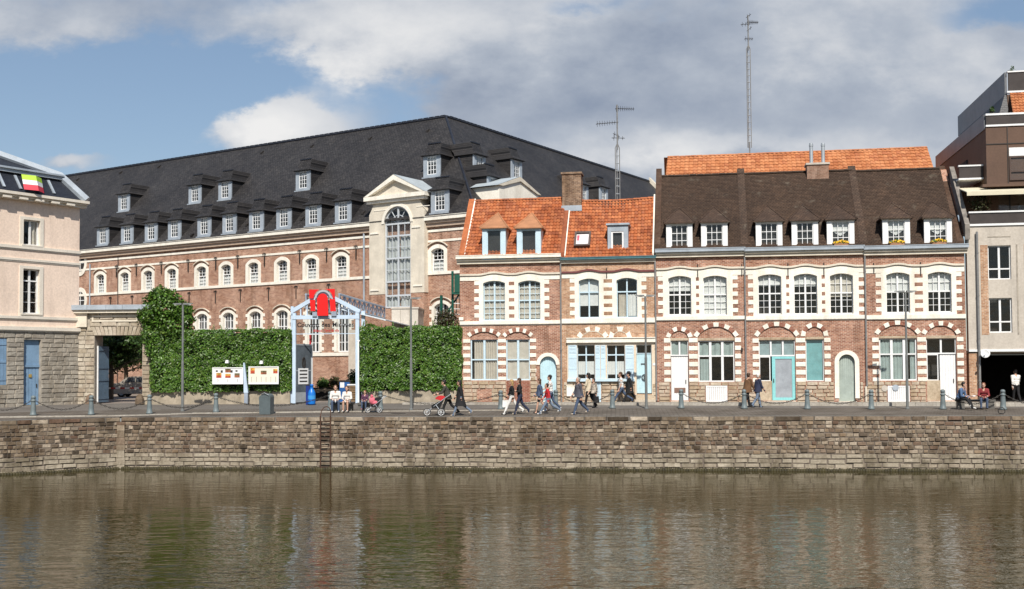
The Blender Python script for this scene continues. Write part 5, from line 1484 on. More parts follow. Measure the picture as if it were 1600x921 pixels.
# ------------------------------------------------------------------ pink house on the left
PF = Frame((-24.7, 62, 0), 56)
M_pink = plain('pink_render', (.84, .675, .56), .85, .05, .8, streak=.4, dirt=(.50, .39, .32))
M_cream = plain('cream_paint', (.76, .70, .61), .7, .05, 1.5, streak=.2)
M_blueold = plain('faded_blue_paint', (.20, .32, .47), .6, .12, 1.5)
def pink_house():
    fr = PF
    root = empty('pink_house', fr.O, fr.a, 'pink rendered house with slate mansard roof and grey stone ground floor', 'house')
    u0, u1 = -22.0, 0.0
    z1 = fr.z(100, 312); z0 = fr.z(100, 322.5)
    zst = fr.z(60, 514)
    ups = []; lows = []
    uw0, uw1 = fr.u(36, 365), fr.u(62.5, 365); pit = uw0-(fr.u(-22, 365) if False else uw0-4.3)
    pitch = 3.55
    W = uw1-uw0
    uz = (fr.z(49, 384), fr.z(49, 344)); lz = (fr.z(49, 491), fr.z(49, 420.5))
    cols = [uw0-k*pitch for k in range(5)]
    holes = [opening(a, a+W, z[0], z[1]) for a in cols for z in (uz, lz)]
    dz = (BZ+.03, fr.z(50, 531)); du = (fr.u(37.5, 580), fr.u(64, 580))
    sz = (fr.z(5, 602), fr.z(5, 529)); su = (fr.u(-16, 565), fr.u(10.5, 565))
    gh = [opening(du[0], du[1], dz[0]-.02, dz[1])]+[opening(su[0]-k*3.55, su[1]-k*3.55, *sz) for k in range(4)]
    m = MB(); m.plate([(u0, zst), (u1, zst), (u1, z0+.1), (u0, z0+.1)], holes, 0, .4); m.box(u0, u1-.002, .401, 9.5, zst, z0+.1) if False else None
    m.obj('wall', M_pink, root)
    s = MB(); s.box(u1-.4, u1-.001, .401, 9.5, BZ-.2, z0+.1); s.box(u0, u0+.4, .401, 9.5, BZ-.2, z0+.1); s.box(u0+.401, u1-.401, 9.1, 9.5, BZ-.2, z0+.1); s.obj('side_wall', M_pink, root)
    q = MB(); q.box(u0+.4, u1-.41, 1.5, 1.55, BZ, z0); q.obj('dark_backing', M_dark, root)  # added sheet whose near-black colour imitates shaded rooms
    g = MB(); g.plate([(u0, BZ-.2), (u1, BZ-.2), (u1, zst-.002), (u0, zst-.002)], gh, .02, .4); g.obj('ground_floor_wall', M_mortar, root)
    hs = [(du[0]-.0, du[1]+.0, dz[0]-1, dz[1])]+[(su[0]-k*3.55, su[1]-k*3.55, *sz) for k in range(4)]
    stone_band(root, piece_mat('grey_limestone', ((.34, .31, .27), (.42, .39, .34), (.47, .43, .37), (.38, .34, .29)), .9, (.75, .72, .68), .4), -7.2, u1-.01, BZ-.1, zst-.02, hs, .26, .4, .85, .01)
    # string mouldings and cornice
    for (y, h, p) in ((389, .16, .09), (408, .12, .07), (497, .15, .09), (514, .2, .14)):
        z = fr.z(60, y); m = MB(); m.box(u0, u1+.05, -p, .02, z-h/2, z+h/2); m.box(u0, u1+.03, -p*.5, .02, z-h/2-.07, z-h/2-.002); m.obj('string_course', M_cream, root)
    cornice(root, u0, u1+.3, z0, z1, (M_cream, M_cream), .5, gut=False)
    g = MB(); k = u0
    while k < u1-.3: g.box(k, k+.5, -.45, -.23, z0+.02, z0+(z1-z0)*.33); k += .95
    g.obj('modillions', M_cream, root)
    for a in cols:
        for (z, cur) in ((uz, ((.5, 1, 0, .98, M_curtain_b, .05, .2),)), (lz, None)):
            m = MB(); m.plate(opening(a-.2, a+W+.2, z[0]-.12, z[1]+.15), [opening(a+.01, a+W-.01, z[0]+.01, z[1]-.01)], -.05, .1); sr = m.obj('window_surround', M_cream, root)
            window(root, a-.01, a+W+.01, z[0]-.01, z[1]+.01, y=.16, cols=2, rows=((1, 1, 1),) if z is uz else ((.75, 1, 3), (.25, 1, 1)), fm=M_paint, fw=.09, mull=.11, curt=cur)
            m = MB(); m.box(a-.12, a+W+.12, -.1, .15, z[0]-.06, z[0]+.02); m.obj('sill', M_cream, root)
    dr = plank_door(root, du[0], du[1], dz[0], fr.z(50, 572.5), M_blueold, .2, 5)
    m = MB(); m.box(du[0]+.4, du[1]-.45, .15, .2, fr.z(50, 590), fr.z(50, 585)); m.obj('name_plate', plain('brass_plate', (.4, .28, .08), .5), dr)
    m = MB(); m.box(du[0], du[1], .2, .26, fr.z(50, 572), dz[1]+.01); tp = m.obj('transom_panel', M_blueold, root)
    m = MB(); m.box(du[0], du[1], .14, .24, fr.z(50, 574), fr.z(50, 570)); m.obj('rail', M_blueold, tp)
    for k in range(2):
        a, b = su[0]-k*3.55, su[1]-k*3.55; n = 6
        m = MB(); m.box(a, b, .06, .12, sz[0], sz[1]); sh = m.obj('shutter', M_blueold, root)
        for j in range(n):
            m = MB(); m.box(a+(b-a)*j/n+.006, a+(b-a)*(j+1)/n-.006, .03, .058, sz[0]+.01, sz[1]-.01); m.obj('plank', M_blueold, sh)
        for zz in (.12, .5, .88):
            m = MB(); zc = sz[0]+(sz[1]-sz[0])*zz; m.box(a+.02, b-.02, .005, .029, zc-.06, zc+.06); m.obj('batten', M_blueold, sh)
    # mansard: steep lower slope, lead band, shallow top, hipped at the right end
    e = .25; hb = fr.z(60, 272.5, .7)-z1; ht = fr.z(20, 236, 2.6)-z1
    A = [(u0, -e, z1), (u1+e, -e, z1), (u1+e, 9.5, z1)]
    B = [(u0, .75, z1+hb), (u1-.75, .75, z1+hb), (u1-.75, 9, z1+hb)]
    T = [(u0, 3.4, z1+ht), (u1-4.4, 3.4, z1+ht), (u1-4.4, 9, z1+ht)]
    m = MB(); m.quad(A[0], A[1], B[1], B[0]); m.quad(A[1], A[2], B[2], B[1]); m.quad(B[0], B[1], T[1], T[0]); m.quad(B[1], B[2], T[2], T[1]); m.quad(T[0], T[1], T[2], (u0, 9, z1+ht)); m.obj('roof', M_slate2, root)
    m = MB(); m.tube([(A[1][0], A[1][1], A[1][2]+.05), (B[1][0], B[1][1], B[1][2]+.05), (T[1][0], T[1][1], T[1][2]+.05)], .3, 6); m.obj('hip_flashing', M_lead, root)
    m = MB(); m.box(u0, u1-.75, .45, .8, z1+hb-.16, z1+hb+.14); m.box(u0, u1-.75, .36, .449, z1+hb+.02, z1+hb+.1); m.obj('lead_band', M_lead, root)
    m = MB(); m.tube([(u0, 3.4, z1+ht), (T[1][0], 3.4, z1+ht)], .14, 6); m.obj('ridge_cap', M_lead, root)
    # roof windows; the nearer carries the estate agent's board
    for x in (26, 0):
        uu = fr.u(x, 290, .2); m = MB()
        zz0, zz1 = z1+.25, z1+hb-.3
        t = (.75+e)/hb; yy = lambda z: -e+(z-z1)*t
        for (s0, s1) in ((uu, uu+.12), (uu+2.0, uu+2.12)): m.hexa([(s0, yy(zz0)-.1, zz0), (s1, yy(zz0)-.1, zz0), (s1, yy(zz0)+.2, zz0), (s0, yy(zz0)+.2, zz0), (s0, yy(zz1)-.1, zz1), (s1, yy(zz1)-.1, zz1), (s1, yy(zz1)+.2, zz1), (s0, yy(zz1)+.2, zz1)])
        m.obj('roof_window', M_lead, root)
    return root, z1, hb
PINK, PK_Z, PK_H = pink_house()

def sale_board():
    """folded lime / white / red letting board on the mansard"""
    fr = PF
    P = fr.hit(51, 287, -.2)
    root = empty('letting_board', P, fr.a, 'folded lime, white and red letting board leaning on the dark mansard roof', 'sign')
    lime = plain('lime_board', (.42, .68, .03), .5, .03); wh = M_paint; red = plain('red_board', (.65, .03, .06), .5, .03)
    h = .85
    def side(a, b):
        a = Vector(a); b = Vector(b); t = Vector((0, .25, 0))
        def strip(nm, f0, f1, mt):
            m = MB(); pa = [a+(Vector((0, .28, h)))*f0, b+(Vector((0, .28, h)))*f0, b+(Vector((0, .28, h)))*f1, a+(Vector((0, .28, h)))*f1]
            n = (b-a).cross(Vector((0, 0, 1))).normalized()*.03
            m.hexa([p for p in (pa[0], pa[1], pa[1]-n, pa[0]-n, pa[3], pa[2], pa[2]-n, pa[3]-n)]); o = m.obj(nm, mt, root); return o
        strip('red_band', 0, .36, red); strip('white_band', .362, .66, wh); strip('lime_band', .662, 1, lime)
    side((-.62, -.2, -.42), (.02, -.55, -.45)); side((.022, -.55, -.45), (.62, -.12, -.47))
    return root
SALE = sale_board()

# ------------------------------------------------------------------ stone carriage gate
GF = Frame((-24.8, 62, 0), -3.35)
def carriage_gate():
    fr = GF
    root = empty('carriage_gate', fr.O, fr.a, 'pale stone carriage gateway with flat lintel and one blue leaf standing open', 'gateway')
    xl, xo0, xo1, xr = fr.u(119, 560), fr.u(147.5, 570), fr.u(222, 570), fr.u(240, 570)
    zo, zv, zf, zc = fr.z(185, 524), fr.z(185, 511), fr.z(185, 489.5), fr.z(185, 477)
    D = 1.1
    m = MB(); m.box(xl, xo0, .03, D, BZ-.2, zv); m.box(xo1, xr, .03, D, BZ-.2, zv); m.box(xl+.3, xr, .03, D, zv+.002, zf); m.obj('masonry_core', M_mortar, root)
    stone_band(root, M_stone, xl, xo0, BZ-.1, zv, (), .25, .35, .65, .02)
    stone_band(root, M_stone, xo1, xr, BZ-.1, zv, (), .25, .35, .65, .02)
    n = 13; w = (xo1-xo0)/n
    for k in range(n):
        t = (k+.5)/n-.5; s = t*.5; m = MB(); a, b = xo0+k*w+.008, xo0+(k+1)*w-.008
        m.hexa([(a, -.03, zo), (b, -.03, zo), (b, D, zo), (a, D, zo), (a+s*.9, -.03, zv), (b+s*.9, -.03, zv), (b+s*.9, D, zv), (a+s*.9, D, zv)]); m.obj('voussoir', M_stone, root)
    stone_band(root, M_stone, xl+.75, xr, zv+.01, zf, (), .36, .6, 1.1, .02)
    m = MB(); m.box(xl-.12, fr.u(137, 500), -.14, .5, zv, zf); m.obj('corner_block', M_white2, root)
    a, b, c, d = fr.rect(144, 493, 216, 503); m = MB(); m.plate(opening(a, b, c, d), [opening(a+.1, b-.1, c+.1, d-.1)], -.06, .02); m.obj('frieze_panel', M_white2, root)
    m = MB(); m.box(xl-.2, xr, -.3, D+.2, zf+.002, zf+.18); m.obj('cornice', M_white2, root)
    k = xl-.3
    while k < xr:
        l = min(random.uniform(.8, 1.2), xr-k); m = MB(); m.box(k, k+l-.012, -.42, D+.3, zf+.182, zc); m.obj('coping_slab', M_lead, root); k += l
    # gate leaf swung inwards
    lf = MB(); L = 1.0; M_leaf = plain('grey_blue_gate_paint', (.12, .185, .26), .6, .15, 1.5); hgt = fr.z(155, 540)-BZ-.1
    lf.box(0, L, 0, .06, 0, hgt); leaf = lf.obj('gate_leaf', M_leaf, root, (xo0+.05, .35, BZ+.06), rad(79))
    for z in (.25, hgt*.4, hgt*.62, hgt-.2):
        m = MB(); m.box(.02, L-.02, -.05, -.002, z-.06, z+.06); m.obj('rail', M_leaf, leaf)
    for k in range(7):
        m = MB(); m.box(L*k/7+.008, L*(k+1)/7-.008, -.025, -.001, .02, hgt-.02); m.obj('plank', M_leaf, leaf)
    m = MB(); m.box(-.02, .02, -.03, .09, 0, hgt+.02); m.obj('edge_strip', M_paint, leaf)
    for x in (143, 213):     # guard stones at the foot
        u = fr.u(x if x < 200 else 220.5, 625); m = MB(); m.lathe([(.26, 0), (.24, .3), (.15, .5), (.03, .58)], (u, -.2, BZ-.02), 10); m.obj('guard_stone', M_qstone, root)
    return root
carriage_gate()
# ------------------------------------------------------------------ foliage
def add_leaf(mb, p, n, size, mi=0):
    n = n.normalized(); r = Vector((random.uniform(-1, 1), random.uniform(-1, 1), random.uniform(-1, 1)))
    t = n.cross(r)
    if t.length < 1e-4: t = n.orthogonal()
    t.normalize(); b = n.cross(t)
    l, w = size*random.uniform(.8, 1.25), size*random.uniform(.6, .85)
    tip = p+t*l*.6-n*l*.12; tail = p-t*l*.5; fold = n*w*.16
    i = len(mb.v); mb.v += [tuple(tail), tuple(p+b*w*.5-fold), tuple(tip), tuple(p-b*w*.5-fold)]
    mb.f += [(i, i+1, i+2), (i, i+2, i+3)]; mb.m += [mi, mi]
IVY = leafmat('ivy_leaf', ((.028, .066, .009), (.06, .135, .016), (.095, .20, .025), (.14, .255, .04), (.04, .09, .011), (.18, .26, .048)), .4, .45)
TREE = leafmat('tree_leaf', ((.02, .045, .01), (.04, .085, .018), (.075, .13, .03)), .45)  # dark greens put the courtyard's shade into the leaf colour
BUSH = leafmat('bush_leaf', ((.03, .07, .012), (.06, .12, .02), (.10, .17, .035)), .5)
BROWNLEAF = leafmat('bronze_leaf', ((.035, .022, .012), (.07, .045, .02), (.05, .07, .02), (.10, .06, .03)), .5)
M_ivyshade = plain('dark_green_shade', (.012, .02, .008), .9, .3, 2)  # dark green backing colour imitates the shade deep among the leaves
M_bark = plain('bark', (.09, .07, .05), .9, .3, 4)
def ivy_panel(parent, u0, u1, z0, z1, dens=230, size=.15, y=0.0, name='leaves', topj=.25):
    mb = MB(); n = int((u1-u0)*(z1-z0)*dens)
    for k in range(n):
        u = random.uniform(u0-.08, u1+.08); z = random.uniform(z0, z1+.1)
        q = noise.noise(Vector((u*.8, z*.8, 1.3)))*.24+noise.noise(Vector((u*2.7, z*2.7, 5.1)))*.14
        if noise.noise(Vector((u*2.1, z*2.1, 8.7))) > .42 and random.random() < .75: continue
        z = min(z, z1+topj*noise.noise(Vector((u*1.1, 9, 2)))+random.uniform(-.05, .12))
        if z < z0+.25*abs(noise.noise(Vector((u*1.6, 4, 7)))): continue
        p = Vector((u, min(-.02, y-.2-q-random.uniform(0, .12)), z))
        nn = Vector((random.gauss(0, .55), -1, random.gauss(.35, .5)))
        add_leaf(mb, p, nn, size*random.choice((.65, .85, 1, 1, 1.25)))
    for k in range(int((u1-u0)*3)):      # stray shoots
        u = random.uniform(u0, u1); z = z1+topj*noise.noise(Vector((u*1.1, 9, 2))); l = random.uniform(.15, .45); dx = random.uniform(-.3, .3)
        for j in range(int(l/.05)): add_leaf(mb, Vector((u+dx*j*.05/l*.5, y-.1, z+j*.05)), Vector((random.gauss(0, .6), -1, .3)), size*.7)
    for ue, sg in ((u0, -1), (u1, 1)):       # uneven ends
        for k in range(int((z1-z0)*dens*.35)):
            z = random.uniform(z0+.1, z1); o = .18*abs(noise.noise(Vector((ue, z*1.3, 3))))+random.uniform(0, .1)
            add_leaf(mb, Vector((ue+sg*o, y-random.uniform(-.3, .35), z)), Vector((sg*1.0, -.6+random.gauss(0, .4), random.gauss(.2, .4))), size*random.uniform(.7, 1.2))
    # top edge
    for k in range(int((u1-u0)*dens*.5)):
        u = random.uniform(u0, u1); p = Vector((u, y+random.uniform(-.2, .35), z1+topj*noise.noise(Vector((u*1.1, 9, 2)))+random.uniform(-.05, .1)))
        add_leaf(mb, p, Vector((random.gauss(0, .5), random.gauss(-.3, .4), 1)), size)
    return mb.obj(name, IVY, parent)
def leaf_blob(mb, c, r, n, size, flat=1.0, shell=.55, out=.75):
    for k in range(n):
        d = Vector((random.gauss(0, 1), random.gauss(0, 1), random.gauss(0, 1))).normalized()
        f = random.uniform(shell, 1.0)*(1+.25*noise.noise(d*2.2+Vector(c)))
        p = Vector((c[0]+d.x*r[0]*f, c[1]+d.y*r[1]*f, c[2]+d.z*r[2]*f*flat))
        add_leaf(mb, p, d*out+Vector((random.gauss(0, .5), random.gauss(0, .5), random.gauss(.2, .5))), size)
def ivy_wall(name, label, x0, x1, yt, yb, posts=()):
    fr = GF
    root = empty(name, fr.O, fr.a, label, 'hedge', 'ivy-covered walls')
    a, b = fr.u(x0, 570), fr.u(x1, 570); zt, zb = fr.z((x0+x1)/2, yt), fr.z((x0+x1)/2, yb)
    m = MB(); m.box(a, b, .0, .35, zb-.02, zt-.1); m.obj('backing_wall', M_ivyshade, root)
    m = MB(); k = a
    while k < b-.05:
        l = min(random.uniform(1.4, 2.2), b-k); q = MB(); q.box(k+.004, k+l-.004, -.12, .42, BZ-.2, zb+.02); q.obj('base_block', plain('low_wall_stone', (.36, .31, .24), .9, .2, 2, streak=.6, dirt=(.2, .17, .12)), root); k += l
    tag(ivy_panel(root, a, b, zb-.02, zt, 480, .125), kind='stuff')
    return root, a, b, zt, zb
IW1 = ivy_wall('ivy_wall', 'broad ivy-covered wall carrying two notice boards, beside the carriage gate', 240, 454, 518, 612)
IW2 = ivy_wall('ivy_wall', 'ivy-covered wall between the blue entrance canopy and the corner brick house', 566, 719, 513, 611)
def climbing_shrub():
    fr = GF; u, z = fr.uz(258, 500); 
    root = empty('climbing_shrub', fr.world(u, .1, BZ), fr.a, 'bulky dark green climbing shrub swelling above the ivy next to the gate', 'shrub')
    mb = MB(); zz = lambda y: fr.z(258, y)-BZ
    for (dx, y, rx, rz, n) in ((-.1, 478, 1.25, 1.0, 2600), (.9, 487, .75, .6, 1100), (-.9, 492, .7, .75, 1100), (-.25, 462, .7, .55, 900), (.35, 510, 1.4, .6, 1300), (-.95, 522, .4, .9, 600), (-.75, 545, .3, .8, 350), (1.25, 499, .5, .3, 350)):
        leaf_blob(mb, (dx, -.1, zz(y)), (rx, .65, rz), n, .16)
    tag(mb.obj('leaves', IVY, root), kind='stuff')
    st = MB()
    for k in range(5): st.tube([(random.uniform(-.5, .5), .1, 0), (random.uniform(-.6, .6), .05, 1.8), (random.uniform(-.8, .8), 0, 3.4), (random.uniform(-.9, .9), -.1, 4.6)], [.09, .07, .05, .02], 6)
    st.obj('stem', M_bark, root)
climbing_shrub()
def tree(name, label, X, Y, zc, r, n, leaf, h, size=.2, group=None, cat='tree'):
    root = empty(name, (X, Y, BZ), 0, label, cat, group)
    tr = MB(); tr.tube([(0, 0, -.1), (.05, 0, h*.3), (-.03, .05, h*.6), (0, 0, h*.85)], [.2, .16, .12, .05], 8)
    lim = []
    for k in range(7):
        an = k*2.4; z = h*(.35+.06*k); e = (math.cos(an)*r[0]*.7, math.sin(an)*r[1]*.7, z+.9)
        tr.tube([(0, 0, z), (e[0]*.5, e[1]*.5, z+.6), e], [.08, .05, .02], 6); lim.append(e)
    tr.obj('trunk', M_bark, root)
    mb = MB(); 
    for k in range(26):
        d = Vector((random.gauss(0, 1), random.gauss(0, 1), random.gauss(0, 1))).normalized()*random.uniform(.3, .85)
        leaf_blob(mb, (d.x*r[0], d.y*r[1], zc+d.z*r[2]), (r[0]*.36, r[1]*.36, r[2]*.34), n//26, size, shell=.3)
    tag(mb.obj('crown', leaf, root), kind='stuff')
    return root
tree('courtyard_tree', 'dark leafy tree filling the view through the carriage gate', -26.0, 70.5, 3.6, (3.0, 2.4, 2.0), 8000, TREE, 5.0, .2)
tree('courtyard_tree', 'second shaded tree further back behind the carriage gate', -29.3, 82.5, 3.5, (4.4, 2.6, 2.6), 6500, TREE, 4.8, .26)
def shrub(name, label, P, r, n, leaf, size=.12, stems=4, group=None):
    root = empty(name, P, 0, label, 'shrub', group)
    mb = MB(); leaf_blob(mb, (0, 0, r[2]*.95), r, n, size, shell=.35); tag(mb.obj('leaves', leaf, root), kind='stuff')
    st = MB()
    for k in range(stems): st.tube([(random.uniform(-.1, .1), random.uniform(-.1, .1), -.02), (random.uniform(-.5, .5)*r[0], random.uniform(-.5, .5)*r[1], r[2]*1.1)], [.025, .01], 5)
    st.obj('stem', M_bark, root)
    return root
def at(x, y, D):
    """point on the pixel ray at forward distance D"""
    d = ray(x, y); return CAM+d*(D/d.y)
def shrub_at(label, x, yb, D, w, h, leaf, n, name='shrub', size=.12):
    P = at(x, yb, D); s = D/FPX; return shrub(name, label, P, (w*s/2, w*s/2, h*s/2), n, leaf, size)
shrub_at('rounded green shrub behind the seated pair at the entrance', 505, 612, 66, 24, 22, BUSH, 700)
shrub_at('bronze leaved shrub beside the blue recycling box', 523, 612, 66, 20, 26, BROWNLEAF, 700)
shrub_at('dark green shrub at the foot of the cream pillar in the entrance', 553, 606, 65, 22, 30, TREE, 800)
shrub_at('bronze bush rising behind the ivy at the foot of the spiral stair', 697, 522, 63.5, 42, 42, BROWNLEAF, 1300)
def raised_bed():
    P = at(505, 628, 66); root = empty('raised_bed', (P.x, P.y, BZ), 0, 'low dark planted bank with a timber edge under the entrance shrubs', 'planter')
    m = MB(); m.hexa([(-1.1, -.9, 0), (2.3, -.9, 0), (2.3, 1.2, 0), (-1.1, 1.2, 0), (-1.0, -.5, P.z*0+.75), (2.2, -.5, .75), (2.2, 1.1, .75), (-1.0, 1.1, .75)]); m.obj('bank', plain('dark_soil', (.03, .022, .016), .95, .3, 4), root)
    m = MB(); m.box(-1.1, 2.3, -.96, -.86, .55, .68); m.obj('edging', plain('timber', (.35, .28, .19), .85), root)
raised_bed()

# ------------------------------------------------------------------ blue entrance canopy with red emblem
M_skyblue = plain('sky_blue_steel', (.52, .64, .78), .4, .05, 2)
M_steel = plain('grey_blue_steel', (.30, .35, .43), .4, .1, 2)
M_red = plain('signal_red', (.78, .012, .012), .4, .02, 2)
def text_obj(txt, size, mat, name, parent, loc, width=None, ext=.015, rz=0.0):
    cu = bpy.data.curves.new(name, 'FONT'); cu.body = txt; cu.size = size; cu.extrude = ext; cu.align_x = 'LEFT'; cu.offset = size*.02; cu.space_character = 1.12
    ob = bpy.data.objects.new(name, cu); COL.objects.link(ob)
    dg = bpy.context.evaluated_depsgraph_get()
    me = bpy.data.meshes.new_from_object(ob.evaluated_get(dg)); bpy.data.objects.remove(ob)
    if width:
        xs = [v.co.x for v in me.vertices]; k = width/(max(xs)-min(xs)); x0 = min(xs)
        for v in me.vertices: v.co.x = (v.co.x-x0)*k
    for v in me.vertices: v.co = Vector((v.co.x, -v.co.z, v.co.y))
    me.materials.clear(); me.materials.append(mat)
    o = link(name, me, parent, loc); o.rotation_euler = (0, 0, rz); o['kind'] = 'stuff'
    return o
def entrance():
    fr = GF; f = -.35
    root = empty('entrance_canopy', fr.O, fr.a, 'sky blue steel entrance canopy with red arch emblem, lettering and lattice beam', 'canopy')
    U = lambda x, y=560: fr.u(x, y, f)
    Z = lambda y, x=508: fr.z(x, y, f)
    def post(x0, x1, yt, d0=f-.1, d1=f+.1, nm='post', zb=BZ):
        m = MB(); m.box(U(x0), U(x1), d0, d1, zb, Z(yt)); return m.obj(nm, M_skyblue, root)
    post(452, 456.5, 478, f+.3, f+.45); post(457.5, 462.5, 489); post(556, 561.5, 489); post(563, 568.5, 486, f+.3, f+.45)
    m = MB(); m.box(U(455.5), U(562), f-.13, f+.12, Z(499), Z(493)); m.obj('cross_beam', M_skyblue, root)
    ap = (U(506, 465), Z(461)); th = .22
    for sd, (x, y) in enumerate(((457, 489.5), (561, 490.5))):
        e = (U(x, 490), Z(y)); n = Vector((ap[0]-e[0], ap[1]-e[1])).normalized(); p = Vector((-n.y, n.x))*th*(1 if sd == 0 else -1)
        m = MB(); pts = [e, ap, (ap[0]+p.x*.0, ap[1]+th*1.1), (e[0]+p.x, e[1]+p.y)]
        if sd: pts = pts[::-1]
        m.plate(pts, [], f-.1, f+.1); m.obj('rafter', M_skyblue, root)
    for x in (470, 480, 530, 545):
        k = abs(x-506)/50; m = MB(); m.box(U(x)-.03, U(x)+.03, f-.05, f+.05, Z(493), Z(463+26*k)); m.obj('strut', M_skyblue, root)
    # second frame behind and the long lattice beam running back to the convent
    y1 = 14.5; zt, zb = Z(460, 525), Z(481, 525)
    ub = U(530, 470)
    for (uu, nm) in ((ub, 'lattice_beam'), (U(478, 470), 'lattice_beam')):
        m = MB(); m.tube([(uu, f, zt), (uu, f+y1, zt)], .07, 6); m.tube([(uu, f, zb), (uu, f+y1, zb)], .07, 6); lb = m.obj(nm, M_steel, root)
        n = 10
        for k in range(n+1):
            yy = f+y1*k/n; m = MB(); m.tube([(uu, yy, zb), (uu, yy, zt)], .045, 5)
            if k < n: m.tube([(uu, yy, zb), (uu, yy+y1/n, zt)], .035, 5); m.tube([(uu, yy, zt), (uu, yy+y1/n, zb)], .035, 5)
            m.obj('lattice_bay', M_steel, lb)
    m = MB(); m.hexa([(ub+.1, f+.1, zb-.12), (ub+2.6, f+.1, zb-.75), (ub+2.6, f+y1, zb-.75), (ub+.1, f+y1, zb-.12), (ub+.1, f+.1, zb-.06), (ub+2.6, f+.1, zb-.69), (ub+2.6, f+y1, zb-.69), (ub+.1, f+y1, zb-.06)])
    m.obj('roof_panel', plain('pale_canopy_sheet', (.62, .70, .76), .35, .05, 1), root)
    # emblem: red plates in front of the gable, silver ring between them
    g = f-.22
    cu = U(506, 480); s = (U(540, 480)-U(480, 480))/60        # metres per picture unit at this depth
    X = lambda x: cu+(x-506)*s
    def plate_px(pts, nm, mt, y0, y1_): 
        m = MB(); P = [(X(x), Z(y)) for x, y in pts]
        ar = sum(P[i-1][0]*P[i][1]-P[i][0]*P[i-1][1] for i in range(len(P)))
        m.plate(P if ar > 0 else P[::-1], [], y0, y1_); return m.obj(nm, mt, root)
    q = lambda a0, a1, r, c=(506.3, 467): [(c[0]+r*math.cos(rad(a0+(a1-a0)*k/8)), c[1]-r*math.sin(rad(a0+(a1-a0)*k/8))) for k in range(9)]
    plate_px([(484.2, 453), (500, 453)]+q(112, 178, 15)+[(485, 467)], 'emblem_quarter', M_red, g, g+.05)
    plate_px([(524.3, 452.3), (508, 452.3)]+q(68, 2, 15)+[(524.5, 467)], 'emblem_quarter', M_red, g, g+.05)
    plate_px([(485.6, 469), (493.8, 469), (494.2, 486.5), (487, 486.5)], 'emblem_block', M_red, g, g+.05)
    plate_px([(516.4, 468), (524.8, 468), (526, 487), (517.8, 487)], 'emblem_block', M_red, g, g+.05)
    plate_px([(498.3, 494), (515, 494), (514, 466)]+q(5, 175, 7.6)+[(497.4, 466)], 'emblem_arch', M_red, g-.12, g-.06)
    plate_px(q(4, 176, 13.2)+q(176, 4, 10.4), 'emblem_ring', plain('brushed_silver', (.62, .66, .70), .3, .05, 2, metal=.6), g-.02, g+.03)
    for (x0, x1, ya, yb) in ((489.5, 496.5, 488, 494.8), (519, 526.8, 487.5, 494.5), (500.5, 516, 494.3, 497.6)):
        m = MB(); m.box(X(x0), X(x1), g, g+.18, Z(yb), Z(ya)); m.obj('emblem_foot', M_steel, root)
    # lettering standing on a thin glass fascia
    m = MB(); m.box(U(463), U(556), f-.02, f-.0, Z(522.5), Z(500)); m.obj('glass_fascia', M_glass, root)
    m = MB(); m.box(U(462.5), U(556.5), f-.04, f+.03, Z(522.4), Z(521.4)); m.obj('fascia_rail', M_skyblue, root)
    text_obj('Couvent des Minimes', .36, plain('black_letters', (.01, .01, .012), .5, .02), 'lettering', root, (U(464.8), f-.06, Z(511.2)), U(553)-U(464.8), .02)
    text_obj('Alliance : Terre de ville', .2, plain('dark_red_letters', (.5, .04, .04), .5, .02), 'lettering', root, (U(490), f-.06, Z(518.8)), U(530)-U(490), .015)
    # open glazed leaf with a poster, and the slim frame on the other side
    m = MB(); L = 1.3; h = Z(536)-BZ-.1; m.plate(opening(0, L, 0, h), [opening(.07, L-.07, h*.55, h-.08), opening(.07, L-.07, .55, h*.53)], 0, .06)
    lf = m.obj('gate_leaf', M_zinc, root, (U(461.5), f-.05, BZ+.05), rad(58))
    dk = plain('smoked_panel', (.10, .12, .14), .15, .2, 3)
    m = MB(); m.box(.06, L-.06, .02, .035, h*.54, h-.07); m.box(.06, L-.06, .02, .035, .54, h*.54-.01); m.obj('panel', dk, lf)
    for (a, b, c, d) in ((.25, 1.0, 1.0, 1.9), ): 
        m = MB(); m.box(a, b, -.012, .015, c, d); m.obj('notice', M_paint, lf)
        for k in range(4): m = MB(); m.box(a+.08, b-.08, -.016, -.0125, c+.12+k*.2, c+.2+k*.2); m.obj('notice_line', M_iron, lf)
    m = MB(); m.tube([(.65+.12*math.cos(k*.7854), -.01, h*.68+.3*math.sin(k*.7854)) for k in range(8)], .03, 5, closed=True); m.tube([(.65, -.01, h*.68-.28), (.65, -.01, h*.68+.28)], .025, 5); m.obj('crest', M_iron, lf)
    m = MB(); m.box(-.02, .03, -.03, .09, 0, h+.05); m.box(L-.03, L+.02, -.03, .09, 0, h+.05); m.obj('edge_strip', M_paint, lf)
    m = MB(); m.box(U(559.8), U(561.8), f-.16, f-.1, BZ, Z(533)); m.box(U(559), U(563), f-.12, f+.3, Z(534), Z(532.5)); m.obj('side_rail', M_paint, root)
    m = MB(); a = U(481.2); m.box(a, a+.1, f+.3, f+.34, Z(538), Z(523)); m.obj('red_banner', plain('dark_red_banner', (.42, .02, .03), .7), root)
    return root
entrance()
def cream_pillar():
    P = at(552, 600, 70); root = empty('concrete_pillar', (P.x, P.y, BZ), rad(-3), 'plain cream concrete pillar standing inside the entrance', 'pillar')
    m = MB(); m.box(-.26, .26, -.25, .25, -.1, at(552, 516, 70).z-BZ); m.obj('shaft', M_concrete, root); m = MB(); m.box(-.32, .32, -.31, .31, -.1, .12); m.obj('plinth', M_concrete, root)
cream_pillar()
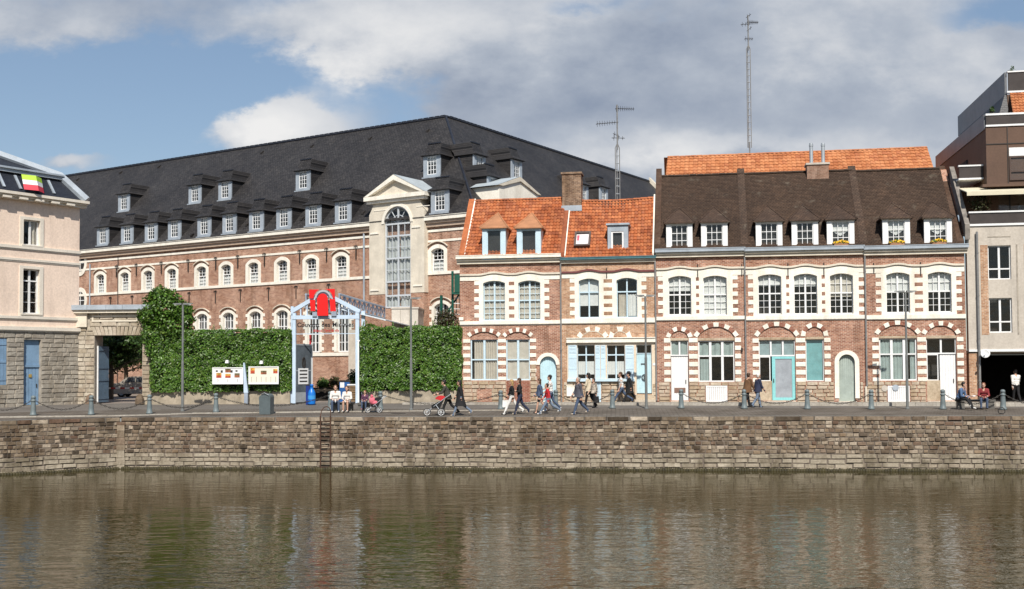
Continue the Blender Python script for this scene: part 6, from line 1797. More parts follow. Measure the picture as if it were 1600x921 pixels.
def lift_block():
    D = 72; a = at(612, 510, D); b = at(653.5, 482.5, D)
    root = empty('concrete_annex', (a.x, D, BZ), rad(-3), 'plain beige concrete annex wall behind the ivy below the great window', 'annex')
    m = MB(); m.box(0, b.x-a.x, 0, 3, -.1, b.z-BZ); m.obj('wall', M_concrete, root); m = MB(); m.box(-.06, b.x-a.x+.06, -.06, 3.06, b.z-BZ+.002, b.z-BZ+.1); m.obj('coping', M_concrete, root)
    w = b.x-a.x
    for k in (1/3, 2/3): m = MB(); m.box(w*k-.02, w*k+.02, -.012, -.001, 0, b.z-BZ-.01); m.obj('joint', M_mortar, root)
lift_block()
def spiral_stair():
    D = 66; c = at(699, 480, D); s = D/FPX
    root = empty('spiral_stair', (c.x, D, BZ), 0, 'dark green iron spiral stair with curved handrail beside the corner house', 'staircase')
    G = plain('dark_green_iron', (.008, .085, .06), .45, .1, 3)
    zt = at(700, 457, D).z-BZ; r = .75
    m = MB(); m.tube([(0, 0, 0), (0, 0, at(708, 424, D).z-BZ)], .075, 8); m.obj('newel_post', G, root, (.32, 0, 0))
    n = 20
    hand = []
    for k in range(n):
        an = rad(330-k*17); z = zt*(k+1)/n; P0 = Vector((.32, 0, z)); d0 = Vector((math.cos(an), math.sin(an), 0)); d1 = Vector((math.cos(an-.33), math.sin(an-.33), 0))
        t = MB(); t.hexa([P0-Vector((0, 0, .05)), P0+d0*r-Vector((0, 0, .05)), P0+d1*r-Vector((0, 0, .05)), P0+d1*.05-Vector((0, 0, .05)), P0, P0+d0*r, P0+d1*r, P0+d1*.05]); t.obj('tread', M_paint if k % 1 == 0 else G, root)
        b = MB(); q = P0+d0*r; b.tube([q, q+Vector((0, 0, .95))], .024, 5); b.obj('baluster', G, root); hand.append(q+Vector((0, 0, .95)))
    m = MB(); m.tube(hand, .06, 6); m.obj('handrail', G, root)
    zp = at(708, 459, D).z-BZ; zq = at(708, 430, D).z-BZ
    m = MB(); m.box(.28, .95, -.35, .35, zp-.06, zp+.06); m.box(.45, .95, -.38, -.33, zp+.061, zq); m.box(.9, .95, -.329, .35, zp+.061, zq); m.obj('landing', G, root)
    m = MB(); m.tube([(-.36, -.1, 0), (-.36, -.1, at(681, 462, D).z-BZ)], .09, 8); m.obj('outer_post', G, root)
    return root
spiral_stair()
def notice_boards():
    fr = GF
    for (x0, x1, yt, lab, pics) in ((333, 379, 575.5, 'white notice board with three food photographs on the ivy, nearer the gate', ((338, 346, 583, 590.5), (352, 360.5, 575.8, 582), (352, 360.5, 584.5, 590.5), (366.5, 374.5, 583.5, 590))),
                                    (389.5, 434.5, 574, 'cream notice board with rows of small menus on the ivy, beside the blue post', ((391.5, 398, 574.5, 584), (407.5, 416.5, 579.5, 585), (427, 434, 577, 583.5)))):
        f = -.62
        a, b, c, d = fr.rect(x0, yt, x1, 599.5, f)
        root = empty('notice_board', fr.world(a, f, c), fr.a, lab, 'notice board')
        w, h = b-a, d-c; m = MB(); m.box(0, w, 0, .1, 0, h); m.obj('board', M_paint if x0 < 380 else plain('cream_board', (.80, .76, .64), .5, .03), root)
        m = MB(); m.plate(opening(-.04, w+.04, -.04, h+.04), [opening(.02, w-.02, .02, h-.02)], -.03, -.001); m.obj('frame', M_paint, root)
        for k, (pa, pb, pt, pq) in enumerate(pics):
            q = fr.rect(pa, pt, pb, pq, f); m = MB(); zz = (q[2]+q[3])/2
            m.box(q[0]-a, q[1]-a, -.012, -.001, q[2]-c, zz-c); m.obj('photo', plain('photo_red%d' % (k % 2), ((.45, .07, .03), (.30, .10, .05))[k % 2], .5, .5, 9), root)
            m = MB(); m.box(q[0]-a, q[1]-a, -.012, -.001, zz-c+.001, q[3]-c); m.obj('photo', plain('photo_yellow%d' % (k % 2), ((.55, .30, .06), (.12, .10, .05))[k % 2], .5, .5, 9), root)
        n = 3 if x0 < 380 else 6
        for k in range(n):
            u = w*(k+.5)/n; m = MB(); m.box(u-.015, u+.015, -.008, -.001, .08, h*.28 if n == 3 else h*.42); m.obj('text_column', plain('grey_print', (.35, .34, .32), .7), root)
        for k in range(5 if n == 3 else 0):
            m = MB(); u = .15+k*.28; m.box(u, u+.12, -.008, -.001, h-.2-.05*(k % 2), h-.12); m.obj('headline', M_iron, root)
    for (x, y, lab) in ((355, 565.5, 'small white floodlight above the photo notice board'), (408.5, 566.5, 'small white floodlight above the menu notice board')):
        P = fr.hit(x, y, -.66); root = empty('floodlight', P, fr.a, lab, 'lamp'); m = MB(); m.hexa([(-.09, -.1, -.08), (.09, -.1, -.08), (.09, .1, -.08), (-.09, .1, -.08), (-.07, -.05, .09), (.07, -.05, .09), (.07, .08, .09), (-.07, .08, .09)]); m.obj('housing', M_paint, root)
        m = MB(); m.tube([(0, .05, 0), (0, .6, .02)], .02, 5); m.obj('bracket', M_zinc, root)
    a = fr.u(384, 590, -.6); root = empty('blue_post', fr.world(a, -.6, BZ), fr.a, 'flat pale blue steel post between the two notice boards', 'post')
    m = MB(); z1, z0 = fr.z(384, 567, -.4)-BZ, fr.z(384, 614, -.4)-BZ; m.hexa([(-.1, -.05, z0), (.14, -.05, z0), (.14, .1, z0), (-.1, .1, z0), (-.13, -.05, z1), (-.06, -.05, z1), (-.06, .1, z1), (-.13, .1, z1)]); m.obj('shaft', M_skyblue, root); m = MB(); m.box(-.08, .12, -.04, .1, .0, z0); m.obj('foot', M_steel, root)
notice_boards()
# ------------------------------------------------------------------ modern terraced block at the right edge
def modern_block():
    fr = HF
    root = empty('apartment_block', fr.O, fr.a, 'modern stepped apartment block with beige facade, brown upper floors and white-railed terraces', 'building')
    BR = plain('brown_cladding', (.115, .066, .045), .7, .08, .8, streak=.2); GR = plain('dark_balustrade', (.055, .045, .042), .35, .15, 2)
    DG = plain('grey_metal_roof', (.16, .17, .19), .45, .12, 1.2, streak=.3)
    u0 = fr.u(1511, 450); u1 = u0+16
    U = lambda x, y, d=0: fr.u(x, y, d)
    Z = lambda y, d=0, x=1560: fr.z(x, y, d)
    zs, zt = Z(546), Z(353)
    wins = []
    ww = U(1579, 410)-U(1543, 410); pit = ww+1.0; a0 = U(1543.5, 410)
    for k in range(4):
        for (yt, yb) in ((384, 437), (466, 520)): wins.append((a0+k*pit, a0+k*pit+ww, Z(yb), Z(yt)))
    m = MB(); m.plate([(u0+.02, zs), (u1, zs), (u1, zt), (u0+.02, zt)], [opening(*w) for w in wins], -.03, .35); m.obj('facade', M_concrete, root)
    for k in range(4):
        a = a0+k*pit; m = MB(); m.box(a-.37, a-.01, -.04, .02, Z(523), Z(383)); m.obj('brick_strip', M_brick_o, root)
        m = MB(); m.box(a+ww+.25, a+ww+.32, -.05, -.03, Z(523), Z(383)); m.obj('joint', M_mortar, root)
        m = MB(); m.box(a, a+ww, -.045, -.025, Z(371), Z(369.5)); m.obj('joint', M_mortar, root)
    for w in wins: window(root, w[0]-.01, w[1]+.01, w[2]-.01, w[3]+.01, y=.08, cols=2, rows=((.3, 1, 1), (.7, 1, 1)), fm=M_paint, fw=.07, mull=.1)
    m = MB(); m.box(u0+.02, u1, .36, 14, zs-.2, zs-.05); m.obj('soffit', M_concrete, root)
    q = MB(); q.box(u0+.3, u1, 1.4, 1.45, zs, zt); q.obj('dark_backing', M_dark, root)  # dark sheet added behind the facade windows as painted room shade
    m = MB(); m.box(u0+.02, u1, -.08, .3, zs-.12, zs-.002); m.obj('slab_edge', M_paint, root)
    # passage with brick jamb
    m = MB(); m.box(u0+.02, U(1533, 590), -.0, 14, BZ-.2, zs-.21); m.obj('jamb', M_brick_o, root)
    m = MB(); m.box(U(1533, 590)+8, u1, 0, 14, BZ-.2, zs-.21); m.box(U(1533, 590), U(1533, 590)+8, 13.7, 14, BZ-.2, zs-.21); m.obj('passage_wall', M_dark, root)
    rain_pipe(root, U(1527.5, 480), BZ, zt-.3, -.16, .06)
    # first terrace
    zb = Z(330); t0 = U(1515, 340)
    m = MB(); m.box(t0, u1, -.02, .06, zt+.12, zb-.08); m.obj('balustrade', GR, root)
    m = MB(); m.box(t0-.05, u1, -.08, .12, zb-.08, zb); m.obj('rail', M_paint, root)
    m = MB(); m.box(t0-.05, u1, -.1, .12, zt+.002, zt+.11); m.obj('slab_edge', M_paint, root)
    d1 = 2.2
    m = MB(); m.box(U(1500, 300, d1), u1, d1, d1+.3, zt-.2, Z(291, d1)); m.obj('terrace_wall', BR, root)
    m = MB(); m.box(t0-.1, u1, .4, d1+.2, zt-.25, zt-.01); m.obj('terrace_floor', M_concrete, root)
    for x in (1560, 1590): 
        a = U(x, 320, d1); m = MB(); m.box(a, a+1.1, d1-.06, d1-.01, zt+.3, Z(302, d1)); m.obj('terrace_window', M_glass, root); m = MB(); m.box(a+.52, a+.6, d1-.08, d1-.061, zt+.3, Z(302, d1)); m.obj('window_post', M_iron, root)
    m = MB(); aw0 = U(1509, 296, .3); m.hexa([(aw0, .1, Z(300, .1)), (u1, .1, Z(300, .1)), (u1, d1, Z(293, d1)), (aw0, d1, Z(293, d1)), (aw0, .1, Z(300, .1)+.05), (u1, .1, Z(300, .1)+.05), (u1, d1, Z(293, d1)+.05), (aw0, d1, Z(293, d1)+.05)])
    m.box(aw0, u1, .06, .1, Z(300, .1)-.16, Z(300, .1)+.05); m.obj('awning', plain('cream_awning', (.66, .61, .47), .8, .04), root)
    # brown block above
    d2 = 1.0; bx = U(1541, 240, d2)
    zA, zB = Z(289, d2), Z(198, d2)
    m = MB(); m.box(bx, u1, d2, 13, zA, zB); m.obj('upper_storey', BR, root)
    m = MB(); m.box(bx, u1, d2-.03, d2-.002, Z(226, d2), Z(224.6, d2)); a = U(1575, 240, d2); m.box(a-.04, a, d2-.03, d2-.002, zA, zB); m.obj('joint', M_iron, root)
    m = MB(); a = U(1576.5, 250, d2); m.box(a, a+1.6, d2-.05, d2-.001, Z(245, d2), Z(232, d2)); m.obj('roller_shutter', M_paint, root)
    window(root, a, a+1.6, Z(283, d2), Z(245.5, d2), y=d2-.07, cols=2, rows=((.35, 1, 1), (.65, 1, 1)), fm=plain('brown_frame', (.08, .05, .04), .5), fw=.08)
    m = MB(); m.box(bx-.3, u1, d2-.35, d2+.1, zA-.14, zA-.002); m.obj('slab_edge', BR, root)
    # side wall windows
    for yy, x in ((5.0, 0), (9.5, 0)):
        m = MB(); m.box(bx-.05, bx-.003, yy, yy+1.6, zB-2.2, zB-1.0); m.obj('side_window', M_dark, root)
    # parapet with white caps round the upper terrace
    zp = Z(177.5, d2)
    m = MB(); m.box(bx+.02, u1, d2-.02, d2+.08, zB+.12, zp-.1); m.obj('balustrade', GR, root)
    m = MB(); m.box(bx, u1, d2-.06, d2+.12, zp-.1, zp); m.box(bx, u1, d2-.06, d2+.12, zB+.002, zB+.1); m.obj('rail', M_paint, root)
    m = MB(); m.box(bx-.05, bx+.1, d2+.13, 13, zB-.1, zp); m.obj('side_parapet', DG, root)
    # small side balcony
    sx = U(1499, 270, 1.6); z1, z0 = Z(258, 1.6, 1520), Z(281, 1.6, 1520)
    m = MB(); m.box(sx, bx-.02, 1.6, 1.7, z0+.1, z1-.08); m.obj('balustrade', GR, root)
    m = MB(); m.box(sx-.05, bx-.02, 1.55, 1.75, z1-.08, z1); m.box(sx-.05, bx-.02, 1.55, 4, z0, z0+.09); m.obj('rail', M_paint, root)
    # top storey: tile slope, rail, metal side
    d3 = 4.0; tx = U(1586, 150, d3); zC, zD = Z(177, d3), Z(136, d3)
    m = MB(); m.box(tx+.0, u1, d3+1.5, 16.5, zB, zD-.1); m.obj('top_storey', BR, root)
    pantiles(root, tx-.1, u1-4, d3, zC-.3, d3+1.6, zD, M_pant2, ut=(tx+.15, u1-4), name='tile_slope')
    m = MB(); zE = Z(113, d3+1.7); m.box(tx+.1, u1, d3+1.6, d3+1.7, zD+.1, zE-.08); m.obj('balustrade', GR, root)
    m = MB(); m.box(tx+.05, u1, d3+1.55, d3+1.75, zE-.08, zE); m.box(tx, u1, d3+1.5, d3+1.75, zD, zD+.1); m.obj('rail', M_paint, root)
    m = MB(); m.box(tx-.06, tx+.06, d3+1.76, 17, zD-.1, zE-.02); m.obj('side_parapet', DG, root)
    m = MB(); m.hexa([(tx-.75, d3+1.0, zC-.4), (tx-.02, d3+1.0, zC-.4), (tx-.02, 16, zC-.4), (tx-.75, 16, zC-.4), (tx-.12, d3+1.6, zD-.12), (tx-.02, d3+1.6, zD-.12), (tx-.02, 16, zD-.12), (tx-.12, 16, zD-.12)]); m.obj('side_slates', M_slate2, root)
    # stone edge between the house roof and the block
    S = S3c; m = MB(); uu = S['u1']
    m.hexa([(uu+.01, -.2, zt-.7), (uu+.25, -.2, zt-.7), (uu+.25, 3.0, Z(281, 3)), (uu+.01, 3.0, Z(281, 3)), (uu+.01, -.2, zt+.1), (uu+.25, -.2, zt+.1), (uu+.25, 3.0, Z(281, 3)+.8), (uu+.01, 3.0, Z(281, 3)+.8)]); m.obj('party_wall', plain('grey_party_stone', (.22, .20, .18), .9, .3, 3, streak=.5), root)
    return root, u0, zt, zp, d2, bx
MB_ROOT, MB_U0, MB_ZT, MB_ZP, MB_D2, MB_BX = modern_block()
def terrace_plant(label, x, y, d, w, h, leaf, n):
    P = HF.hit(x, y, d); s = (P-CAM).y/FPX
    shrub('terrace_plant', label, P, (w*s/2, w*s/2, h*s/2), n, leaf, .1, 3, 'plants on the terraces')
terrace_plant('bushy olive brown plant behind the lower terrace rail under the awning', 1532, 338, .9, 36, 40, BROWNLEAF, 900)
terrace_plant('small green plant on the upper terrace rail', 1550, 178, 1.4, 9, 14, BUSH, 90)
terrace_plant('leafy green plant at the very top of the block', 1582, 124, 6.0, 12, 22, BUSH, 160)
terrace_plant('small dark plant on the metal roof edge below the top plant', 1568, 134, 8, 10, 14, TREE, 90)
terrace_plant('thin reddish twigs on the dark sloping roof edge', 1549, 156, 11, 9, 16, BROWNLEAF, 40)
def dish():
    P = HF.hit(1540, 553, -.5); root = empty('satellite_dish', P, rad(-35), 'white satellite dish on the brick jamb by the dark passage', 'satellite dish')
    m = MB()
    prof = [(.02, 0), (.1, .01), (.17, .03), (.23, .06)]; m.lathe(prof+[(.23, .075), (.17, .045), (.12, .027), (.02, .015)], (0, 0, 0), 16); o = m.obj('reflector', M_paint, root, smooth=True); o.rotation_euler = (rad(78), rad(20), 0)
    m = MB(); m.tube([(0, .0, 0), (0, -.35, -.12)], .015, 5); m.box(-.04, .04, -.42, -.32, -.16, -.08); m.obj('feed_arm', M_zinc, root)
    m = MB(); m.tube([(0, .02, 0), (-.1, .3, 0), (-.25, .42, -.05)], .025, 6); m.obj('bracket', M_zinc, root)
dish()
# ------------------------------------------------------------------ aerial masts
def mast(name, label, x, D, yb, yt, ylat0, ylat1, arms):
    B = at(x, yb, D); s = D/FPX; Zr = lambda y: at(x, y, D).z-B.z
    root = empty(name, B, rad(8), label, 'antenna')
    w = .13; m = MB(); z0, z1 = Zr(ylat0), Zr(ylat1)
    for sd in (-1, 1): m.tube([(sd*w, 0, z0-.4), (sd*w, 0, z1-.3), (0, 0, z1)], .03, 5)
    m.tube([(0, w, z0-.4), (0, w, z1-.3), (0, 0, z1)], .03, 5); lat = m.obj('lattice', M_pipe, root)
    n = max(4, int((z1-z0)/.45))
    for k in range(n):
        z = z0+(z1-.3-z0)*k/n; m = MB(); m.tube([(-w, 0, z), (w, 0, z), (0, w, z)], .02, 4, closed=True); m.obj('rung', M_zinc, lat)
    m = MB(); m.tube([(0, 0, -.1), (0, 0, z0)], .045, 6); m.tube([(0, 0, z1-.4), (0, 0, Zr(yt))], .045, 6); m.obj('pole', M_pipe, root)
    for (y, dx0, dx1, ne, tilt) in arms:
        z = Zr(y); m = MB(); a, b = dx0*s, dx1*s; m.tube([(a, 0, z), (b, 0, z+tilt)], .018, 5)
        for k in range(ne):
            t = (k+.5)/ne; xx = a+(b-a)*t; zz = z+tilt*t; l = .16+.1*(1-t); m.tube([(xx, -l, zz), (xx, l, zz)], .011, 4); m.tube([(xx, 0, zz-l*.7), (xx, 0, zz+l*.7)], .011, 4)
        m.obj('aerial', M_iron, root)
    return root
RD = RH_FR.hit(1171, 240, 3.6).y
mast('aerial_mast', 'tall slim lattice aerial mast rising from the light orange roof', 1171.5, RD, 240, 24, 222, 70, ((35, -2, 17, 9, 0), (39, -12, 4, 3, .05), (61, -6, 8, 4, 0), (28, -3, 5, 2, .25), (49, -2, 6, 2, .3)))
mast('aerial_mast', 'shorter television aerial mast behind the house with the skylight', 965.5, 66, 318, 164, 315, 224, ((170, -3, 28, 9, 0), (195, -34, 2, 9, .15), (216, -9, 12, 3, 0), (209, -7, 4, 2, -.2)))
def panel_aerial():
    pass
# ------------------------------------------------------------------ street furniture
M_boll = plain('grey_green_cast_iron', (.15, .185, .195), .5, .12, 4)
M_chain = plain('chain_iron', (.05, .045, .04), .6, .2, 6)
M_lamp = plain('lamp_steel', (.17, .18, .18), .45, .1, 3)
BOLL = [(52, 649.5), (142.5, 648.5), (233.5, 647), (337.5, 644.5), (516, 641.5), (594.5, 641), (782.5, 640), (868.5, 639), (957, 638.5), (1064.5, 638.5), (1163, 639), (1261.5, 639.5), (1361.5, 640), (1473.5, 640), (1567.5, 640.5)]
BL_LAB = ['standing before the blue door of the pink house', 'standing before the open gate leaf', 'by the right pier of the carriage gate', 'standing left of the litter bin', 'just left of the seated pair in white',
          'behind the small pushchair', 'standing before the closed cellar vent of the corner house', 'standing before the arched blue door', 'standing before the stone base below the blue shutters',
          'before the white plank door with the letter plate', 'beside the couple in brown and navy', 'right of the turquoise framed door', 'right of the arched green door', 'left of the bench with the reading pair', 'before the dark passage']
def bollards():
    mb = MB(); mb.lathe([(.17, 0), (.17, .06), (.14, .1), (.125, .3), (.105, .62), (.1, .68), (.125, .70), (.125, .75), (.09, .77), (.07, .80), (.1, .83), (.115, .88), (.1, .94), (.04, .975)], (0, 0, 0), 14)
    me = mb.mesh('shaft', M_boll, True)
    rg = MB(); rg.tube([(-.13, 0, .8), (.13, 0, .8)], .018, 6); rm = rg.mesh('chain_lug', M_chain)
    out = []
    for (x, y), l in zip(BOLL, BL_LAB):
        P = place(x, y); r = empty('bollard', P, Q_R.a if x > 250 else Q_L.a, 'grey cast iron bollard '+l, 'bollard', 'bollards along the quay')
        link('shaft', me, r); link('chain_lug', rm, r); out.append(P)
    return out
BP = bollards()
def chain(a, b, label, sag=.52):
    a = Vector(a)+Vector((0, 0, .8)); b = Vector(b)+Vector((0, 0, .8)); L = (b-a).length; n = max(6, int(L/.1))
    root = empty('chain', a, 0, label, 'chain', 'chains between the bollards')
    pts = []
    for k in range(n+1):
        t = k/n; p = (b-a)*t; p.z -= sag*4*t*(1-t); pts.append(p)
    mb = MB()
    for k in range(n):
        p, q = pts[k], pts[k+1]; d = (q-p); t = d.normalized(); sd = t.cross(Vector((0, 0, 1))).normalized() if k % 2 else Vector((0, 0, 1))
        w = sd*.03; e = d*.12
        mb.tube([p-e, p+w+d*.25, p+w+d*.75, q+e, p-w+d*.75, p-w+d*.25], .0155, 4, closed=True)
    tag(mb.obj('links', M_chain, root), kind='stuff')
CH_L = {(-1, 0): 'iron chain sagging in front of the blue shutter of the pink house', (0, 1): 'iron chain sagging before the stone wall of the pink house', (1, 2): 'iron chain sagging across the carriage gate opening',
        (3, 4): 'iron chain sagging behind the grey litter bin', (2, 3): 'iron chain sagging before the ivy next to the street lamp', (6, 7): 'iron chain sagging behind the pair in black and white', (7, 8): 'iron chain sagging behind the man in the dark jacket',
        (9, 10): 'iron chain sagging before the white cellar hatch next to the shop house', (10, 11): 'iron chain sagging before the turquoise framed door', (11, 12): 'iron chain sagging before the arched green door',
        (13, 14): 'iron chain passing behind the bench with the reading pair', (5, 6): 'iron chain sagging behind the couple with the pram', (14, 15): 'iron chain before the dark passage at the end of the street'}
for (i, j), l in CH_L.items():
    a = BP[i] if i >= 0 else BP[0]+(BP[0]-BP[1]); b = BP[j] if j < len(BP) else BP[-1]+(BP[-1]-BP[-2])
    chain(a, b, l)
def lamp(x, y, yt, label):
    P = place(x, y); D = P.y; h = at(x, yt, D).z-P.z
    r = empty('street_lamp', P, Q_R.a, label, 'street lamp', 'twin-headed street lamps')
    m = MB(); m.lathe([(.1, 0), (.1, .06), (.07, .09), (.068, h*.45), (.052, h*.47), (.05, h)], (0, 0, 0), 10); m.obj('pole', M_lamp, r, smooth=False)
    m = MB(); m.lathe([(.12, 0), (.12, .02)], (0, 0, 0), 10); m.obj('base_plate', M_lamp, r)
    for sd in (-1, 1):
        m = MB(); a, b = .05*sd, .52*sd
        P8 = [(a, -.1, h-.02), (b, -.05, h+.02), (b, .05, h+.02), (a, .1, h-.02), (a, -.09, h+.07), (b, -.04, h+.06), (b, .04, h+.06), (a, .09, h+.07)]
        m.hexa(P8 if sd > 0 else [P8[k] for k in (1, 0, 3, 2, 5, 4, 7, 6)]); hd = m.obj('lamp_head', M_lamp, r)
        m = MB(); m.box(min(a, b)+.08, max(a, b)-.08, -.04, .04, h-.035, h-.005); m.obj('diffuser', M_paint, hd)
lamp(285, 643, 476, 'slim twin-headed street lamp before the ivy with the notice boards')
lamp(642.5, 641, 467, 'slim twin-headed street lamp before the ivy next to the corner house')
lamp(1010, 639, 463, 'slim twin-headed street lamp before the light blue plank door')
lamp(1418, 639.5, 456.5, 'slim twin-headed street lamp before the last house of the brown-roofed row')
def bin_():
    P = place(416.5, 647.5); s = P.y/FPX; w = 18.5*s/2; h = 33*s
    r = empty('litter_bin', P, rad(-8), 'dark grey metal litter bin with a curved hood', 'litter bin')
    mt = plain('bin_grey', (.10, .125, .135), .4, .1, 3)
    m = MB(); m.hexa([(-w*.95, -.25, 0), (w*.95, -.25, 0), (w*.95, .25, 0), (-w*.95, .25, 0), (-w, -.27, h*.8), (w, -.27, h*.8), (w, .27, h*.8), (-w, .27, h*.8)]); m.obj('body', mt, r)
    m = MB(); n = 8
    for k in range(n):
        a0, a1 = math.pi*k/n, math.pi*(k+1)/n; pr = lambda a: (-w*math.cos(a), h*.80+.01+(h*.16)*math.sin(a)*(1-.25*math.cos(a)))
        p, q = pr(a0), pr(a1); m.hexa([(p[0], -.26, h*.80+.002), (q[0], -.26, h*.80+.002), (q[0], .26, h*.80+.002), (p[0], .26, h*.80+.002), (p[0], -.26, p[1]), (q[0], -.26, q[1]), (q[0], .26, q[1]), (p[0], .26, p[1])])
    m.obj('hood', mt, r)
    m = MB(); m.tube([(-w*.5, -.3, h*.95), (0, -.33, h*1.02), (w*.8, -.3, h*.9)], .014, 5); m.obj('handle', M_zinc, r)
bin_()
def ladder():
    a, _ = Q_R.uz(501.8, 700); b, _ = Q_R.uz(517.5, 700)
    r = empty('quay_ladder', Q_R.world(a, -.14, 0), Q_R.a, 'rusty iron ladder fixed to the quay wall with a hoop handrail', 'ladder')
    w = b-a; rust = plain('rusty_iron', (.07, .035, .022), .8, .3, 5); m = MB()
    m.tube([(0, 0, WATER_Z-.2), (0, 0, .05)], .035, 6); m.obj('rail', rust, r); m = MB(); m.tube([(w, 0, WATER_Z-.2), (w, 0, .05)], .035, 6); m.obj('rail', rust, r)
    for k in range(12):
        z = -.22-k*.195; m = MB(); m.tube([(0, 0, z), (w, 0, z)], .022, 6); m.obj('rung', rust, r)
    m = MB(); m.tube([(0, .0, .04), (.02, .12, .3), (w*.25, .2, .46), (w*.5, .22, .5), (w*.75, .2, .46), (w-.02, .12, .3), (w, 0, .04)], .026, 6); m.obj('hoop', rust, r)
ladder()
def benches():
    st = plain('dark_stone', (.13, .125, .115), .8, .2, 3)
    for (x0, x1, y, lab) in ((515.5, 550.5, 644, 'low dark stone bench carrying the pair in white jackets'), (557.5, 577, 644, 'low dark stone bench carrying the child beside the pushchair'), (1496, 1556, 639.5, 'low stone bench carrying the reading pair near the dark passage')):
        a, b = place(x0, y), place(x1, y); L = (b-a).length
        r = empty('stone_bench', a, math.atan2(b.y-a.y, b.x-a.x), lab, 'bench')
        m = MB(); m.box(0, L, -.02, .46, .36, .46); m.obj('seat', st, r)
        for u in (.05, L-.35): m = MB(); m.box(u, u+.3, .03, .4, -.02, .359); m.obj('block_foot', st, r)
benches()
def ring(x, y, lab, R=.16):
    P = place(x, y); r = empty('mooring_ring', P+Vector((0, 0, R)), 0, lab, 'mooring ring'); m = MB(); m.tube([(R*math.cos(k*.5236), .02*math.sin(k), R*math.sin(k*.5236)) for k in range(12)], .02, 6, closed=True); m.obj('hoop', M_iron, r); m = MB(); m.box(-.05, .05, -.05, .05, -R-.01, -R+.05); m.obj('eye_plate', M_iron, r)
ring(1565, 647.5, 'small iron mooring ring on the coping before the bench with the reading pair')
def grate(x0, x1, y, lab):
    a, b = place(x0, y), place(x1, y); L = (b-a).length; r = empty('drain_grate', a+Vector((0, 0, .006)), math.atan2(b.y-a.y, b.x-a.x), lab, 'drain'); n = max(4, int(L/.08))
    for k in range(n): m = MB(); m.box(L*k/n, L*k/n+.045, 0, .32, -.002, .008); m.obj('bar', M_iron, r)
    m = MB(); m.box(-.03, L, -.03, .35, -.006, -.003); m.obj('frame', M_iron, r)
grate(611, 634, 647, 'dark drain grate in the quay paving behind the pushchair')
# kerb line in the quay paving
def kerb(name, px):
    root = empty(name); tag(root, kind='structure')
    pts = [place(x, y) for x, y in px]
    for p, q in zip(pts, pts[1:]):
        L = (q-p).length; n = max(1, round(L/1.05)); an = math.atan2(q.y-p.y, q.x-p.x)
        for k in range(n):
            a = p.lerp(q, k/n); m = MB(); m.box(.006, L/n-.006, 0, .2, -.1, .055); m.obj('kerb_stone', M_kerb, root, a, an)
kerb('kerb', [(-30, 653.5), (100, 651.8), (200, 650.5), (300, 647), (520, 644.5), (700, 642.8), (835, 641.5)])
def recycling():
    P = at(487, 629.5, 60.2); P.z = BZ-.05
    r = empty('bottle_shaped_bin', P, 0, 'bright blue bottle-shaped recycling bin standing by the glazed gate leaf', 'recycling bin'); s = P.y/FPX; bl = plain('bright_blue_plastic', (.01, .17, .60), .35, .05)
    m = MB(); m.lathe([(.2, 0), (.21, .05), (.21, .62), (.16, .76), (.09, .86), (.085, 1.02), (.1, 1.03), (.1, 1.1), (.02, 1.12)], (0, 0, 0), 14); m.obj('body', bl, r, smooth=True); m = MB(); m.lathe([(.215, .3), (.215, .5)], (0, 0, 0), 14); m.obj('label_band', plain('light_blue_band', (.05, .30, .70), .4), r)
    P2 = at(481.8, 629.5, 60.4); P2.z = BZ-.05
    r = empty('recycling_box', P2, 0, 'dark blue upright recycling box half hidden behind the gate leaf', 'recycling bin'); m = MB(); m.box(-.1, .12, -.2, .2, 0, 1.05); m.obj('body', plain('navy_plastic', (.01, .03, .20), .4), r); m = MB(); m.box(-.12, .14, -.22, .22, 1.051, 1.12); m.obj('lid', M_iron, r)
    P3 = at(539, 618, 63); r = empty('blue_container', (P3.x, P3.y, BZ), 0, 'blue container with a white paper notice and black lid behind the seated pair', 'container'); z = at(539, 594.5, 63).z-BZ
    m = MB(); m.box(-.28, .3, -.25, .25, 0, z-.08); m.obj('body', plain('mid_blue_plastic', (.02, .10, .32), .4), r); m = MB(); m.box(-.31, .33, -.28, .28, z-.078, z); m.obj('lid', M_iron, r); m = MB(); m.box(-.24, .0, -.262, -.251, z-.42, z-.12); m.obj('notice', M_paint, r)
    P4 = at(552, 627, 61.5); r = empty('timber_screen', (P4.x, P4.y, BZ), 0, 'brown slatted timber screen with a white top rail inside the entrance', 'screen'); tb = plain('brown_timber', (.20, .13, .07), .8, .2, 3); z = at(552, 601, 61.5).z-BZ
    for k in range(7): m = MB(); m.box(-.3, .33, -.03, .03, .05+k*(z-.1)/7, .05+(k+.78)*(z-.1)/7); m.obj('slat', tb, r)
    m = MB(); m.box(-.34, .36, -.04, .04, z-.05, z+.02); m.obj('top_rail', M_paint, r); m = MB(); m.box(-.34, -.3, -.045, .045, 0, z-.051); m.obj('post', tb, r)
recycling()

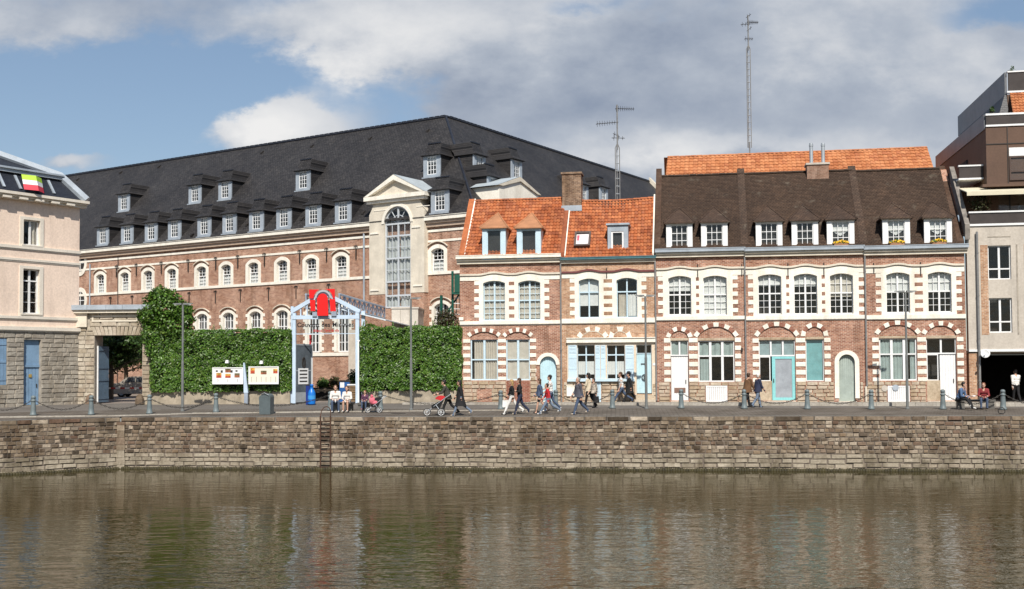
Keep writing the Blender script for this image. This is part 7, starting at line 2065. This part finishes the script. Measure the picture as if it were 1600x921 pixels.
# ------------------------------------------------------------------ saloon car and barrier behind the gate
def car():
    P = at(222, 621.5, 76); s = P.y/FPX
    r = empty('parked_car', (at(173, 621.5, 76).x, 76, BZ), rad(4), 'grey-brown saloon car parked behind the barrier, its rear seen through the gate', 'car')
    body = plain('taupe_car_paint', (.5, .46, .40), .25, .03, 1, metal=.4, spec=.6); blk = plain('black_rubber', (.015, .015, .015), .8)
    W = .86
    # side profile (x along car from rear bumper), lower body then cabin
    prof = [(0, .42), (.02, .72), (.08, .92), (.75, .98), (1.15, 1.0), (3.1, .98), (4.1, .86), (4.35, .68), (4.38, .35), (4.2, .22), (.2, .22), (.05, .3)]
    def loft(pr, w0, w1, nm, mt, ins=.07):
        m = MB(); n = len(pr); i = 0
        rings = [(-w1, ins), (-w0, 0), (w0, 0), (w1, ins)]
        cx = sum(p[0] for p in pr)/n; cz = sum(p[1] for p in pr)/n
        for (y, k) in rings:
            for (x, z) in pr: m.v.append((x+(cx-x)*k, y, z+(cz-z)*k))
        for q in range(3):
            for k in range(n):
                k2 = (k+1) % n; m.f.append((q*n+k, q*n+k2, (q+1)*n+k2, (q+1)*n+k)); m.m.append(0)
        m.f.append(tuple(range(n))[::-1]); m.f.append(tuple(3*n+k for k in range(n))); m.m += [0, 0]
        return m.obj(nm, mt, r)
    loft(prof, W-.1, W, 'body', body, .03)
    cab = [(.7, .97), (1.25, 1.36), (1.55, 1.42), (2.45, 1.42), (2.75, 1.36), (3.35, .96)]
    loft(cab, W-.28, W-.16, 'cabin', body, .04)
    gl = plain('car_glass', (.05, .06, .07), .08, .05, 1, spec=.8)
    m = MB(); m.hexa([(.80, -.58, 1.01), (.80, .58, 1.01), (.82, .58, 1.0), (.82, -.58, 1.0), (1.20, -.50, 1.335), (1.20, .50, 1.335), (1.24, .5, 1.33), (1.24, -.5, 1.33)]); m.obj('rear_window', gl, r)
    m = MB(); y = -W+.115
    m.plate([(1.15, 1.03), (1.85, 1.03), (1.85, 1.36), (1.42, 1.36)], [], y-.02, y+.06); m.plate([(1.92, 1.03), (2.98, 1.03), (2.6, 1.34), (1.92, 1.36)], [], y-.02, y+.06); m.obj('side_window', gl, r)
    red = plain('tail_light_red', (.55, .02, .015), .25, .05)
    for sy in (-1, 1): m = MB(); yy = sy*(W-.12); m.box(-.03, .2, yy-.12, yy+.12, .70, .90); m.obj('tail_light', red, r)
    m = MB(); m.box(-.06, .1, -W+.06, W-.06, .34, .5); m.obj('bumper', body, r); m = MB(); m.box(-.04, .0, -.26, .26, .53, .64); m.obj('number_plate', M_paint, r)
    for x in (.95, 3.45):
        for sy in (-1, 1):
            m = MB(); m.lathe([(.2, -.1), (.31, -.09), (.32, -.04), (.32, .04), (.31, .09), (.2, .1)], (0, 0, 0), 20); t = m.obj('wheel', blk, r, (x, sy*(W-.11), .32)); t.rotation_euler = (rad(90), 0, 0)
            m = MB(); m.lathe([(.02, .0), (.05, .105), (.19, .1), (.2, .0)], (0, 0, 0), 14); h = m.obj('hub_cap', M_zinc, t); h.scale = (1, 1, 1.05)
    m = MB(); m.box(1.7, 1.72, -W-.004, -W+.05, .45, .96); m.obj('door_seam', blk, r)
car()
def barrier():
    a, b = at(166, 607, 66), at(232, 607, 66)
    r = empty('barrier_arm', (a.x, a.y, BZ), 0, 'red and white barrier arm across the car behind the gate', 'barrier'); L = b.x-a.x; z = a.z-BZ; n = 9
    for k in range(n): m = MB(); m.box(L*k/n, L*(k+1)/n-.002, -.03, .03, z-.05, z+.05); m.obj('stripe', M_paint if k % 2 == 0 else plain('barrier_red', (.40, .03, .03), .5), r)
    m = MB(); m.box(L-.05, L+.25, -.15, .15, 0, z+.08); m.obj('pedestal', M_zinc, r); m = MB(); m.box(-.05, .03, -.04, .04, 0, z-.051); m.obj('rest_post', M_iron, r)
barrier()
# ------------------------------------------------------------------ people: one continuous remeshed body each
SKIN = plain('skin', (.55, .33, .24), .6, .05, 6)
def cloth(name, c, var=.15): return plain('cloth_'+name, c, .85, var, 5)
CL = dict(white=cloth('white', (.72, .71, .69)), jeans=cloth('jeans', (.06, .088, .15)), ljeans=cloth('light_jeans', (.15, .195, .27)), black=cloth('black', (.013, .013, .015)), char=cloth('charcoal', (.05, .047, .045)),
          navy=cloth('navy', (.022, .028, .06)), olive=cloth('olive', (.05, .05, .04)), brown=cloth('brown', (.13, .065, .03)), red=cloth('red', (.5, .025, .03)), denim=cloth('denim', (.07, .10, .17)), cream=cloth('cream', (.55, .48, .36)),
          maroon=cloth('maroon', (.22, .03, .035)), blue=cloth('blue', (.08, .14, .26)), purple=cloth('purple', (.10, .04, .08)), pink=cloth('pink', (.65, .15, .2)), grey=cloth('grey_jacket', (.085, .085, .105)), skin=SKIN, patt=cloth('pattern', (.35, .30, .25), .8), beige=cloth('beige', (.45, .38, .30)))
HAIR = dict(black=plain('hair_black', (.012, .009, .008), .5), brown=plain('hair_brown', (.07, .035, .018), .55), blond=plain('hair_blond', (.42, .28, .12), .55), grey=plain('hair_grey', (.30, .28, .26), .6), white=plain('hair_white', (.68, .65, .6), .6), auburn=plain('hair_auburn', (.13, .04, .02), .55))
def capsule(mb, a, ra, b, rb, n=10, fl=1.0, fdir=None):
    a, b = Vector(a), Vector(b); d = b-a; L = d.length
    t = d.normalized() if L > 1e-6 else Vector((0, 0, 1))
    x = t.cross(fdir if fdir is not None else (Vector((1, 0, 0)) if abs(t.x) < .9 else Vector((0, 1, 0)))).normalized(); y = t.cross(x)
    base = len(mb.v); rings = []
    for k in range(4): an = math.pi/2*(1-k/3.0) if False else math.pi/2*(k/3.0); rings.append((a-t*ra*math.cos(an), max(ra*math.sin(an), 1e-3)))
    for k in range(4): an = math.pi/2*(1-k/3.0); rings.append((b+t*rb*math.cos(an), max(rb*math.sin(an), 1e-3)))
    for c, r in rings:
        for q in range(n):
            an = 2*math.pi*q/n; mb.v.append(tuple(c+x*r*math.cos(an)+y*r*fl*math.sin(an)))
    m = len(rings)
    for k in range(m-1):
        for q in range(n):
            q2 = (q+1) % n; mb.f.append((base+k*n+q, base+k*n+q2, base+(k+1)*n+q2, base+(k+1)*n+q)); mb.m.append(0)
    mb.f.append(tuple(base+q for q in range(n))[::-1]); mb.f.append(tuple(base+(m-1)*n+q for q in range(n))); mb.m += [0, 0]
def person(label, P, face, H=1.74, top='white', bottom='jeans', shoe='black', hair='brown', longhair=False, stride=.35, lean=.05, arms=(.3, -.25), elbow=.35, seat=None, coat=None, bag=None, legskin=False, sleeves=True, build=1.0, headturn=0.0, hat=None, armmode=None, splay=0.0, knee=None):
    """face: heading (radians, 0 = +x). stride: hip swing. seat: seat height for a sitting pose"""
    root = empty('person', P, face, label, 'person', 'people on the quay')
    s = H/1.74; B = MB(); lab = []; V = Vector
    def part(nm, f):
        i = len(B.v); f(); lab.append((nm, i, len(B.v)))
    cap_ = lambda nm, a, ra, b, rb, fl=1.0, fd=None: part(nm, lambda: capsule(B, V(a)*s, ra*s*build*(1.14 if nm in ('top', 'bottom') else 1.0), V(b)*s, rb*s*build*(1.14 if nm in ('top', 'bottom') else 1.0), 10, fl, fd))
    LEN_T, LEN_S = .43, .43
    hipz = .90
    if seat is not None: hipz = seat/s+.10
    hip = V((0, 0, hipz))
    up = V((math.sin(lean), 0, math.cos(lean)))
    fw = V((math.cos(lean), 0, -math.sin(lean)))
    chest = hip+up*.36; neck = hip+up*.53; head = neck+up*.10+V((.025, 0, .07))
    ends = []
    for sd, sw in ((1, stride), (-1, -stride)):
        hp = hip+V((0, .088*sd, -.02))
        if seat is None:
            kn = hp+V((math.sin(sw), .0, -math.cos(sw)))*LEN_T
            bend = (.12 if sw > 0 else .45)*min(1, abs(stride)/.3)
            an = kn+V((math.sin(sw-bend), 0, -math.cos(sw-bend)))*LEN_S
            foot = V((math.cos(-.0), 0, 0)) if sw > 0 else V((.85, 0, -.35 if stride > .2 else 0))
        else:
            kn = hp+V((math.cos(.06), sd*(.12+splay), .02))*LEN_T
            k_ = knee[0 if sd > 0 else 1] if knee else 0.0
            an = kn+V((math.sin(k_), 0, -math.cos(k_)))*min(LEN_S, (kn.z-.07)/max(.3, math.cos(k_)))
            foot = V((1, 0, 0))
        ends.append((hp, kn, an, foot))
    low = min(e[2].z+(e[3].z*.15 if seat is None else 0) for e in ends)
    dz = V((0, 0, .075-low)) if seat is None else V((0, 0, 0))
    hip, chest, neck, head = hip+dz, chest+dz, neck+dz, head+dz
    lk = 'skin' if legskin else 'bottom'
    for hp, kn, an, ft in ends:
        hp, kn, an = hp+dz, kn+dz, an+dz
        cap_('bottom', hp, .088, hp.lerp(kn, .55), .072); cap_(lk, hp.lerp(kn, .5), .072 if not legskin else .06, kn, .058)
        cap_(lk, kn, .056 if not legskin else .05, kn.lerp(an, .4), .055 if not legskin else .052); cap_(lk, kn.lerp(an, .4), .055 if not legskin else .05, an, .045 if not legskin else .034)
        q = an+V((0, 0, -.035)); cap_('shoe', q+V((-.03, 0, 0)), .042, q+ft*.13+V((0, 0, -.008)), .034)
    yv = V((0, 1, 0))
    cap_('bottom', hip+yv*-.06+V((0, 0, -.02)), .115, hip+yv*.06+V((0, 0, -.02)), .115)
    cap_('top', hip+up*.07-yv*.05, .112, hip+up*.07+yv*.05, .112); cap_('top', hip+up*.2-yv*.055, .108, hip+up*.2+yv*.055, .108); cap_('top', chest-yv*.075, .115, chest+yv*.075, .115); cap_('top', chest+up*.1-yv*.12, .075, chest+up*.1+yv*.12, .075)
    cap_('skin', neck-up*.05, .052, neck+up*.07, .05)
    cap_('skin', head+V((.01, 0, -.05)), .068, head+V((-.005, 0, .045)), .088)
    fx = V((math.cos(headturn), math.sin(headturn), 0)); fy = V((-math.sin(headturn), math.cos(headturn), 0))
    cap_('skin', head+fx*.085+V((0, 0, .01)), .012, head+fx*.105+V((0, 0, -.02)), .016); cap_('skin', head+fx*.06+V((0, 0, -.085)), .035, head+fx*.07+V((0, 0, -.09)), .03)
    for sd in (-1, 1): cap_('skin', head+fy*.085*sd+V((0, 0, .015)), .016, head+fy*.088*sd+V((0, 0, -.02)), .013)
    hands = []
    for sd, sw in ((1, arms[1]), (-1, arms[0])):
        sh = chest+up*.1+yv*.185*sd
        if armmode == 'push': el = sh+V((.16, .03*sd, -.26)); wr = el+V((.25, -.04*sd, -.06))
        elif armmode == 'lap': el = sh+V((.05, .06*sd, -.29)); wr = el+V((.23, -.13*sd, -.05))
        elif armmode == 'fold': el = sh+V((.05, .07*sd, -.28)); wr = el+V((.2, -.18*sd, .05))
        else:
            el = sh+V((math.sin(sw), .06*sd, -math.cos(sw)))*.30; wr = el+V((math.sin(sw+elbow), -.02*sd, -math.cos(sw+elbow)))*.26
        sn = 'top' if sleeves else 'skin'
        cap_('top', sh, .066, sh.lerp(el, .45), .056); cap_(sn, sh.lerp(el, .45), .054 if sleeves else .042, el, .048 if sleeves else .04); cap_(sn, el, .047 if sleeves else .039, wr, .036 if sleeves else .028)
        hd = (wr-el).normalized(); sv = hd.cross(V((0, 1, 0))).normalized() if abs(hd.y) < .9 else V((1, 0, 0)); pv = hd.cross(sv).normalized()
        cap_('skin', wr, .028, wr+hd*.08, .036, .6, pv)
        for k, (o, l) in enumerate(((-.033, .062), (-.011, .075), (.011, .07), (.033, .055))):
            a = wr+hd*.095+sv*o; b = a+hd*l*.55; c = b+(hd+pv*.5*sd).normalized()*l*.5
            cap_('skin', a, .0105, b, .0095); cap_('skin', b, .0095, c, .008)
        cap_('skin', wr+hd*.03-sv*.03, .013, wr+hd*.07-sv*.062, .011)
        hands.append(wr+hd*.08)
    raw = bpy.data.meshes.new('raw'); raw.from_pydata(B.v, [], B.f)
    tmp = bpy.data.objects.new('raw', raw); COL.objects.link(tmp)
    md = tmp.modifiers.new('r', 'REMESH'); md.mode = 'VOXEL'; md.voxel_size = .0135*s; md.use_smooth_shade = True
    ms = tmp.modifiers.new('s', 'SMOOTH'); ms.iterations = 2; ms.factor = .4
    me = bpy.data.meshes.new_from_object(tmp.evaluated_get(bpy.context.evaluated_depsgraph_get())); bpy.data.objects.remove(tmp); bpy.data.meshes.remove(raw)
    me.name = 'body'
    kd = kdtree.KDTree(len(B.v)); own = [None]*len(B.v)
    for nm, i, j in lab:
        for k in range(i, j): own[k] = nm; kd.insert(B.v[k], k)
    kd.balance()
    slots = ['top', 'bottom', 'skin', 'shoe']; me.materials.clear()
    for n in (CL[top], CL[bottom], SKIN, CL[shoe]): me.materials.append(n)
    me.polygons.foreach_set('material_index', [slots.index(own[kd.find(p.center)[1]]) for p in me.polygons])
    me.polygons.foreach_set('use_smooth', [True]*len(me.polygons))
    link('body', me, root)
    # hair and eyes
    hm = MB(); hs = head*s; f = fx
    hm.ell(tuple(hs+(-f*.03+V((0, 0, .05)))*s), .106*s, .104*s, .098*s, 12, 0, 8)
    if longhair:
        hm.ell(tuple(hs+(-f*.06+V((0, 0, -.04)))*s), .07*s, .098*s, .14*s, 12, 0, 8); hm.ell(tuple(hs+(-f*.08+V((0, 0, -.15)))*s), .05*s, .085*s, .11*s, 10, 0, 6)
    else: hm.ell(tuple(hs+(-f*.05+V((0, 0, -.005)))*s), .066*s, .096*s, .092*s, 12, 0, 8)
    hm.obj('hair', HAIR[hair], root, smooth=True)
    em = MB()
    for sd in (-1, 1): em.ell(tuple(hs+(fx*.083+fy*.032*sd+V((0, 0, .012)))*s), .008*s, .012*s, .008*s, 6, 0, 4)
    em.obj('eyes', HAIR['black'], root)
    mo = MB(); mo.ell(tuple(hs+(fx*.087+V((0, 0, -.055)))*s), .008*s, .022*s, .006*s, 8, 0, 4); mo.obj('mouth', plain('lips', (.35, .12, .10), .5), root)
    if hat: ht = MB(); ht.lathe([(.14*s, 0), (.13*s, .015), (.09*s, .02), (.085*s, .09*s), (.03, .1*s)], tuple(hs+(-fx*.01+V((0, 0, .085)))*s), 12); ht.obj('hat', CL[hat], root)
    if coat:
        col, zlen, flare = coat; cm = MB(); base = hip*s; n = 16; rings = []
        for k in range(9):
            t = k/8; z = (chest+up*.12).z*s*(1-t)+(hip.z-zlen)*s*t; c = (chest+up*.12).lerp(hip, min(1, t*((chest.z+.12-hip.z+zlen)/(chest.z+.12-hip.z)))) if t < .5 else hip
            cx = (hip.x+(z/s-hip.z)*math.tan(lean))*s if z/s > hip.z else hip.x*s
            rx = (.135+.03*t+flare*t*t)*s*build; ry = (.20-.015*math.sin(math.pi*t)+flare*.5*t*t)*s*build
            rings.append((cx, z, rx if t > 0 else rx*.75, ry if t > 0 else ry*.7))
        for (cx, z, rx, ry) in rings:
            for q in range(n): an = 2*math.pi*q/n; wv = 1+.05*math.sin(an*5+z*9); cm.v.append((cx+rx*wv*math.cos(an), ry*wv*math.sin(an), z))
        for k in range(8):
            for q in range(n): q2 = (q+1) % n; cm.f.append((k*n+q, (k+1)*n+q, (k+1)*n+q2, k*n+q2)); cm.m.append(0)
        cm.obj('coat', CL[col], root, smooth=True)
    if bag:
        bc, side, bz = bag; h = hands[0 if side > 0 else 1]*s if bz is None else V((0.02, .24*side, bz))*s
        bm = MB(); bm.hexa([(h.x-.15, h.y-.05, h.z-.42), (h.x+.15, h.y-.05, h.z-.42), (h.x+.15, h.y+.05, h.z-.42), (h.x-.15, h.y+.05, h.z-.42), (h.x-.14, h.y-.02, h.z-.08), (h.x+.14, h.y-.02, h.z-.08), (h.x+.14, h.y+.02, h.z-.08), (h.x-.14, h.y+.02, h.z-.08)])
        bo = bm.obj('bag', CL[bc], root); bt = MB(); bt.tube([(h.x-.09, h.y, h.z-.09), (h.x-.05, h.y, h.z+.01), (h.x+.05, h.y, h.z+.01), (h.x+.09, h.y, h.z-.09)], .008, 5); bt.obj('bag_handle', CL[bc], bo)
    return root
PI = math.pi
def W(label, x, y, face, **k): return person(label, place(x, y), face, **k)
LEFT, RIGHT = PI+.06, -.06
W('man in olive jacket and black trousers leaning forward to push the pram', 700, 649.5, LEFT, H=1.74, top='olive', bottom='black', hair='black', lean=.3, stride=.42, armmode='push', coat=('olive', .12, .05))
W('woman in long black coat and pale jeans walking behind the pram', 719.5, 650, LEFT, H=1.72, top='black', bottom='ljeans', shoe='beige', hair='black', longhair=True, coat=('black', .42, .12), stride=.45, lean=.06)
W('blonde woman in black jacket and white trousers carrying a white bag', 800, 648, LEFT, H=1.72, top='black', bottom='white', shoe='black', hair='blond', longhair=True, stride=.5, lean=.02, bag=('white', -1, None))
W('brown-haired woman in black leather jacket and navy trousers beside the blonde', 812.5, 648, LEFT+.1, H=1.74, top='black', bottom='navy', shoe='beige', hair='brown', longhair=True, stride=.35, armmode='fold', lean=.05)
W('dark-haired woman in denim jacket and black skirt with bare legs', 844, 646, LEFT, H=1.66, top='denim', bottom='black', hair='brown', longhair=True, legskin=True, stride=.3, coat=('denim', .06, .02))
W('tall young man in white T-shirt walking behind the boy in red', 860.5, 643, LEFT, H=1.80, top='white', bottom='jeans', shoe='white', hair='black', sleeves=False, stride=.35, arms=(.55, .3), elbow=.6)
W('boy in red and white jersey and wide jeans striding', 857, 647.5, LEFT, H=1.56, top='red', bottom='ljeans', shoe='white', hair='black', stride=.62, lean=.12, build=1.1, bag=None)
W('man in dark grey jacket and blue jeans seen striding alone', 905, 648, LEFT+.3, H=1.78, top='grey', bottom='jeans', shoe='beige', hair='grey', stride=.4, coat=('grey', .1, .06), build=1.08)
W('woman with black hair in cream jacket below the blue shutters', 920.5, 637, LEFT-.5, H=1.76, top='cream', bottom='black', hair='black', longhair=True, stride=.25, armmode='fold', coat=('cream', .1, .05))
W('smaller person in patterned jacket with black hair and boots', 928.5, 637.5, PI*1.2, H=1.5, top='patt', bottom='black', hair='black', stride=.12, coat=('patt', .08, .05), bag=('black', 1, None))
W('man in white T-shirt and jeans striding before the blue shutters', 971, 631.5, LEFT, H=1.80, top='white', bottom='jeans', shoe='black', hair='brown', sleeves=False, stride=.6, lean=.05, arms=(-.4, .1))
W('person in long black coat and small hat following the man in white', 984, 631, LEFT, H=1.74, top='black', bottom='black', hair='black', hat='black', coat=('black', .3, .06), stride=.5)
W('grey-haired man in brown jacket leaning towards his companion', 1168, 637, .5, H=1.74, top='brown', bottom='black', hair='brown', lean=.16, stride=.3, coat=('brown', .16, .09), build=1.08)
W('white-haired man in navy jacket and pale jeans beside the brown jacket', 1184.5, 637, .25, H=1.70, top='navy', bottom='ljeans', shoe='black', hair='white', stride=.25, coat=('navy', .12, .05), build=1.1)
W('person in white shirt and dark trousers standing in the dark passage', 1588, 630, PI/2, H=1.72, top='white', bottom='black', hair='black', stride=.2)
# seated
FRONT = -PI/2
def S(label, x, y, face, back=.28, **k):
    P = place(x, y); d = Vector((math.cos(face), math.sin(face), 0)); return person(label, P-d*.42+Vector((0, 0, 0)), face, seat=.46, lean=k.pop('lean', .25), armmode=k.pop('armmode', 'lap'), **k)
S('man in white jacket and blue jeans sitting on the dark stone bench', 524, 645.5, FRONT+.15, H=1.76, top='white', bottom='jeans', shoe='white', hair='brown', splay=.05)
S('woman in white jacket with bare legs sitting next to him', 539.5, 645.5, FRONT-.15, H=1.66, top='white', bottom='white', shoe='white', hair='brown', longhair=True, legskin=True, splay=-.06)
S('small child in purple top and jeans sitting alone on the bench', 567.5, 645.5, FRONT-.1, H=1.22, top='purple', bottom='jeans', shoe='pink', hair='auburn', longhair=True, lean=.1)
S('man in blue shirt and black trousers reading on the right-hand bench', 1512, 641.5, -.75, H=1.78, top='blue', bottom='black', shoe='white', hair='black', lean=.4, knee=(.4, .55))
S('auburn-haired woman in dark red top with jeans on the same bench', 1538, 641.5, FRONT-.35, H=1.66, top='maroon', bottom='jeans', shoe='black', hair='auburn', longhair=True, lean=.3, coat=None)
def open_book():
    P = place(1519, 640); r = empty('open_book', (P.x, P.y-.05, P.z+.62), rad(20), 'open white book on the knees of the reading man', 'book')
    for sd in (-1, 1): m = MB(); m.hexa([(0, -.12, 0), (sd*.19, -.12, .05), (sd*.19, .12, .05), (0, .12, 0), (0, -.12, .012), (sd*.19, -.12, .062), (sd*.19, .12, .062), (0, .12, .012)] if sd > 0 else [(-.19, -.12, .05), (0, -.12, 0), (0, .12, 0), (-.19, .12, .05), (-.19, -.12, .062), (0, -.12, .012), (0, .12, .012), (-.19, .12, .062)]); m.obj('page_block', M_paint, r)
open_book()
# ------------------------------------------------------------------ pram and pushchair
M_tyre = plain('grey_tyre', (.05, .05, .05), .8)
def wheel(root, c, R, nm='wheel'):
    m = MB(); m.tube([(R*math.cos(2*PI*k/16), 0, R*math.sin(2*PI*k/16)) for k in range(16)], R*.13, 6, closed=True); w = m.obj(nm, M_tyre, root, c)
    m = MB(); m.tube([(R*.82*math.cos(2*PI*k/16), 0, R*.82*math.sin(2*PI*k/16)) for k in range(16)], R*.06, 5, closed=True)
    for k in range(6): m.tube([(0, 0, 0), (R*.82*math.cos(k*PI/3), 0, R*.82*math.sin(k*PI/3))], R*.05, 4)
    m.obj('rim', M_paint, w)
def pram(name, label, P, face, hood, seatc, sc=1.0, child=None):
    r = empty(name, P, face, label, name.replace('_', ' ')); z = sc
    for (x, y) in ((.62, 0), (-.05, .27), (-.05, -.27)): wheel(r, (x*z, y*z, .17*z), .17*z)
    m = MB()
    for sd in (-1, 1): m.tube([(.62*z, .05*sd*z, .17*z), (.2*z, .2*sd*z, .52*z), (-.25*z, .22*sd*z, .85*z), (-.5*z, .22*sd*z, 1.02*z)], .018*z, 6); m.tube([(-.05*z, .27*sd*z, .17*z), (.2*z, .2*sd*z, .52*z)], .016*z, 6)
    m.tube([(-.5*z, -.22*z, 1.02*z), (-.5*z, .22*z, 1.02*z)], .022*z, 6); m.tube([(-.05*z, -.27*z, .17*z), (-.05*z, .27*z, .17*z)], .014*z, 5); m.obj('frame', M_zinc, r)
    m = MB(); m.hexa([(.0, -.18*z, .36*z), (.38*z, -.17*z, .34*z), (.38*z, .17*z, .34*z), (.0, .18*z, .36*z), (-.22*z, -.19*z, .82*z), (.42*z, -.18*z, .48*z), (.42*z, .18*z, .48*z), (-.22*z, .19*z, .82*z)]); m.obj('seat', CL[seatc], r)
    m = MB(); n = 7
    for k in range(n):
        a0, a1 = rad(20+k*16), rad(20+(k+1)*16); R = .30*z; c = (-.05*z, .72*z)
        p, q = (c[0]+R*math.cos(a0), c[1]+R*math.sin(a0)*.8), (c[0]+R*math.cos(a1), c[1]+R*math.sin(a1)*.8)
        m.quad((p[0], -.2*z, p[1]), (p[0], .2*z, p[1]), (q[0], .2*z, q[1]), (q[0], -.2*z, q[1])); m.poly([(c[0], -.2*z, c[1]), (p[0], -.2*z, p[1]), (q[0], -.2*z, q[1])]); m.poly([(c[0], .2*z, c[1]), (q[0], .2*z, q[1]), (p[0], .2*z, p[1])])
    m.obj('hood', CL[hood], r)
    return r
pram('pram', 'three-wheeled pram with red hood pushed by the man in olive', place(697, 649.5)+Vector((-.28, -.1, 0)), LEFT, 'red', 'black')
pc = place(590, 645)
pram('pushchair', 'small black pushchair carrying a pink bundle next to the child', pc, PI*1.1, 'black', 'black', .8)
def bundle():
    r = empty('pink_bundle', pc+Vector((-.25, -.12, .5)), 0, 'pink jacket bundle lying in the small black pushchair', 'jacket'); m = MB()
    m.ell((0, 0, .1), .16, .13, .2, 10, 0, 7); m.ell((.1, 0, .0), .18, .12, .12, 10, 0, 6); o = m.obj('cloth', CL['pink'], r, smooth=True)
    m = MB(); m.ell((-.02, -.03, .32), .075, .075, .085, 10, 0, 7); m.obj('hood', CL['pink'], r, smooth=True)
bundle()
# pavement along the houses
def pavement():
    u0, u1 = HF.u(640, 630), HF.u(1640, 630)
    root = empty('pavement', HF.O, HF.a); tag(root, kind='structure')
    mb = MB(); mb.box(u0, u1, -1.35, .25, BZ-.4, BZ+.03); mb.obj('paving', M_pavement, root)
    u = u0
    while u < u1:
        l = random.uniform(.8, 1.1); k = MB(); k.box(u, u+l-.012, -1.53, -1.352, BZ-.4, BZ+.045); k.obj('kerb_stone', M_kerb, root); u += l
pavement()
